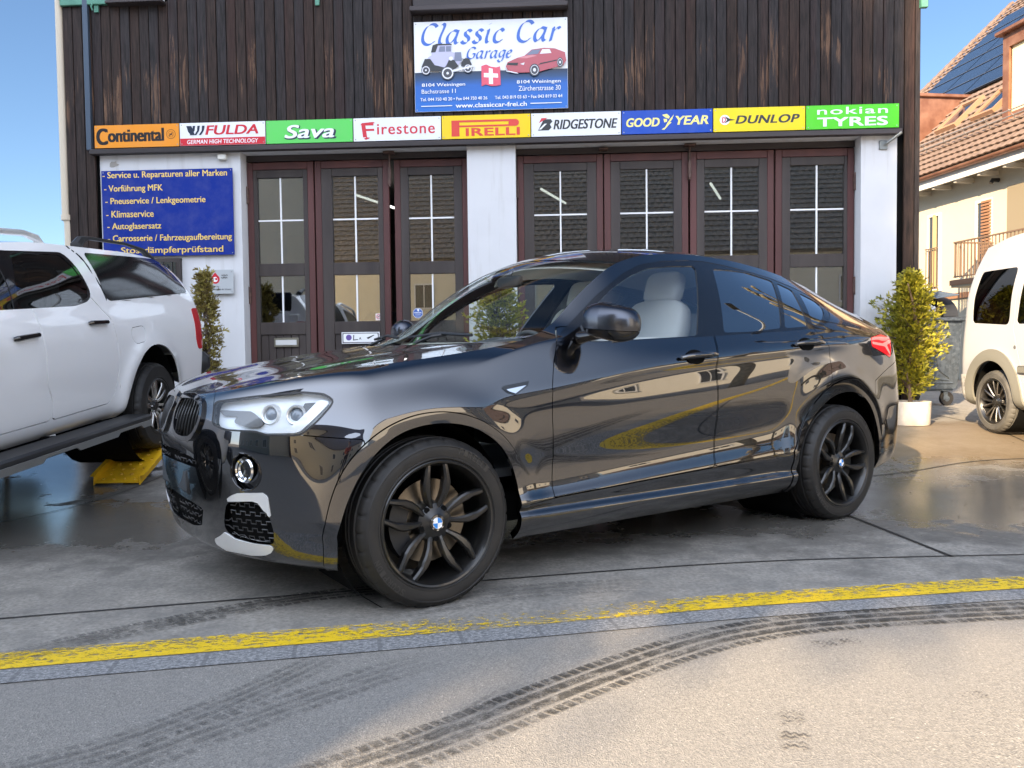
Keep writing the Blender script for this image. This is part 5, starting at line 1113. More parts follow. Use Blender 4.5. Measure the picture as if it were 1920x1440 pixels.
def build_hero():
    car = thing('coupe_suv', 'dark metallic coupe SUV with black double spoke wheels parked across the forecourt', 'car', (-.8287, 4.0049, 0), pi + .60386)
    P, N, s = car_surface(); S = np.stack([np.repeat(s[:, None], P.shape[1], 1), P[..., 2]], -1)
    k = Skin(P, N, S); F = k.F; nc, nr = P.shape[:2]
    sub = 8; beltrow = 13 * sub
    o = OUT
    def arc(pts, lo):
        q = resample(np.c_[cspl(pts, 60), np.zeros(60)], 60)[:, :2]
        for _ in range(30): q[1:-1] = q[1:-1] * .5 + (q[:-2] + q[2:]) * .25
        return np.array([(q[0][0], lo)] + [tuple(p) for p in q] + [(q[-1][0], lo)])
    def cspl(pts, n):
        p = np.array(pts); d = np.r_[0, np.cumsum(np.hypot(*np.diff(p, axis=0).T))]; t = np.linspace(0, d[-1], n)
        return np.c_[cspline(d, p[:, 0], t), cspline(d, p[:, 1], t)]
    ain_f, aout_f = arc(o['arch_in_f'], .0), arc(o['arch_out_f'], .0)
    ain_r, aout_r = arc(o['arch_in_r'], .0), arc(o['arch_out_r'], .0)
    # wheel openings and flares
    shell_F = F
    flares = []
    for a_in, a_out in ((ain_f, aout_f), (ain_r, aout_r)):
        _, F = k.poly(F, a_in)
        fl, F = k.poly(F, a_out, -.002); _, F = k.poly(F, a_out, .0025)
        flares.append(fl)
    # belt of the side: windows
    dlo = np.array(o['dlo_top'] + o['belt'])
    gf, gr1, gr2, gq = (fillet(o[n], r) for n, r in (('glass_f', .03), ('glass_r1', .02), ('glass_r2', .02), ('glass_q', .03)))
    dlo = fillet(dlo, .03, 3)
    trim, F = k.poly(F, dlo)
    g1, trim = k.poly(trim, gf, -.002); g2, trim = k.poly(trim, gr1, -.002); g3, trim = k.poly(trim, gr2, -.002); g4, trim = k.poly(trim, gq, -.002)
    # doors below the windows and their frames above
    fd = o['fdoor_front'] + [o['doorbot'][1]] + o['bline'][:8] + [(-1.70, 1.135), (-.70, 1.12)]
    fd = np.array(o['fdoor_front'] + [(o['doorbot'][1][0] + .004, o['doorbot'][1][1])] + o['bline'][:8] + [(-1.72, 1.16), (-.74, 1.16)])
    rdp = [(o['doorbot'][1][0] - .004, o['doorbot'][1][1])] + [(-2.31, .452), (-2.40, .56), (-2.485, .70), (-2.60, .795), (-2.668, .835)] + o['rdoor_rear'][::-1][1:5] + [(-2.60, 1.19)] + [(-1.728, 1.17)] + [(x - .008, z) for x, z in o['bline'][:8][::-1]]
    rd = np.array(rdp)
    doorF, F = k.poly(F, fd, -.002); _, F = k.poly(F, fd, .002)
    doorR, F = k.poly(F, rd, -.002); _, F = k.poly(F, rd, .002)
    # rocker, bumpers
    sk = np.array([(-.30, .05), (-.44, .37), (-.62, .384), (-1.67, .424), (-2.32, .445), (-2.36, .05)])
    skirt, F = k.poly(F, sk, -.0015); _, F = k.poly(F, sk, .0015)
    hl = fillet(o['headlight'], .014)
    lamp, F = k.poly(F, hl, .001); rest = F
    fb = np.array([(.28, .05), (.324, .714), (.557, .735), (.60, .745), (.756, .752), (.97, .77), (1.01, .80), (1.045, .90), (1.045, 1.1), (1.7, 1.1), (1.7, .0)])
    bumpF, F = k.poly(F, fb, -.002); _, F = k.poly(F, fb, .002)
    rb = np.array([(-3.0, .0), (-3.16, .835), (-3.27, .882), (-3.36, .914), (-3.50, .96), (-5, .96), (-5, 0)])
    bumpR, F = k.poly(F, rb, -.002); _, F = k.poly(F, rb, .002)
    tl = fillet(o['tail'], .02)
    tail, F = k.poly(F, tl, -.001); _, F = k.poly(F, tl, .003)
    # front openings
    kid = fillet([(min(x, 1.435), z) for x, z in o['kidney']], .03)
    kidF, bumpF = k.poly(bumpF, kid); kring, kidF = k.cut(kidF, lambda S_, V_: -(sdf(kid, S_) + .020))
    fogc = np.array([(.808 + .074 * cos(a), .590 + .072 * sin(a)) for a in np.linspace(0, 2 * pi, 40, endpoint=False)])
    fogF, bumpF = k.poly(bumpF, fogc)
    it = fillet(o['intake'], .012); tu = fillet(o['trim_up'], .008); tlo = fillet(o['trim_lo'], .012)
    tu_f, bumpF = k.poly(bumpF, tu, .001); tl_f, bumpF = k.poly(bumpF, tlo, .001); in_f, bumpF = k.poly(bumpF, it, .0)
    mo = fillet([(1.6, .455), (1.216, .434), (1.099, .416), (1.145, .338), (1.25, .325), (1.6, .325)], .015); mo_f, bumpF = k.poly(bumpF, mo)
    st = fillet([(1.6, .640), (1.354, .640), (1.159, .625), (1.091, .598), (1.102, .584), (1.294, .590), (1.6, .590)], .01); st_f, bumpF = k.poly(bumpF, st)
    low = lambda S_, V_: V_[:, 2] - .232
    # ---- link the panels
    paint = M['paint']
    panel('body', k, F, paint, car, .016, 0, 2)
    panel('front_bumper', k, bumpF, paint, car, .02, 0, 2)
    panel('rear_bumper', k, bumpR, paint, car, .02, 0, 2)
    for m_ in (0, 1):
        sg = 1 - 2 * m_
        d = panel('front_door', k, doorF, paint, car, .016, 0, m_)
        panel('door_glass', k, g1, M['clear'] if m_ == 0 else M['screen'], d, 0, -.006, m_)
        handle(k, d, o['handle_f'], sg); side_mirror(d, sg)
        d2 = panel('rear_door', k, doorR, paint, car, .016, 0, m_)
        panel('door_glass', k, g2, M['dark_glass'], d2, 0, -.006, m_); panel('fixed_glass', k, g3, M['dark_glass'], d2, 0, -.006, m_)
        handle(k, d2, o['handle_r'], sg)
        panel('quarter_window', k, g4, M['dark_glass'], car, 0, -.006, m_)
        panel('window_trim', k, trim, M['gloss_black'], car, .012, -.002, m_)
        for fl in flares: panel('wheel_arch_trim', k, fl, paint, car, .03, .006, m_)
        panel('side_skirt', k, skirt, paint, car, .02, .001, m_)
        tlp = panel('tail_light', k, tail, M['red_lens'], car, .02, .002, m_)
        tb, _ = k.poly(tail, fillet([(-3.155, 1.082), (-3.30, 1.070), (-3.44, 1.098), (-3.45, 1.080), (-3.36, 1.060), (-3.40, 1.0), (-3.385, .995), (-3.33, 1.050), (-3.155, 1.066)], .006)); panel('light_bar', k, tb, M['pale_red'], tlp, .004, .003, m_)
        headlight(k, lamp, car, m_)
        g = panel('grille', k, kring, M['gloss_black'], car, .03, .012, m_)
        panel('grille_recess', k, kidF, M['void'], g, 0, -.05, m_); grille_slats(k, kid, g, sg)
        fl_ = panel('fog_light', k, fogF, M['gloss_black'], car, .0, -.03, m_); fog(k, fl_, sg)
        i_ = panel('air_intake', k, in_f, M['void'], car, .0, -.03, m_); honey(k, it, i_, sg)
        panel('bumper_trim', k, tu_f, M['satin_silver'], car, .03, .004, m_)
        panel('bumper_trim', k, tl_f, M['satin_silver'], car, .03, .004, m_)
        vent(k, car, sg)
    lm = panel('lower_grille', k, mo_f, M['void'], car, .0, -.03, 2); honey(k, mo, lm, 1, True)
    us = panel('upper_grille', k, st_f, M['void'], car, .0, -.025, 2); honey(k, st, us, 1, True)
    # dark shell inside so that gaps read dark, with the wheel openings left open
    Pi = P[:, :beltrow + 1] - N[:, :beltrow + 1] * .034
    ki = Skin(Pi, N[:, :beltrow + 1], S[:, :beltrow + 1])
    fi = [f for f in ki.F if f[0] % 1 == 0][:]
    for a_in in (ain_f, ain_r): _, fi = ki.poly(fi, a_in, .01)
    for a_in, gr_ in ((hl, .004), (kid, .0), (fogc, .0)): _, fi = ki.poly(fi, a_in, gr_)
    panel('inner_shell', ki, fi, M['void'], car, 0, 0, 2)
    pil, _ = k.cut(F, lambda S_, V_: np.where((V_[:, 0] < -.6) & (V_[:, 0] > -3.3) & (V_[:, 2] > 1.12), -1., 1.))
    panel('pillar_trim', k, [f[::-1] for f in pil], M['beige'], car, 0, -.02, 2)
    ub = MB(); ub.box((-1.42, 0, .33), (3.9, 1.5, .14), 0, None, .03)
    for x0 in (0, -2.81):
        for sg in (1, -1):
            ub.lathe([(.405, .35), (.405, .80)], 24, 0, tr(x0 + .01, 0, .36) @ (rotx(-pi / 2) if sg > 0 else rotx(pi / 2)), -pi, pi)
            ub.box((x0, sg * .50, .50), (.86, .02, .55))
    ub.build('underbody', M['void'], car)
    # ---- top: bonnet, windscreen, roof, rear glass
    E = P[:, -1]; xs = E[:, 0]
    nf = int(np.argmin(np.abs(s - .565))); ncow = int(np.argmin(np.abs(xs[:nf] + .522))); nws = int(np.argmin(np.abs(xs[:nf] + 1.269))); nrf = int(np.argmin(np.abs(xs[:nf] + 2.72)))
    mir = np.array([1, -1, 1.])
    def arcv(side, cen, n=61, p=2.0):
        v = np.linspace(-1, 1, n)[::-1]; w = np.abs(v) ** p
        return np.c_[cen[0] + (side[0] - cen[0]) * w, side[1] * v, cen[2] + (side[2] - cen[2]) * w]
    def top(name, i0, i1, back, front, m, bulge, nu=60, extra=None, inset=.004, parent=car):
        L = resample(E[min(i0, i1):max(i0, i1) + 1][::1 if i1 > i0 else -1], nu); Rr = L * mir
        B = resample(back, 61); T = resample(front, 61)
        G = coons(L, Rr, B, T); u = np.linspace(0, 1, nu)[:, None]; v = np.linspace(1, -1, 61)[None]
        G[..., 2] += bulge * (1 - v * v) * np.sin(pi * u) ** .8
        if extra is not None: G[..., 2] += extra(u, v)
        e = inset / .7; G[..., 1] *= (1 - e)
        return sheet(name, G, m, parent)
    cow = arcv(E[ncow], (-.20, 0, 1.083)); wst = arcv(E[nws], (-1.085, 0, 1.557)); rfb = arcv(E[nrf], (-2.83, 0, 1.555), 61, 2.2)
    front = np.vstack([E[nf:], (E[nf:] * mir)[::-1][1:]])
    ridge = lambda u, v: (.013 * np.exp(-((np.abs(v) - .62 + .10 * u) / .13) ** 2) - .004 * np.exp(-((np.abs(v) - .40) / .2) ** 2)) * np.sin(pi * np.clip(u * 1.0, 0, 1)) ** .5
    top('bonnet', ncow, nf, cow, front, paint, .030, 70, ridge)
    cow2 = arcv(E[ncow - 3], (-.27, 0, 1.082))
    top('windscreen', ncow - 3, nws + 1, cow2, wst, M['screen'], .018)
    top('roof', nws, nrf, wst, rfb, paint, .026)
    tailedge = np.vstack([E[:int(np.argmin(np.abs(xs[:nf] + 3.60))) + 1][::-1], E[:int(np.argmin(np.abs(xs[:nf] + 3.60))) + 1] * mir][0:2])
    nt_ = int(np.argmin(np.abs(xs[:nf] + 3.45))); te = np.vstack([E[:nt_ + 1][::-1], (E[:nt_ + 1] * mir)[1:]])
    midr = arcv(E[int(np.argmin(np.abs(xs[:nf] + 3.30)))], (-3.42, 0, 1.31)); nmid = int(np.argmin(np.abs(xs[:nf] + 3.30)))
    top('rear_window', nrf, nmid, rfb, midr, M['dark_glass'], .012)
    top('tailgate', nmid, nt_, midr, te, paint, .006, 30)
    # headlining, scuttle, wipers
    hlm = MB(); G = coons(resample(E[nrf:nws + 1][::-1], 24), resample(E[nrf:nws + 1][::-1], 24) * mir, resample(wst, 21), resample(rfb, 21)); G[..., 2] -= .045; G[..., 1] *= .93
    G[..., 2] += .026 * (1 - np.linspace(1, -1, 21)[None] ** 2) * np.sin(pi * np.linspace(0, 1, 24))[:, None]
    hlm.grid([[tuple(p) for p in r] for r in G]).build('headlining', M['beige'], car)
    sc_ = MB(); c1 = resample(cow, 31) - [.02, 0, .035]; c2 = resample(arcv(E[ncow - 3], (-.36, 0, 1.09)), 31) - [.0, 0, .035]; c1[:, 1] *= .97; c2[:, 1] *= .97
    sc_.grid([[tuple(p) for p in c1], [tuple(p) for p in c2]]).build('scuttle', M['plastic'], car)
    for y0, y1, xa, xb in ((.55, -.05, -.40, -.375), (-.02, -.56, -.30, -.42)):
        w = MB(); w.tube([(-.31, (y0 * .3 + y1 * .7), 1.09), (-.35, (y0 + y1) / 2, 1.125), (xa - .02, y0 * .55 + y1 * .45, 1.135)], .009, 6)
        w.tube([(xa, y0, 1.125), ((xa + xb) / 2 - .01, (y0 + y1) / 2, 1.142), (xb, y1, 1.127)], .008, 6); w.build('wiper', M['plastic'], car)
    fin = MB(); loft(fin, [[(-2.48 - .02 * t, .022 * (1 - t), 1.585 + .05 * t), (-2.48 - .02 * t, -.022 * (1 - t), 1.585 + .05 * t), (-2.68, -.012 * (1 - t) - .003, 1.57 + .06 * t), (-2.68, .012 * (1 - t) + .003, 1.57 + .06 * t)] for t in (0, .4, .8, 1)]).build('roof_antenna', paint, car)
    # plate on the nose, dark carrier with the white blank
    pl = MB(); pl.box((.808, 0, .515), (.03, .50, .112), 0, None, .008); pl.box((.8245, 0, .515), (.003, .46, .082), 1); pl.build('plate_carrier', [M['plastic'], M['dash']], car)
    interior(car)
    for x, sg, sp in ((0, 1, 18), (0, -1, 40), (-2.81, 1, 35), (-2.81, -1, 5)): hero_wheel(car, x, sg * .808, sg, sp)
    ex = MB()
    for sg in (1, -1): ex.lathe([(.040, 0), (.043, .002), (.043, -.12), (.038, -.12), (.038, 0)], 20, 0, tr(-3.72, sg * .52, .36) @ roty(-pi / 2))
    ex.build('exhaust_tips', M['chrome'], car)
    return car

def handle(k, door, hp, sg):
    (s0, z0), (s1, z1) = hp; a, na = surf_at(k, s0, z0); b, nb = surf_at(k, s1, z1)
    sc = np.array([1, sg, 1.]); mb = MB(); pts = []; n = 10
    for i in range(n + 1):
        t = i / n; p = a + (b - a) * t; nn = na + (nb - na) * t; lift = .036 * math.sin(pi * min(max(t, .02), .98)) ** .35
        pts.append((p + nn * lift) * sc)
    mb.tube(pts, [.008 + .008 * math.sin(pi * min(max(i / n, .05), .95)) ** .5 for i in range(n + 1)], 10)
    mb.build('door_handle', M['paint'], door)
    cup = MB(); c = a + (b - a) * .42; u = (b - a) / np.linalg.norm(b - a); w = np.cross(na, u); w /= np.linalg.norm(w)
    vs = [c * sc + na * sc * .0015]
    for i in range(28): al = 2 * pi * i / 28; vs.append((c + u * .068 * cos(al) + w * .040 * sin(al) + na * .003) * sc)
    cup.add([tuple(p) for p in vs], [(0, 1 + i, 1 + (i + 1) % 28) for i in range(28)]).build('handle_cup', M['void'], door)

def side_mirror(door, sg):
    mb = MB(); c = (-.845, 1.035, 1.172)
    def shell(lo, hi, mi):
        P = []
        for j in range(13):
            a = lo + (hi - lo) * j / 12; row = []
            for i in range(25):
                b = 2 * pi * i / 24; ca, sa = abs(cos(a)) ** .62, math.copysign(abs(sin(a)) ** .8, sin(a))
                x = math.copysign(abs(cos(b)) ** .75, cos(b)); y = math.copysign(abs(sin(b)) ** .75, sin(b))
                row.append((c[0] + ca * x * (.085 if x > 0 else .075) - .035 * (ca * y) , sg * (c[1] + ca * y * .125), c[2] + sa * .082 - .012 * y))
            P.append(row)
        mb.grid(P, mi, None, sg < 0)
    shell(rad(-18), pi / 2, 0); shell(-pi / 2, rad(-20), 1)
    mb.tube([(-.80, sg * .865, 1.105), (-.80, sg * .93, 1.112), (-.82, sg * 1.0, 1.125)], [.032, .024, .026], 10, 1)
    mb.build('wing_mirror', [M['mirror_cap'], M['gloss_black']], door)
    tri = MB(); tri.add([(-.70, sg * .853, 1.10), (-.93, sg * .872, 1.10), (-.955, sg * .842, 1.235)], [(0, 1, 2)]); tri.build('mirror_base', M['gloss_black'], door)

def headlight(k, lamp, car, m_):
    sg = 1 - 2 * m_
    lens = panel('headlight', k, lamp, M['lens'], car, 0, 0, m_)
    f = lamp
    panel('lamp_housing', k, f, M['lamp_white'], lens, 0, -.034, m_)
    dk, r_ = k.poly(f, fillet(OUT['hl_dark'], .01)); panel('lamp_bezel', k, dk, M['lamp_grey'], lens, .010, -.022, m_)
    rim_, _ = k.cut(f, lambda S_, V_: -(sdf(fillet(OUT['headlight'], .014), S_) + .006)); panel('lamp_gasket', k, rim_, M['plastic'], lens, .01, .0008, m_)
    dr, _ = k.poly(f, fillet([(.483, .872), (.432, .866), (.576, .745), (.722, .742), (.741, .755), (.617, .762)], .008)); panel('light_guide', k, dr, M['lamp_white'], lens, .012, -.012, m_)
    d2, _ = k.poly(f, fillet(OUT['hl_dark2'], .008)); panel('lamp_bezel', k, d2, M['dash'], lens, .010, -.020, m_)
    for (s_, z_) in ((.700, .815), (.597, .815)):
        p, n = surf_at(k, s_, z_); n = n * [1, 1, .3]; n = n / np.linalg.norm(n); c = (p - n * .036) * [1, sg, 1]; n = n * [1, sg, 1]
        T = Matrix.Translation(Vector(c)) @ Vector(n).to_track_quat('Z', 'Y').to_matrix().to_4x4()
        mb = MB(); mb.lathe([(.030, .0), (.031, .014), (.036, .018), (.040, .012), (.042, -.01)], 32, 0, T); mb.lathe([(.0001, .014), (.013, .012), (.025, .004), (.030, -.005)], 24, 1, T)
        mb.build('projector', [M['satin_silver'], M['bulb_lens']], lens)

def grille_slats(k, kid, g, sg):
    mb = MB(); lo, hi = kid.min(0), kid.max(0)
    for i in range(9):
        s_ = lo[0] + (hi[0] - lo[0]) * (i + .8) / 9.6; zs = np.linspace(lo[1], hi[1], 60)
        ok = sdf(kid, np.c_[np.full(60, s_), zs]) < -.014; zz = zs[ok]
        if len(zz) < 4: continue
        secs = []
        for z_ in zz[::3]:
            p, n = surf_at(k, s_, z_); t = np.array([-n[1], n[0], 0]); t /= np.linalg.norm(t)
            q = [p + n * d + t * w for d, w in ((-.04, -.005), (.002, -.003), (.004, .0), (.002, .003), (-.04, .005))]
            secs.append([tuple(x * [1, sg, 1]) for x in q])
        loft(mb, secs)
    mb.build('slats', M['satin_black'], g)

def honey(k, outline, parent, sg, both=False):
    """hexagon-stepped bars across an intake"""
    mb = MB(); lo, hi = outline.min(0), outline.max(0); dz = .033; z = lo[1] + .012; r = 0
    while z < hi[1]:
        run = []; s_ = lo[0] - .02; j = r % 2
        pts = []
        while s_ < min(hi[0], 1.452) + .02:
            a = .013 if j % 2 else 0
            pts += [(s_ + .006, z + a), (s_ + .019, z + a)]; s_ += .025; j += 1
        seg = []
        for q in pts + [None]:
            if q is not None and sdf(outline, np.array([q]))[0] < -.002 and q[0] < 1.452: seg.append(q); continue
            if len(seg) > 1:
                for m in ((1, -1) if both else (sg,)):
                    P3 = []
                    for (a, b) in seg:
                        p, n = surf_at(k, a, b); P3.append(tuple((np.array([p[0], p[1], b]) - n * .008) * [1, m, 1]))
                    mb.tube(P3, .0024, 5)
            seg = []
        z += dz; r += 1
    mb.build('mesh_bars', M['bar_grey'], parent)

def fog(k, parent, sg):
    p, n = surf_at(k, .80, .590); n = np.array([.92, .40, .02]); n /= np.linalg.norm(n); c = (p - np.array([.012, .028, 0])) * [1, sg, 1]; n = n * [1, sg, 1]
    T = Matrix.Translation(Vector(c)) @ Vector(n).to_track_quat('Z', 'Y').to_matrix().to_4x4()
    mb = MB(); mb.lathe([(.040, .012), (.046, .016), (.052, .010), (.054, -.02)], 32, 0, T); mb.lathe([(.0001, .004), (.02, .006), (.04, .011)], 28, 1, T); mb.lathe([(.0001, -.02), (.03, -.012), (.041, .005)], 24, 0, T)
    mb.build('fog_lens', [M['chrome'], M['lens']], parent)
    r = MB(); pts = []
    for i in range(41):
        a = 2 * pi * i / 40; q, nn = surf_at(k, .808 + .074 * cos(a), .590 + .072 * sin(a)); pts.append(tuple((q + nn * .001) * [1, sg, 1]))
    r.tube(pts, .003, 6, 0, False).build('fog_surround', M['gloss_black'], parent)

def vent(k, car, sg):
    o = OUT['vent']; mb = MB()
    def pt(s_, z_, off): p, n = surf_at(k, s_, z_); return tuple((np.array([s_, p[1], z_]) + n * off) * [1, sg, 1])
    out = [(-.325, .886), (-.338, .897), (-.470, .914), (-.462, .893), (-.388, .855), (-.350, .866)]
    mb.add([pt(*p, .003) for p in out], [(0, 1, 2, 3, 4, 5)][:1] if sg < 0 else [(5, 4, 3, 2, 1, 0)], 0)
    inn = [(-.345, .880), (-.452, .895), (-.388, .862), (-.357, .871)]
    mb.add([pt(*p, .006) for p in inn], [(0, 1, 2, 3) if sg < 0 else (3, 2, 1, 0)], 1)
    mb.build('side_vent', [M['gloss_black'], M['chrome']], car)

def interior(car):
    for y in (.37, -.37):
        st = bpy.data.objects.new('seat', None); link(st, car); st.location = (-1.42, y, 0)
        MB().grid(superell((.08, 0, .66), (.56, .52, .20), .4, .5)).build('cushion', M['beige'], st)
        T = tr(-.22, 0, .74) @ roty(rad(-18)); b = MB().grid(superell((0, 0, .29), (.17, .50, .66), .45, .6), 0, T); b.build('backrest', M['beige'], st)
        h = MB().grid(superell((0, 0, .70), (.11, .28, .20), .5, .6), 0, T); h.tube([(0, .06, .55), (0, .06, .68)], .008, 6, 0, True, T); h.tube([(0, -.06, .55), (0, -.06, .68)], .008, 6, 0, True, T); h.build('headrest', M['beige'], st)
    rs = MB(); rs.grid(superell((-2.25, 0, .66), (.5, 1.3, .2), .3, .3)); rs.grid(superell((-2.52, 0, .98), (.2, 1.3, .62), .35, .3)); 
    for y in (.4, -.4): rs.grid(superell((-2.56, y, 1.33), (.1, .26, .15), .5, .6))
    rs.build('rear_bench', M['beige'], car)
    d = MB(); P = []
    for x, z in ((-.30, 1.045), (-.45, 1.075), (-.62, 1.085), (-.74, 1.075), (-.80, 1.03), (-.80, .85), (-.72, .65)):
        P.append([(x - .06 * (1 - (y / .78) ** 2), y * (1 if x < -.4 else .96), z + (.035 * math.exp(-((y - .37) / .2) ** 2) if -.75 < x < -.5 else 0)) for y in np.linspace(-.78, .78, 25)])
    d.grid(P).build('dashboard', M['dash'], car)
    sw = MB(); T = tr(-.93, .37, .98) @ roty(rad(-65))
    sw.lathe([(.182 + .014 * cos(a), .014 * sin(a)) for a in np.linspace(0, 2 * pi, 11)], 40, 0, T); sw.grid(superell((0, 0, -.01), (.16, .14, .05), .5, .5), 0, T)
    for a in (0, 90, 180): sw.box((.11 * cos(rad(a + 90)), .11 * sin(rad(a + 90)), -.005), (.035 if a != 90 else .14, .14 if a != 90 else .035, .014), 0, T)
    sw.tube([(-.93, .37, .98), (-.78, .37, .92)], .03, 8); sw.build('steering_wheel', M['dash'], car)
    for sg in (1, -1): MB().box((-1.65, sg * .80, .86), (1.9, .05, .50), 0, None, .02).build('door_card', M['beige'], car)
    MB().box((-1.5, 0, .50), (2.6, 1.56, .04)).box((-1.25, 0, .68), (.95, .22, .28), 0, None, .03).build('cabin_floor', M['dash'], car)
    rm = MB().grid(superell((-1.0, 0, 1.44), (.04, .23, .065), .4, .5)); rm.tube([(-.99, 0, 1.46), (-1.02, 0, 1.52)], .012, 6); rm.build('rear_view_mirror', M['plastic'], car)
build_hero()

# ---------------------------------------------------------------- white pick-up with a canopy, backed on to a ramp
def simple_wheel(parent, x, y, z, side, R, rim_r, w, spin, face, style, tyre_mat=None):
    hub = bpy.data.objects.new('wheel', None); link(hub, parent); hub.location = (x, y, z); hub.rotation_euler = (0, 0, 0 if side > 0 else pi); T = WHEEL_T; h = w / 2
    vs, fs = tyre_mesh(R, rim_r, w, 180, 5); MB().add(vs, fs, 0, T).build('tyre', tyre_mat or M['rubber'], hub, 50)
    rb = MB(); rb.lathe([(rim_r + .006, h - .012), (rim_r + .008, h - .004), (rim_r, h), (rim_r - .01, h - .012), (rim_r - .02, h - .04), (rim_r - .026, -.05), (rim_r - .02, -h + .02), (rim_r, -h + .01)], 60, 0, T); zc = h - .014
    for k in range(style['n']):
        for sgn in style['pair']:
            secs = []
            for r, lat, wd, zz in style['blade']:
                r *= rim_r / .25; a, b = lat * sgn - wd / 2, lat * sgn + wd / 2; z0 = zc + zz
                secs.append([(r, a, z0 - .04), (r, a, z0 - .006), (r, a + .005, z0), (r, b - .005, z0), (r, b, z0 - .006), (r, b, z0 - .04)][::-1])
            loft(rb, secs, 1, T @ rotzm(rad(spin + 360 / style['n'] * k)))
    rb.lathe([(.0001, zc - .012), (.03, zc - .012), (.036, zc - .02), (.07, zc - .03), (.085, zc - .05), (.085, zc - .1)], 32, 0, T)
    for k in range(6): a = 2 * pi * k / 6; rb.lathe([(.0001, zc - .018), (.009, zc - .018), (.010, zc - .04)], 8, 2, T @ tr(.052 * cos(a), .052 * sin(a), 0))
    rb.build('rim', face, hub, 38)
    d = MB(); d.lathe([(.02, .0), (rim_r * .66, .0), (rim_r * .66, -.03), (.02, -.03)], 36, 0, T @ tr(0, 0, .02)); d.build('brake_disc', M['steel'], hub)
    return hub

PUO = {
'dlo': [(1.537, 1.59), (0.879, 1.614), (0.822, 1.517), (0.787, 1.316), (0.85, 1.265), (1.041, 1.231), (1.909, 1.17)] , # 3.3
'glass_r': [(1.464, 1.584), (0.929, 1.595), (0.862, 1.508), (0.806, 1.33), (0.862, 1.28), (1.032, 1.248), (1.539, 1.201), (1.703, 1.201), (1.624, 1.374)] , # 2.9
'glass_f': [(1.639, 1.498), (1.618, 1.486), (1.732, 1.202), (1.895, 1.187)] , # 3.5
'canopy': [(0.559, 1.629), (-0.76, 1.631), (-1.078, 1.56), (-1.015, 1.353), (-0.955, 1.333), (0.565, 1.263), (0.61, 1.317)] , # 12.5
'canopy_pane': [(-0.216, 1.651), (-0.79, 1.624), (-1.04, 1.553), (-0.862, 1.36), (-0.462, 1.3)] , # 8.2
'gap': [(0.753, 1.672), (0.629, 1.628), (0.632, 1.495), (0.584, 1.257)] , # 2.5
'rail': [(0.575, 1.245), (-0.995, 1.324)] , # 1.0
'rdoor_r': [(0.819, 1.272), (0.616, 1.122), (0.59, 0.939), (0.576, 0.756), (0.64, 0.564), (0.754, 0.474)] , # 3.4
'rdoor_f': [(1.579, 1.161), (1.546, 1.148), (1.524, 0.929), (1.528, 0.736), (1.467, 0.625), (1.454, 0.478)] , # 3.0
'bed_f': [(0.517, 1.195), (0.528, 0.936), (0.546, 0.753), (0.573, 0.541), (0.609, 0.423)] , # 2.8
'arch': [(0.489, 0.421), (0.389, 0.566), (0.352, 0.704), (0.22, 0.837), (-0.045, 0.903), (-0.279, 0.846), (-0.455, 0.701), (-0.58, 0.545)] , # 2.7
'fuel': [(0.351, 1.052), (0.158, 1.064), (0.115, 1.043), (0.153, 0.938), (0.296, 0.922), (0.359, 0.973)] , # 1.9
'handle1': [(1.857, 1.043), (1.621, 1.047)] , # 3.1
'handle2': [(0.953, 1.1), (0.714, 1.107)] , # 2.3
'tail': [(-0.901, 1.183), (-0.987, 1.172), (-0.972, 1.04), (-0.919, 0.824), (-0.846, 0.932)] , # 2.2
'sill': [(1.886, 0.375), (0.645, 0.421)] , # 2.2
}
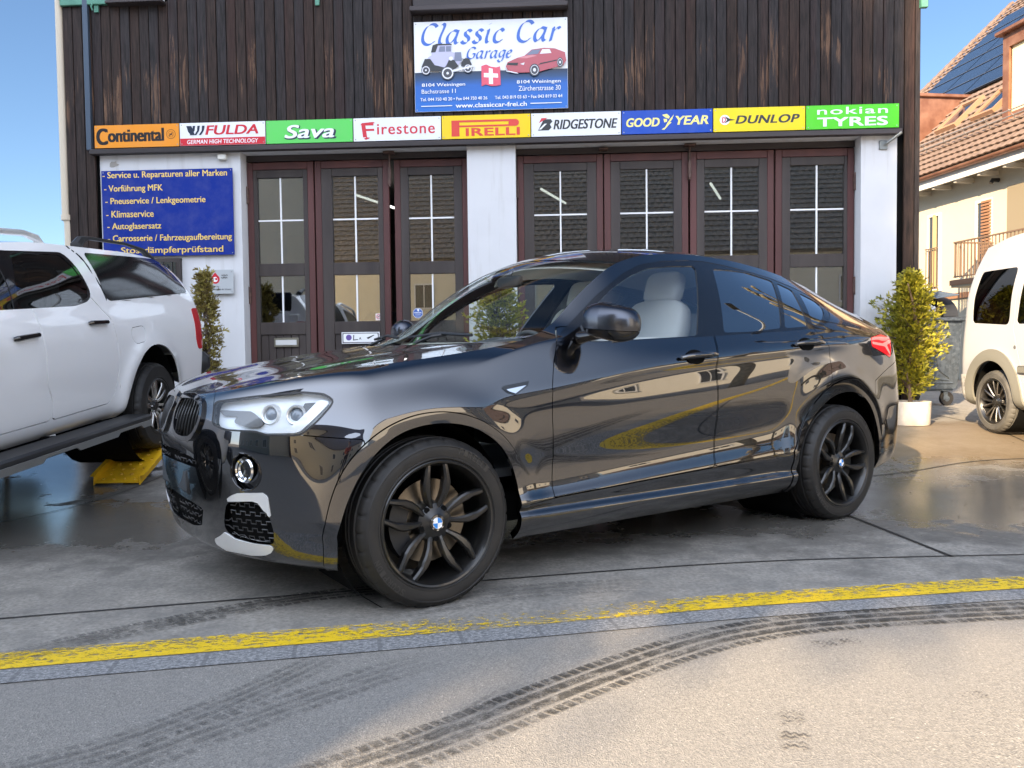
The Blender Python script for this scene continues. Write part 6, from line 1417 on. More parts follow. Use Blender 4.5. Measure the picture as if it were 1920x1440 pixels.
def build_pickup():
    loc, rot = PU_POSE
    t = thing('pickup_truck', 'white double cab pick-up with black canopy windows, rear wheel up on a yellow ramp', 'pickup', loc, 0, None, None, rot)
    P, N, s = pickup_surface(); S = np.stack([np.repeat(s[:, None], P.shape[1], 1), P[..., 2]], -1); k = Skin(P, N, S); F = k.F; o = PUO; W = M['white_paint']
    def arcf(cx, pts): return np.array(pts)
    ar = [(.49, .2), (.44, .52), (.385, .62), (.345, .71), (.22, .835), (.08, .895), (-.045, .905), (-.17, .885), (-.279, .84), (-.40, .75), (-.46, .66), (-.54, .54), (-.58, .2)]
    a_r = fillet(ar, .05); a_f = fillet([(x + 3.27, z) for x, z in ar], .05)
    for a in (a_r, a_f): _, F = k.poly(F, a)
    dlo = fillet(o['dlo'][:-1] + [(2.15, 1.21), (1.62, 1.60)], .05); trim, F = k.poly(F, dlo)
    g1, trim = k.poly(trim, fillet(o['glass_r'], .04), -.002); g2, trim = k.poly(trim, fillet([(1.646, 1.55), (1.732, 1.202), (2.05, 1.20), (1.72, 1.56)], .03), -.002)
    cn = fillet([(.60, 1.626), (-.72, 1.64), (-.93, 1.58), (-.995, 1.352), (-.942, 1.333), (.566, 1.263), (.614, 1.317)], .035); can, F = k.poly(F, cn)
    gap = np.array([(.755, 1.80), (.74, 1.66), (.662, 1.60), (.642, 1.494), (.572, 1.25), (.596, 1.25), (.670, 1.494), (.698, 1.60), (.775, 1.66), (.79, 1.80)]); gp, F = k.poly(F, gap)
    rail = np.array([(.575, 1.250), (-.97, 1.327), (-1.3, 1.33), (-1.3, 1.337), (-.97, 1.334), (.575, 1.257)]); _, F = k.poly(F, rail)
    rd = fillet([(.82, 1.30), (.616, 1.122), (.59, .939), (.576, .756), (.64, .564), (.72, .505), (1.46, .49), (1.467, .625), (1.528, .736), (1.524, .929), (1.546, 1.148), (1.56, 1.30)], .03)
    fd = fillet([(1.568, 1.30), (1.554, 1.148), (1.532, .929), (1.536, .736), (1.475, .625), (1.475, .49), (2.55, .48), (2.60, .9), (2.45, 1.24)], .03)
    dr, F = k.poly(F, rd, -.0035); _, F = k.poly(F, rd, .0035); df, F = k.poly(F, fd, -.0035); _, F = k.poly(F, fd, .0035)
    bf = np.array([(.518, 1.25), (.528, .936), (.546, .753), (.575, .541), (.61, .30), (.618, .30), (.583, .541), (.554, .753), (.536, .936), (.526, 1.25)]); _, F = k.poly(F, bf)
    fu = fillet(o['fuel'], .03); fl, F = k.poly(F, fu, -.002); _, F = k.poly(F, fu, .002)
    tl = fillet([(-.92, 1.19), (-1.3, 1.19), (-1.3, .83), (-.96, .80), (-.915, .90)], .03); ta, F = k.poly(F, tl)
    panel('body', k, F, W, t, .012, 0, 2)
    panel('canopy_seal', k, gp, M['void'], t, 0, -.002, 2)
    for m_ in (0, 1):
        sg = 1 - 2 * m_
        d = panel('rear_door', k, dr, W, t, .012, 0, m_); panel('door_glass', k, g1, M['pu_glass'], d, 0, -.006, m_); bar_handle(k, d, o['handle2'], sg)
        d = panel('front_door', k, df, W, t, .012, 0, m_); panel('door_glass', k, g2, M['pu_glass'], d, 0, -.006, m_); bar_handle(k, d, o['handle1'], sg)
        mb = MB(); mb.grid(superell((2.42, sg * 1.04, 1.26), (.16, .22, .20), .5, .6)); mb.tube([(2.40, sg * .86, 1.22), (2.42, sg * .98, 1.23)], .03, 8); mb.build('wing_mirror', M['plastic'], d)
        panel('window_trim', k, trim, M['gloss_black'], t, .01, -.002, m_)
        c = panel('canopy_window', k, can, M['canopy_glass'], t, 0, .001, m_)
        fr, _ = k.cut(can, lambda S_, V_: np.abs(sdf(fillet([(-.145, 1.60), (-.70, 1.60), (-.83, 1.53), (-.86, 1.37), (-.45, 1.335), (-.16, 1.335)], .05), S_)) - .008); panel('sliding_frame', k, fr, M['gloss_black'], c, .006, .004, m_)
        panel('fuel_flap', k, fl, W, t, .008, 0, m_); panel('tail_light', k, ta, M['red_lens'], t, .02, .004, m_)
        stp = MB(); stp.box((1.45, sg * .985, .36), (2.0, .20, .05), 0, None, .015)
        prof = [(.48, .30), (.62, .30), (.66, .325), (.98, .325), (1.02, .30), (1.52, .30), (1.56, .325), (1.9, .325), (1.94, .30), (2.44, .30), (2.44, .345), (.48, .345)]
        stp.prism(prof, sg * 1.087, sg * 1.097, 1, Matrix(((1, 0, 0, 0), (0, 0, 1, 0), (0, 1, 0, 0), (0, 0, 0, 1)))); stp.box((1.45, sg * .99, .325), (1.9, .16, .03), 0, None, .01)
        stp.build('side_step', [M['plastic'], mat('grey_step_edge', (.20, .20, .19), .5, .3)], t)
        for x in (.75, 1.45, 2.1): MB().box((x, sg * .86, .36), (.05, .2, .04)).build('step_bracket', M['void'], t)
        r = MB(); r.tube([(.95, sg * .60, 1.66), (1.0, sg * .60, 1.705), (1.15, sg * .60, 1.73), (1.75, sg * .60, 1.71), (1.88, sg * .60, 1.66), (1.92, sg * .60, 1.615)], [.03, .028, .022, .022, .024, .03], 8, 1); r.build('roof_rail', [M['plastic'], M['satin_silver']], t)
        r = MB(); r.tube([(.48, sg * .60, 1.68), (.42, sg * .60, 1.73), (.30, sg * .60, 1.755), (-.30, sg * .60, 1.75), (-.62, sg * .60, 1.715), (-.78, sg * .60, 1.635)], [.045, .035, .016, .014, .022, .04], 8); r.build('canopy_rail', M['plastic'], t)
        hd = MB(); hd.grid(superell((3.86, sg * .66, .92), (.3, .42, .2), .4, .5)); hd.build('headlight', M['lamp_grey'], t)
    E = P[:, -1]; mir = np.array([1, -1, 1.])
    def top(name, xa, xb, m, ca, cb, bulge, nu=40):
        ia, ib = (int(np.argmin(np.abs(E[:175, 0] - x))) for x in (xa, xb)); L = resample(E[min(ia, ib):max(ia, ib) + 1][::1 if ib > ia else -1], nu)
        def arcv(side, cen): v = np.linspace(1, -1, 41); w_ = np.abs(v) ** 2.2; return np.c_[cen[0] + (side[0] - cen[0]) * w_, side[1] * v, cen[1] + (side[2] - cen[1]) * w_]
        G = coons(L, L * mir, arcv(L[0], ca), arcv(L[-1], cb)); G[..., 2] += bulge * (1 - np.linspace(1, -1, 41)[None] ** 2) * np.sin(pi * np.linspace(0, 1, nu))[:, None]
        G[..., 1] *= .994; return sheet(name, G, m, t)
    zt = lambda x: float(np.interp(x, PU_EDGE[0], PU_EDGE[2]))
    top('canopy_roof', -1.05, .70, W, (-1.08, zt(-1.05) + .02), (.70, zt(.70) + .03), .01); top('cab_roof', .74, 1.62, W, (.74, zt(.74) + .03), (1.70, zt(1.62) + .03), .005)
    top('windscreen', 1.64, 2.45, M['screen'], (1.73, zt(1.64) + .045), (2.62, 1.22), .03); top('bonnet', 2.47, 3.5, W, (2.64, 1.225), (3.95, 1.10), .03)
    tg = MB(); tg.box((-1.13, 0, 1.02), (.05, 1.5, .56), 0, None, .02); tg.build('tailgate', W, t); MB().box((-1.12, 0, 1.47), (.04, 1.25, .28), 0, None, .02).build('canopy_hatch', M['canopy_glass'], t)
    bp = MB(); bp.box((-1.22, 0, .66), (.16, 1.84, .20), 0, None, .05); bp.box((-1.25, 0, .56), (.10, 1.2, .1), 0, None, .03); bp.build('rear_bumper', M['plastic'], t)
    gr = MB(); gr.box((4.03, 0, .86), (.1, 1.1, .28), 0, None, .04); gr.box((4.05, 0, .5), (.1, 1.7, .26), 0, None, .06); gr.build('front_grille', M['plastic'], t)
    ub = MB(); ub.box((1.4, 0, .52), (4.9, 1.1, .2)); ub.box((1.5, 0, .75), (2.2, 1.6, .4)); ub.box((-.02, 0, .385), (.09, 1.5, .09)); ub.box((-.3, 0, 1.02), (1.5, 1.55, .25))
    for x in (-.045, 3.22):
        for sg in (1, -1): ub.lathe([(.50, .30), (.50, .86)], 24, 0, tr(x, 0, .41) @ (rotx(-pi / 2) if sg > 0 else rotx(pi / 2))); ub.box((x, sg * .5, .7), (1.0, .03, .6))
    ub.build('underbody', M['void'], t)
    ci = MB(); ci.box((.85, 0, 1.15), (.08, 1.3, .7), 0, None, .03)
    for y in (.38, -.38):
        for x in (1.0, 1.95): ci.grid(superell((x, y, 1.05), (.16, .5, .62), .4, .5)); ci.grid(superell((x - .02, y, 1.44), (.1, .26, .16), .5, .6))
    ci.box((1.6, 0, .72), (1.8, 1.5, .06)); ci.box((2.5, 0, 1.1), (.4, 1.5, .16), 0, None, .05); ci.box((1.2, 0, 1.63), (1.0, 1.1, .02)); ci.build('cabin', M['dash'], t)
    st = {'n': 6, 'pair': (-1, 1), 'blade': [(.055, .014, .026, -.03), (.10, .024, .028, -.012), (.15, .040, .032, -.004), (.20, .060, .036, 0), (.243, .066, .046, -.004)]}
    for x, sg, sp in ((-.045, 1, 12), (-.045, -1, 0), (3.22, 1, 30), (3.22, -1, 50)):
        hb = simple_wheel(t, x, sg * .80, .385, sg, .362, .222, .26, sp, [M['satin_black'], M['machined'], M['chrome']], st)
        if sg > 0:
            lt = MB()
            for i, ch in enumerate('DISCOVERER'):
                a = 2 * pi * (.25 + .19) - i * .115 - .30; vs, fs = fit_text(ch, .026, .032, 0, .05, .0008); lt.add(vs, fs, 0, WHEEL_T @ rotzm(a - pi / 2) @ tr(0, .298, .1305))
            lt.build('tyre_lettering', mat('raised_white_letter', (.38, .37, .34), .7), hb, 0)
    return t
def bar_handle(k, door, hp, sg):
    (s0, z0), (s1, z1) = hp; a, na = surf_at(k, s0, z0); b, nb = surf_at(k, s1, z1); mb = MB(); sc = np.array([1, sg, 1.])
    mb.tube([tuple((a + (b - a) * t_ + na * l) * sc) for t_, l in ((0, .004), (.06, .022), (.94, .022), (1, .004))], [.012, .017, .017, .012], 8); mb.build('door_handle', M['gloss_black'], door)
M['pu_glass'] = glass('pickup_window', (.22, .25, .24), 1.6, 0, 1.5); M['canopy_glass'] = mat('canopy_black_glass', (.008, .009, .010), .10, 0, 0); M['machined'] = mat('machined_alloy', (.50, .48, .45), .25, 1)
build_pickup()

# ---------------------------------------------------------------- white van at the right edge
def build_van():
    loc, rot = VA_POSE
    t = thing('white_van', 'white high roofed van with pale grey wheel arch standing at the right edge', 'van', loc, 0, None, None, rot)
    P, N, s = van_surface(); S = np.stack([np.repeat(s[:, None], P.shape[1], 1), P[..., 2]], -1); k = Skin(P, N, S); F = k.F; W = M['van_white']
    def circ_(cx, r, b): return np.array([(cx + r, b)] + [(cx + r * cos(a), .36 + r * 1.03 * sin(a)) for a in np.linspace(0, pi, 40)] + [(cx - r, b)])
    arch = []
    for cx in (.045, 2.66):
        _, F = k.poly(F, circ_(cx, .335, .1)); a, F = k.poly(F, circ_(cx, .445, .1), -.002); arch.append(a)
    w1 = fillet([(-.325, 1.60), (.300, 1.59), (.262, 1.045), (-.345, 1.085), (-.352, 1.35)], .05); w2 = fillet([(.455, 1.585), (.37, 1.05), (1.45, 1.03), (1.45, 1.57)], .05); w3 = fillet([(1.58, 1.56), (1.58, 1.03), (2.35, 1.0), (2.05, 1.50), (1.95, 1.56)], .04)
    gl = []
    for w in (w1, w2, w3): g, F = k.poly(F, w); gl.append(g)
    dr = np.array([(.36, 1.75), (.34, 1.0), (.50, .62), (.55, .42), (1.5, .40), (1.5, 1.72)])
    d_, F = k.poly(F, fillet(dr, .03), -.003); _, F = k.poly(F, fillet(dr, .03), .003)
    tl, F = k.poly(F, fillet([(-.62, 1.45), (-1.2, 1.45), (-1.2, .95), (-.62, .95)], .03)); rb, F = k.poly(F, np.array([(-.30, .1), (-.33, .56), (-1.5, .56), (-1.5, .1)]), -.003)
    panel('body', k, F, W, t, .012, 0, 2); panel('rear_bumper', k, rb, M['scuffed'], t, .02, .012, 2)
    for m_ in (0, 1):
        sg = 1 - 2 * m_
        d = panel('side_door', k, d_, W, t, .012, 0, m_)
        for g in gl: panel('side_window', k, g, M['van_glass'], t, .0, -.004, m_)
        for a in arch: panel('wheel_arch_trim', k, a, M['arch_grey'], t, .02, .016, m_)
        panel('tail_light', k, tl, M['red_lens'], t, .02, .004, m_)
        p, n = surf_at(k, .372, .83); c = MB(); c.lathe([(.0001, .004), (.017, .004), (.020, -.004)], 16, 0, Matrix.Translation(Vector(p * [1, sg, 1])) @ Vector(n * [1, sg, 1]).to_track_quat('Z', 'Y').to_matrix().to_4x4()); c.build('fuel_cap', M['lamp_grey'], t)
        mo = MB(); mo.box((1.4, sg * .888, .625), (1.9, .03, .075), 0, None, .012); mo.build('side_moulding', M['arch_grey'], t)
        mb = MB(); mb.grid(superell((2.35, sg * 1.0, 1.10), (.15, .2, .22), .5, .6)); mb.build('wing_mirror', M['plastic'], t); h = MB(); h.grid(superell((3.1, sg * .60, .82), (.4, .3, .2), .5, .5)); h.build('headlight', M['lamp_grey'], t)
    E = P[:, -1]; mir = np.array([1, -1, 1.])
    def top(name, xa, xb, m, ca, cb, bulge, nu=40):
        n_ = 24 + 148; ia, ib = (int(np.argmin(np.abs(E[:n_, 0] - x))) for x in (xa, xb)); L = resample(E[min(ia, ib):max(ia, ib) + 1][::1 if ib > ia else -1], nu)
        def arcv(side, cen): v = np.linspace(1, -1, 41); w_ = np.abs(v) ** 2.2; return np.c_[cen[0] + (side[0] - cen[0]) * w_, side[1] * v, cen[1] + (side[2] - cen[1]) * w_]
        G = coons(L, L * mir, arcv(L[0], ca), arcv(L[-1], cb)); G[..., 2] += bulge * (1 - np.linspace(1, -1, 41)[None] ** 2) * np.sin(pi * np.linspace(0, 1, nu))[:, None]; return sheet(name, G, m, t)
    top('roof', -.45, 1.75, W, (-.5, 1.91), (1.80, 1.90), .04); top('windscreen', 1.76, 2.58, M['screen'], (1.82, 1.895), (2.75, 1.12), .03); top('bonnet', 2.6, 3.0, W, (2.77, 1.115), (3.22, .98), .02)
    ub = MB(); ub.box((1.3, 0, .36), (3.6, 1.4, .25)); ub.box((1.2, 0, .75), (3.3, 1.5, .06)); ub.box((1.0, 0, 1.2), (.05, 1.4, 1.0)); ub.box((2.3, 0, .95), (.4, 1.4, .2))
    for x in (.045, 2.66):
        for sg in (1, -1): ub.lathe([(.36, .34), (.36, .83)], 24, 0, tr(x, 0, .36) @ (rotx(-pi / 2) if sg > 0 else rotx(pi / 2))); ub.box((x, sg * .5, .5), (.7, .03, .5))
    ub.build('underbody', M['void'], t)
    st = {'n': 7, 'pair': (-1, 1), 'blade': [(.05, .008, .016, -.03), (.10, .014, .018, -.016), (.16, .026, .020, -.006), (.21, .036, .024, 0), (.245, .042, .026, -.002)]}
    for x, sg, sp in ((.045, 1, 0), (.045, -1, 8), (2.66, 1, 0), (2.66, -1, 20)): simple_wheel(t, x, sg * .775, .305, sg, .305, .213, .205, sp, [M['satin_black'], M['machined_dark'], M['plastic']], st, M['van_rubber'])
    return t
M['van_white'] = mat('weathered_white_paint', (.40, .405, .42), .35, 0, .5); M['van_glass'] = glass('van_window', (.05, .06, .06), 1.55, 0, 1.2); M['arch_grey'] = mat('pale_grey_trim', (.17, .165, .14), .5); M['scuffed'] = noisy('scuffed_bumper', (.46, .45, .42), (.14, .13, .12), 14, .6, 8, 0, (1, 1, 1), .45, .62); M['machined_dark'] = mat('dark_alloy', (.22, .21, .20), .3, 1); M['van_rubber'] = noisy('worn_tyre_rubber', (.05, .048, .044), (.085, .08, .07), 9, .7)
build_van()

# ---------------------------------------------------------------- ramps, shrubs, waste bin
M['ramp'] = noisy('chipped_yellow_paint', (.78, .44, .012), (.52, .27, .012), 7, .45, 7, .1, (1, 1, 1), .50, .72)
def build_ramp(name, label, x, y, wide, z0):
    t = thing(name, label, 'ramp', (x, y, z0), 0); L, H, Wd = .60, .225, wide; a = math.atan2(H, L)
    T = rotx(a)
    sr = bpy.data.objects.new('slope', None); link(sr, t)
    p = MB(); p.box((0, L / 2 * 1.02, .012), (Wd, L, .006), 0, T); p.box((0, L * cos(a) + .17, H + .012), (Wd, .36, .006))
    rng = random.Random(1)
    for i in range(7):
        for j in range(4):
            xx = -Wd / 2 + .055 + j * (Wd - .11) / 3 + (.02 if i % 2 else -.005); yy = .06 + i * .082
            p.lathe([(.017, .0155), (.012, .022), (.010, .022), (.010, .0156)], 10, 0, T @ tr(xx, yy, 0)); p.lathe([(.0001, .0157), (.0095, .0157)], 8, 1, T @ tr(xx, yy, 0))
    p.build('tread_plate', [M['ramp'], M['void']], sr)
    for sg in (-1, 1):
        f = MB(); f.prism([(0, -.004), (L, -.004), (L, .062), (.03, .062)], -.004, .004, 0, T @ Matrix(((0, 0, 1, sg * Wd / 2), (1, 0, 0, 0), (0, 1, 0, 0), (0, 0, 0, 1)))); f.box((sg * (Wd / 2 + .016), L / 2 + .015, .060), (.032, L - .03, .006), 0, T); f.box((sg * Wd / 2, L * cos(a) + .17, H + .04), (.008, .36, .07)); f.build('side_rail', M['ramp'], sr)
    l = MB()
    for sg in (-1, 1):
        l.box((sg * (Wd / 2 - .02), L * cos(a) + .02, H / 2), (.04, .04, H - .004), 0, None, .004); l.box((sg * (Wd / 2 - .02), L * cos(a) + .32, H / 2), (.04, .04, H - .004), 0, None, .004); l.box((sg * (Wd / 2 - .02), L * cos(a) + .17, .03), (.03, .26, .03))
    l.build('support_leg', M['ramp'], t)
    return t
build_ramp('car_ramp', 'yellow punched steel ramp under the pick-up wheel', -3.12, 6.26, .36, gz(6.26) + .012); build_ramp('car_ramp', 'second yellow ramp half hidden behind the dark nose', -4.72, 6.26, .36, gz(6.26) + .012)

def leaf_mat(name, c1, c2, c3):
    m = mat(name, c1, .55); n = NT(m); at = n.node('ShaderNodeAttribute'); at.attribute_name = 'tone'; c = n.ramp(at.outputs['Fac'], [(0, c1), (.55, c2), (1, c3)]); n.set('Base Color', c)
    tl = n.node('ShaderNodeBsdfTranslucent', {0: c}); mx = n.node('ShaderNodeMixShader', {0: .25, 1: n.p.outputs[0], 2: tl.outputs[0]}); out = [x for x in n.n if x.type == 'OUTPUT_MATERIAL'][0]; n.t.links.new(mx.outputs[0], out.inputs[0]); return m
M['thuja'] = leaf_mat('thuja_foliage', (.08, .09, .012), (.29, .275, .022), (.62, .52, .05)); M['bark'] = noisy('shrub_bark', (.06, .04, .025), (.13, .09, .06), 15, .9, 5, .3)
M['dry'] = leaf_mat('thuja_dry_foliage', (.13, .085, .035), (.30, .25, .06), (.56, .48, .14))
def conifer(name, label, x, y, z0, H, prof, n, seed, m, pot, skirt=0):
    """upright thuja: trunk, limbs and many flat scaly sprays; prof(t, angle) gives the crown radius"""
    t = thing(name, label, 'shrub', (x, y, z0), 0); rng = random.Random(seed); zp = pot[1] if pot else 0
    if pot:
        r, h = pot; MB().lathe([(.0001, .0), (r * .93, .0), (r * .96, .012), (r, h), (r - .006, h + .004), (r - .028, h + .003), (r - .034, h - .02)], 48).build('pot', noisy('pale_concrete_pot', (.48, .43, .36), (.66, .61, .53), 6, .8, 6, .12), t)
        MB().lathe([(.0001, h - .018), (r - .03, h - .022)], 30).build('soil', mat('pot_soil', (.03, .022, .015), .95), t)
    tk = MB(); pts = [(rng.uniform(-.02, .02) * i, rng.uniform(-.02, .02) * i, zp * .5 + (H * .93 - zp * .5) * i / 6) for i in range(7)]; tk.tube(pts, [.022 * (1 - i / 7.5) + .004 for i in range(7)], 7)
    br = MB()
    tips = []
    for i in range(int(n / 14)):
        u = rng.random() ** .85; z = zp + (H - zp) * (.06 + .92 * u); a = rng.uniform(0, 2 * pi); R = prof(u, a) * rng.uniform(.45, 1.18); zz = z + R * rng.uniform(.15, .55)
        p0 = Vector((pts[3][0] * u, pts[3][1] * u, z - .05)); p1 = Vector((R * cos(a), R * sin(a), min(zz, H))); tips.append((p0, p1, u, a)); br.tube([p0, (p0 + p1) / 2 + Vector((0, 0, .02)), p1], [.006, .004, .0015], 4)
    tk.build('trunk', M['bark'], t); br.build('branches', M['bark'], t)
    vs, fs, tone = [], [], []
    for i in range(n):
        p0, p1, u, a = tips[rng.randrange(len(tips))]; f = rng.random() ** .45; c = p0.lerp(p1, f) + Vector((rng.gauss(0, .022), rng.gauss(0, .022), rng.gauss(0, .03))); base = rng.random() * .55 + .2 * rng.random()
        out = Vector((cos(a), sin(a), rng.uniform(.2, 1.3))); out.normalize(); side = out.cross(Vector((rng.gauss(0, 1), rng.gauss(0, 1), rng.gauss(0, 1)))); side.normalize(); L = rng.uniform(.026, .056)
        for k in range(5):
            d = (out + side * (k - 2) * .42 + Vector((rng.gauss(0, .16), rng.gauss(0, .16), rng.gauss(0, .16)))).normalized(); w = d.cross(out.cross(side)).normalized() * L * .13; b = len(vs); s_ = c + out * (L * .12 * k); e = s_ + d * L * rng.uniform(.6, 1.1)
            vs += [tuple(s_ - w * .5), tuple(s_ + w * .5), tuple(s_.lerp(e, .6) + w), tuple(e), tuple(s_.lerp(e, .6) - w)]; fs.append((b, b + 1, b + 2, b + 3, b + 4)); tone.append(min(1, max(0, base + rng.uniform(-.12, .22))))
    me = bpy.data.meshes.new('foliage'); me.from_pydata(vs, [], fs); me.materials.append(m); at = me.attributes.new('tone', 'FLOAT', 'FACE'); at.data.foreach_set('value', tone); link(bpy.data.objects.new('foliage', me), t)
    return t
def profR(u, a): return (.05 + .185 * math.sin(pi * min(1, u * .92 + .10)) ** .8) * (1 + .22 * math.sin(2 * a + 5 * u) + .20 * math.sin(5 * a + 13 * u) + .12 * math.sin(3 * a - 17 * u)) * (1.12 if u < .75 else .95)
def profL(u, a): return (.04 + .13 * math.sin(pi * min(1, u * .95 + .15)) ** .9) * (1 + .3 * math.sin(3 * a + 11 * u))
def profC(u, a): return (.08 + .26 * math.sin(pi * min(1, u * .80 + .2)) ** .8) * (1 + .15 * math.sin(3 * a + 7 * u))
conifer('potted_thuja', 'bushy yellow green thuja in a round pale pot at the garage corner', 4.235, 8.50, gz(8.5) + .004, 1.60, profR, 5400, 4, M['thuja'], (.205, .245))
conifer('potted_thuja', 'thin half brown thuja standing by the blue services board', -3.30, 8.62, gz(8.6) + .004, 1.72, profL, 1900, 8, M['dry'], (.19, .24))
conifer('potted_thuja', 'green thuja before the middle pillar, seen through the dark coupe windscreen', -.125, 8.60, gz(8.6) + .004, 1.52, profC, 3200, 12, M['thuja'], (.20, .24))

def zinc_mat():
    m = mat('galvanised_steel', (.30, .32, .34), .45, .75); n = NT(m); v = n.coord('Object'); vo = n.node('ShaderNodeTexVoronoi', {'Vector': v, 'Scale': 26.0}); f = n.noise(v, 5, 6, .7)
    n.set('Base Color', n.mix(n.ramp(f, [(.4, 0.0), (.7, .6)]), n.ramp(n.node('ShaderNodeSeparateColor', {0: vo.outputs['Color']}).outputs[0], [(0, (.09, .11, .13)), (1, (.17, .20, .23))]), (.06, .065, .07))); n.set('Roughness', n.ramp(f, [(.3, .38), (.7, .6)])); return m
M['zinc'] = zinc_mat()
def build_bin():
    zb = .22 + .004; t = thing('waste_container', 'galvanised four wheeled waste container with its lid ajar behind the potted thuja', 'container', (5.58, 11.55, zb), rad(4))
    b = MB(); w, d = .62, .52
    b.add([(sx * w * (k if sx else 1), sy * d * k, z) for z, k in ((.24, .93), (1.20, 1.0)) for sx, sy in ((-1, -1), (1, -1), (1, 1), (-1, 1))], [(0, 3, 2, 1), (0, 1, 5, 4), (1, 2, 6, 5), (2, 3, 7, 6), (3, 0, 4, 7)])
    b.box((0, -d - .02, 1.20), (2 * w + .10, .07, .06), 0, None, .015); b.box((0, d + .02, 1.20), (2 * w + .10, .07, .06), 0, None, .015); b.box((w + .02, 0, 1.20), (.07, 2 * d - .03, .058), 0, None, .015); b.box((-w - .02, 0, 1.20), (.07, 2 * d - .03, .058), 0, None, .015); b.box((0, 0, .23), (1.08, .9, .05), 0, None, .01)
    b.build('body', M['zinc'], t)
    r = MB(); y = -d - .002
    def rib(pts): r.tube([(x, -d * (.93 + .07 * (z - .24) / .96) - .006, z) for x, z in pts], .011, 6)
    rib([(-.42, 1.08), (-.12, 1.04), (.0, .98), (.12, 1.04), (.42, 1.08), (.40, .98), (.30, .88), (.26, .70), (.30, .50), (.44, .40), (.44, .36), (.10, .40), (.0, .42), (-.10, .40), (-.44, .36), (-.44, .40), (-.30, .50), (-.26, .70), (-.30, .88), (-.40, .98), (-.42, 1.08)])
    rib([(-.5, .32), (.5, .32)]); rib([(-.16, .95), (-.12, .7), (-.16, .48)]); rib([(.16, .95), (.12, .7), (.16, .48)]); r.build('pressed_ribs', M['zinc'], t)
    l = MB(); A = np.linspace(0, pi, 15)
    l.grid([[(x, -.46 * cos(a), 1.24 + .30 * sin(a)) for a in A] for x in (-.60, .60)], 0, None, False); l.build('dome_lid', M['plastic'], t)
    for sx in (1, -1):
        e = MB(); e.add([(sx * .60, -.46 * cos(a), 1.24 + .30 * sin(a)) for a in A], [tuple(range(15))]); e.build('lid_end', M['plastic'], t)
    e = MB(); e.add([(x, -.505, z) for x, z in [(.12 + .26 * cos(a) * .9, 1.235 + .27 * sin(a)) for a in A]] + [(x, -.47, z) for x, z in [(.12 + .26 * cos(a) * .9, 1.235 + .27 * sin(a)) for a in A]], [tuple(range(15)), tuple(range(15, 30))[::-1]] + [(i, i + 15, i + 16, i + 1) for i in range(14)]); e.build('lid_cheek', M['void'], t)
    el = [(-.10, .02), (-.10, .09), (-.07, .14), (-.01, .165), (.05, .16), (.09, .13), (.115, .135), (.135, .10), (.125, .05), (.11, .05), (.115, .085), (.10, .10), (.085, .07), (.075, .0), (.05, .0), (.05, .055), (.02, .06), (-.03, .055), (-.035, .0), (-.06, .0), (-.065, .06), (-.08, .07), (-.085, .02)]
    MB().add([(.12 + x * .9, -.509, 1.265 + z * .9) for x, z in el[::-1]], [tuple(range(len(el)))[::-1]]).build('elephant_mark', WHT, t)
    f = MB(); f.box((-.05, -.28, 1.50), (1.2, .55, .018), 0, tr(0, 0, 0) @ tr(-.05, -.28, 1.50) @ roty(rad(-8)) @ rotx(rad(10)) @ tr(.05, .28, -1.50), .006)
    for i in range(5): f.box((-.05, -.46 + i * .09, 1.513), (1.1, .02, .012), 0, tr(-.05, -.28, 1.50) @ roty(rad(-8)) @ rotx(rad(10)) @ tr(.05, .28, -1.50))
    f.build('lid_flap', mat('blue_grey_lid', (.10, .13, .17), .35), t)
    for sx in (1, -1):
        for sy in (1, -1):
            c = bpy.data.objects.new('castor', None); link(c, t); c.location = (sx * .47, sy * .40, 0)
            MB().lathe([(.04, -.022), (.092, -.024), (.10, -.012), (.10, .012), (.092, .024), (.04, .022)], 24, 0, tr(0, 0, .10) @ rotx(pi / 2)).build('wheel', M['rubber'], c); MB().lathe([(.0001, -.018), (.045, -.02), (.045, .02), (.0001, .018)], 16, 0, tr(0, 0, .10) @ rotx(pi / 2)).build('hub', M['zinc'], c)
            k = MB(); k.box((-.03, -.034, .15), (.06, .008, .13), 0, rotzm(0)); k.box((-.03, .034, .15), (.06, .008, .13)); k.box((-.04, 0, .215), (.12, .12, .012)); k.build('fork', M['zinc'], c)
    return t
build_bin()

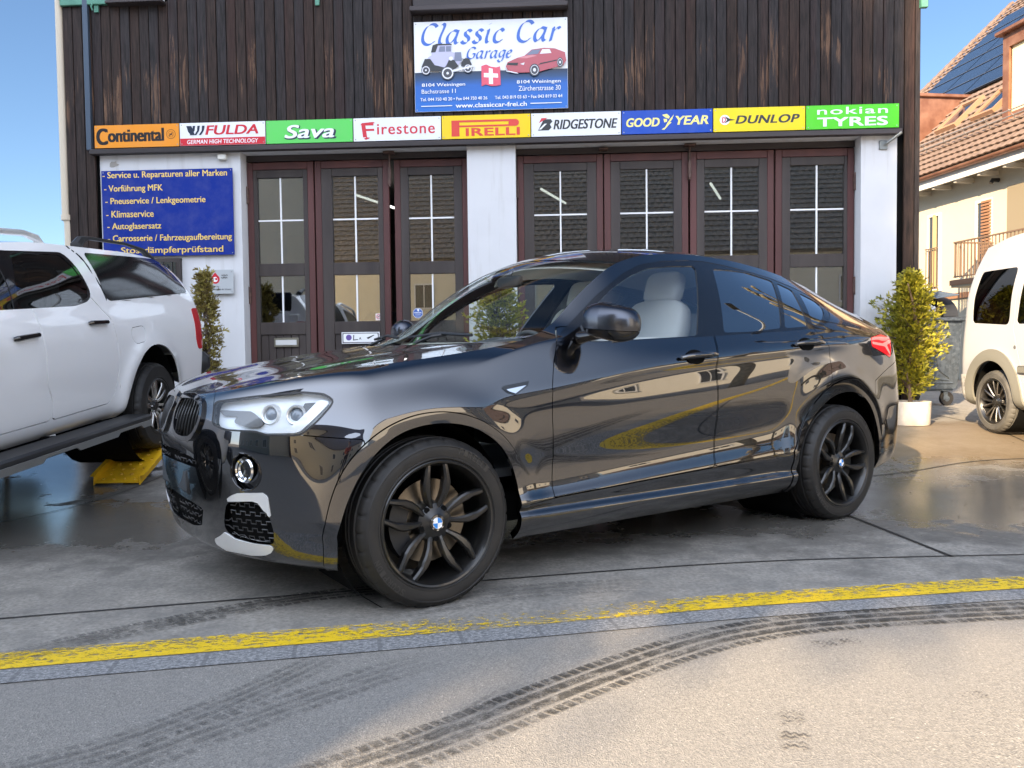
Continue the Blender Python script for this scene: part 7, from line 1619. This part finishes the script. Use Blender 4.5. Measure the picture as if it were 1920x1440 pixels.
# ---------------------------------------------------------------- the other side of the street (behind the camera; it shows in paint and glass, and parts are added or shaped for light and shade)
def street_house(name, label, loc, rz, w, yr, eave, pitch, wallm, roofm, nwin, rows, back=None):
    """front on local y = 0 facing +y, ridge at y = -yr, back wall at y = -back"""
    t = thing(name, label, 'house', loc, rz); hw = w / 2; back = back or 2 * yr; p_ = rad(pitch); H = eave + yr * math.tan(p_); hb = max(eave, H - (back - yr) * math.tan(p_)); ov = .5; zo = eave - ov * math.tan(p_)
    b = MB(); pr = [(0, 0), (0, eave), (-yr, H), (-back, hb), (-back, 0)]
    b.prism(pr, -hw, hw, 0, Matrix(((0, 0, 1, 0), (1, 0, 0, 0), (0, 1, 0, 0), (0, 0, 0, 1)))); b.build('wall', wallm, t, 0)
    r = MB(); rp = lambda a, u, lift=0: (a, ov - u * cos(p_) + lift * sin(p_), zo + .14 + u * sin(p_) + lift * cos(p_))
    U = (yr + ov) / cos(p_); e = hw + .3
    r.add([rp(-e, 0), rp(e, 0), rp(e, U), rp(-e, U), rp(-e, 0, -.16), rp(e, 0, -.16), rp(e, U, -.16), rp(-e, U, -.16)], [(0, 1, 2, 3), (7, 6, 5, 4), (0, 4, 5, 1), (1, 5, 6, 2), (3, 2, 6, 7), (0, 3, 7, 4)])
    if back > yr + 1: r.add([rp(-e, U), rp(e, U), (e, -back - .4, hb + .14), (-e, -back - .4, hb + .14)], [(0, 1, 2, 3)])
    r.build('roof', roofm, t); tile_field(-e, e, 0, U, t, roofm, rp, .42, .36)
    for j in range(rows):
        for i in range(nwin):
            x = -hw + w * (i + .5) / nwin; z = 1.5 + 2.7 * j; k = bpy.data.objects.new('window', None); link(k, t)
            MB().box((x, .01, z), (1.0, .03, 1.25)).build('pane', dk_, k); f = MB()
            for sx in (-.52, .52): f.box((x + sx, .03, z), (.08, .06, 1.33))
            f.box((x, .03, z + .66), (1.12, .06, .08)); f.box((x, .05, z - .68), (1.2, .14, .08)); f.box((x, .03, z), (.05, .05, 1.25)); f.build('frame', M['bar_white'], k)
    return t
grey_tile = tile_mat('grey_brown_tile', (.16, .135, .11), (.32, .27, .22))
street_house('street_house', 'tall pale house across the street, its steep grey brown roof raised for shade', (-18.45, -6.2, 0), 0, 16.4, 6.8, 6.2, 61, plaster_mat('pale_house_render', (.60, .55, .44), .2), grey_tile, 6, 2, 7.4)  # ridge raised and back cut short so its shadow covers garage and car
street_house('street_house', 'low cream house with grey tiles set back across the street', (0, -25, 0), 0, 34, 5.5, 6.6, 48, plaster_mat('cream_house_render', (.80, .74, .60), .2), grey_tile, 6, 2)
street_house('street_house', 'white sunlit house at the far end of the street', (38, 1.5, 0), rad(90), 17, 4.5, 4.6, 35, plaster_mat('white_house_render', (.78, .74, .64), .1), M['tile'], 4, 1)
def leafy_tree(name, label, x, y, trunk, blobs, n, seed, m, size=.20):
    """trunk and limbs with leaf clumps scattered through ellipsoids (centre, radii)"""
    t = thing(name, label, 'tree', (x, y, 0)); rng = random.Random(seed); tk = MB(); H = trunk
    tk.tube([(0, 0, 0), (.05, .03, H * .4), (.0, .0, H)], [.24, .19, .10], 12)
    for c, r in blobs:
        for _ in range(5): e = Vector(c) + Vector((rng.uniform(-.6, .6) * r[0], rng.uniform(-.6, .6) * r[1], rng.uniform(-.5, .5) * r[2])); s_ = Vector((0, 0, H * rng.uniform(.97, 1))); tk.tube([s_, s_.lerp(e, .5) + Vector((0, 0, .05)), e], [.08, .05, .02], 6)
    tk.build('trunk', M['bark'], t); vs, fs, tone = [], [], []; vol = [r[0] * r[1] * r[2] for c, r in blobs]
    for i in range(n):
        c, r = rng.choices(blobs, vol)[0]
        while True:
            q = Vector((rng.uniform(-1, 1), rng.uniform(-1, 1), rng.uniform(-1, 1)))
            if q.length <= 1: break
        p = Vector(c) + Vector((q.x * r[0], q.y * r[1], q.z * r[2])); nn = Vector((rng.gauss(0, 1), rng.gauss(0, 1), rng.gauss(0, 1))).normalized(); u = nn.orthogonal().normalized(); w = nn.cross(u); tn = rng.random()
        for k in range(3):
            o = p + u * rng.gauss(0, size) + w * rng.gauss(0, size); a = rng.uniform(0, 2 * pi); L = size * rng.uniform(.6, 1.1); d = u * cos(a) + w * sin(a); g = nn.cross(d) * L * .4; b = len(vs); vs += [tuple(o - d * L * .6), tuple(o + g), tuple(o + d * L * .6 + nn * L * .2), tuple(o - g)]; fs.append((b, b + 1, b + 2, b + 3)); tone.append(min(1, tn * .7 + rng.random() * .3))
    me = bpy.data.meshes.new('crown'); me.from_pydata(vs, [], fs); me.materials.append(m); at = me.attributes.new('tone', 'FLOAT', 'FACE'); at.data.foreach_set('value', tone); link(bpy.data.objects.new('crown', me), t); return t
M['evergreen'] = leaf_mat('evergreen_leaves', (.03, .05, .015), (.06, .09, .02), (.12, .15, .04))
# added tree, crown shaped to shade the forecourt, in light-aligned coordinates: c across the sun's path, t along it
def lt(c, t): return (.848 * c + .53 * t, -.53 * c + .848 * t)
tx, ty = lt(-1.6, -16); bl = []
for c, z, rc, rz in ((-1.30, 12.4, .40, 2.9), (-1.30, 15.6, .36, 2.2), (-1.40, 10.3, .3, 1.9), (-1.0, 10.15, .4, 1.2), (-.5, 10.0, .5, .8), (.15, 10.35, .6, .8), (.75, 10.7, .6, .8), (1.35, 11.0, .6, .8)):
    p = lt(c, -16); bl.append(((p[0] - tx, p[1] - ty, z), (rc, rc * 1.1, rz)))
leafy_tree('added_shade_tree', 'added tall evergreen across the street, crown and long side limb shaped for shade', tx, ty, 9.9, bl, 5600, 3, M['evergreen'], .13)

def pollard(x, y, H, seed, label):
    """bare plane tree cut back to knuckles"""
    t = thing('plane_tree', label, 'tree', (x, y, 0)); rng = random.Random(seed); m = noisy('plane_bark', (.10, .085, .05), (.24, .20, .12), 6, .85, 5, .3)
    tk = MB(); tk.tube([(0, 0, 0), (.03, 0, H * .3), (0, 0, H * .5)], [.22, .17, .15], 12); tk.build('trunk', m, t); b = MB()
    def limb(p, d, r, L, g):
        pts = [p]; q = p; dd = d
        for i in range(4): dd = (dd + Vector((rng.gauss(0, .18), rng.gauss(0, .18), rng.gauss(0, .12) + .02))).normalized(); q = q + dd * L / 4; pts.append(q)
        b.tube(pts, [r * (1 - .12 * i) for i in range(5)], 8); kr = r * 1.15
        b.grid(superell(tuple(q), (kr * 2.9, kr * 2.9, kr * 2.5), 1, 1, 9, 6))
        if g:
            for _ in range(rng.choice((2, 3))): limb(q, (dd + Vector((rng.gauss(0, .55), rng.gauss(0, .55), rng.gauss(.1, .3)))).normalized(), r * .66, L * .62, g - 1)
        else:
            for _ in range(5): e = q + Vector((rng.gauss(0, 1), rng.gauss(0, 1), rng.gauss(.3, .8))).normalized() * kr * 1.5; b.grid(superell(tuple(e), (kr, kr, kr), 1, 1, 7, 5))
    for i in range(7): a = 2 * pi * i / 7 + rng.random() * .5; limb(Vector((0, 0, H * (.42 + .08 * (i % 2)))), Vector((cos(a), sin(a), rng.uniform(.25, .7))).normalized(), .15, 1.7, 2)
    b.build('limbs', m, t)
pollard(9.9, 8.6, 8.8, 4, 'bare pollarded plane tree beside the street to the right'); pollard(19, 2.6, 6.0, 9, 'second bare pollarded plane tree further along the street')
def lamp_post(x, y, rz):
    t = thing('street_lamp', 'grey street lamp with a curved arm along the street', 'street lamp', (x, y, 0), rz); m = mat('lamp_post_grey', (.42, .43, .44), .45, .4)
    p = MB(); p.tube([(0, 0, 0), (0, 0, 5.6), (.05, 0, 6.8), (.4, 0, 7.9), (1.0, 0, 8.6), (1.7, 0, 8.8)], [.09, .07, .06, .05, .045, .04], 12); p.build('pole', m, t); h = MB(); h.box((2.0, 0, 8.82), (.7, .22, .08), 0, None, .03); h.build('lamp_head', M['plastic'], t)
lamp_post(13.4, 6.3, rad(165))

# the photographer, standing behind the camera with the phone held at waist height
def skin_obj(name, joints, edges, m, parent, sub=2):
    me = bpy.data.meshes.new(name); me.from_pydata([j[0] for j in joints], edges, []); o = bpy.data.objects.new(name, me); link(o, parent); me.materials.append(m)
    md = o.modifiers.new('skin', 'SKIN'); md.use_smooth_shade = True; o.modifiers.new('sub', 'SUBSURF').render_levels = sub; o.modifiers['sub'].levels = 1
    for i, j in enumerate(joints): me.skin_vertices[0].data[i].radius = (j[1], j[2] if len(j) > 2 else j[1]); me.skin_vertices[0].data[i].use_root = i == 0
    return o
def person():
    t = thing('person', 'person in an orange jacket and dark trousers holding a phone at waist height', 'person', (.08, -.42, 0)); sk_ = mat('skin_tone', (.42, .24, .17), .5); jk = mat('orange_jacket', (.62, .10, .025), .7); tr_ = mat('dark_trousers', (.03, .032, .036), .8)
    J = [((0, 0, .96), .13, .10), ((0, 0, 1.15), .12, .09), ((0, 0, 1.38), .15, .10), ((0, .0, 1.50), .055), ((0, .01, 1.57), .055), ((0, .03, 1.66), .085, .095), ((0, .03, 1.74), .075, .085)]
    E_ = [(i, i + 1) for i in range(6)]
    def chain(root, pts):
        a = root
        for p in pts: J.append(p); E_.append((a, len(J) - 1)); a = len(J) - 1
        return a
    for s_ in (-1, 1):
        w = chain(2, [((s_ * .19, 0, 1.40), .055), ((s_ * .235, .0, 1.13), .043), ((s_ * .10, .24, 1.05), .032), ((s_ * .055, .29, 1.045), .030, .018)])
        for f, (dx, dz, L) in enumerate(((-.035, .028, .055), (-.05, .010, .062), (-.05, -.008, .058), (-.045, -.024, .046))): chain(w, [((s_ * (.055 + dx * .5), .315, 1.045 + dz), .0085), ((s_ * (.055 + dx), .328, 1.045 + dz), .008)])
        chain(w, [((s_ * .06, .28, 1.072), .010), ((s_ * .035, .29, 1.088), .009)])
        chain(0, [((s_ * .095, 0, .90), .085), ((s_ * .11, .02, .50), .055), ((s_ * .12, -.01, .10), .036), ((s_ * .13, .06, .045), .042, .035), ((s_ * .14, .15, .035), .035, .028)])
    skin_obj('body', J, E_, sk_, t)
    jj = [((0, 0, .93), .165, .125), ((0, 0, 1.15), .155, .115), ((0, 0, 1.38), .175, .12), ((0, 0, 1.47), .085)]; ee = [(0, 1), (1, 2), (2, 3)]
    for s_ in (-1, 1):
        b = len(jj); jj += [((s_ * .20, 0, 1.40), .075), ((s_ * .24, 0, 1.13), .062), ((s_ * .12, .215, 1.055), .048)]; ee += [(2, b), (b, b + 1), (b + 1, b + 2)]
    skin_obj('jacket', jj, ee, jk, t); tj = [((0, 0, .94), .15, .115)]; te = []
    for s_ in (-1, 1): b = len(tj); tj += [((s_ * .095, 0, .86), .105), ((s_ * .11, .02, .50), .078), ((s_ * .12, -.01, .11), .062)]; te += [(0, b), (b, b + 1), (b + 1, b + 2)]
    skin_obj('trousers', tj, te, tr_, t)
    h = MB(); h.grid(superell((0, .015, 1.775), (.17, .20, .14), .9, .9)); h.build('hair', mat('brown_hair', (.05, .03, .02), .7), t)
    fce = MB(); fce.grid(superell((0, .125, 1.675), (.03, .04, .05), .8, .8, 8, 6)); [fce.grid(superell((s_ * .035, .108, 1.70), (.025, .02, .014), 1, 1, 8, 6), 1) for s_ in (-1, 1)]; fce.grid(superell((0, .115, 1.628), (.05, .015, .012), .8, .8, 8, 6), 2); [fce.grid(superell((s_ * .088, .03, 1.685), (.02, .04, .06), .8, .8, 8, 6)) for s_ in (-1, 1)]
    fce.build('face', [sk_, M['void'], mat('lips', (.30, .12, .10), .5)], t)
    for s_ in (-1, 1): sh = MB(); sh.grid(superell((s_ * .135, .065, .045), (.10, .28, .09), .5, .6)); sh.build('shoe', M['plastic'], t)
    ph = thing('phone', 'dark phone held up in both hands', 'phone', (.08, -.098, 1.045)); MB().box((0, 0, 0), (.15, .009, .075), 0, None, .003).build('case', M['gloss_black'], ph)
person()
street_house('street_house', 'added white house behind to the right, its sunlit side wall bouncing light', (20, -3.5, 0), 0, 11, 5, 5.6, 42, plaster_mat('bounce_house_render', (.80, .78, .72), .1), M['tile'], 3, 2)  # added, unseen house: its sunlit white wall bounces light on to the pick-up
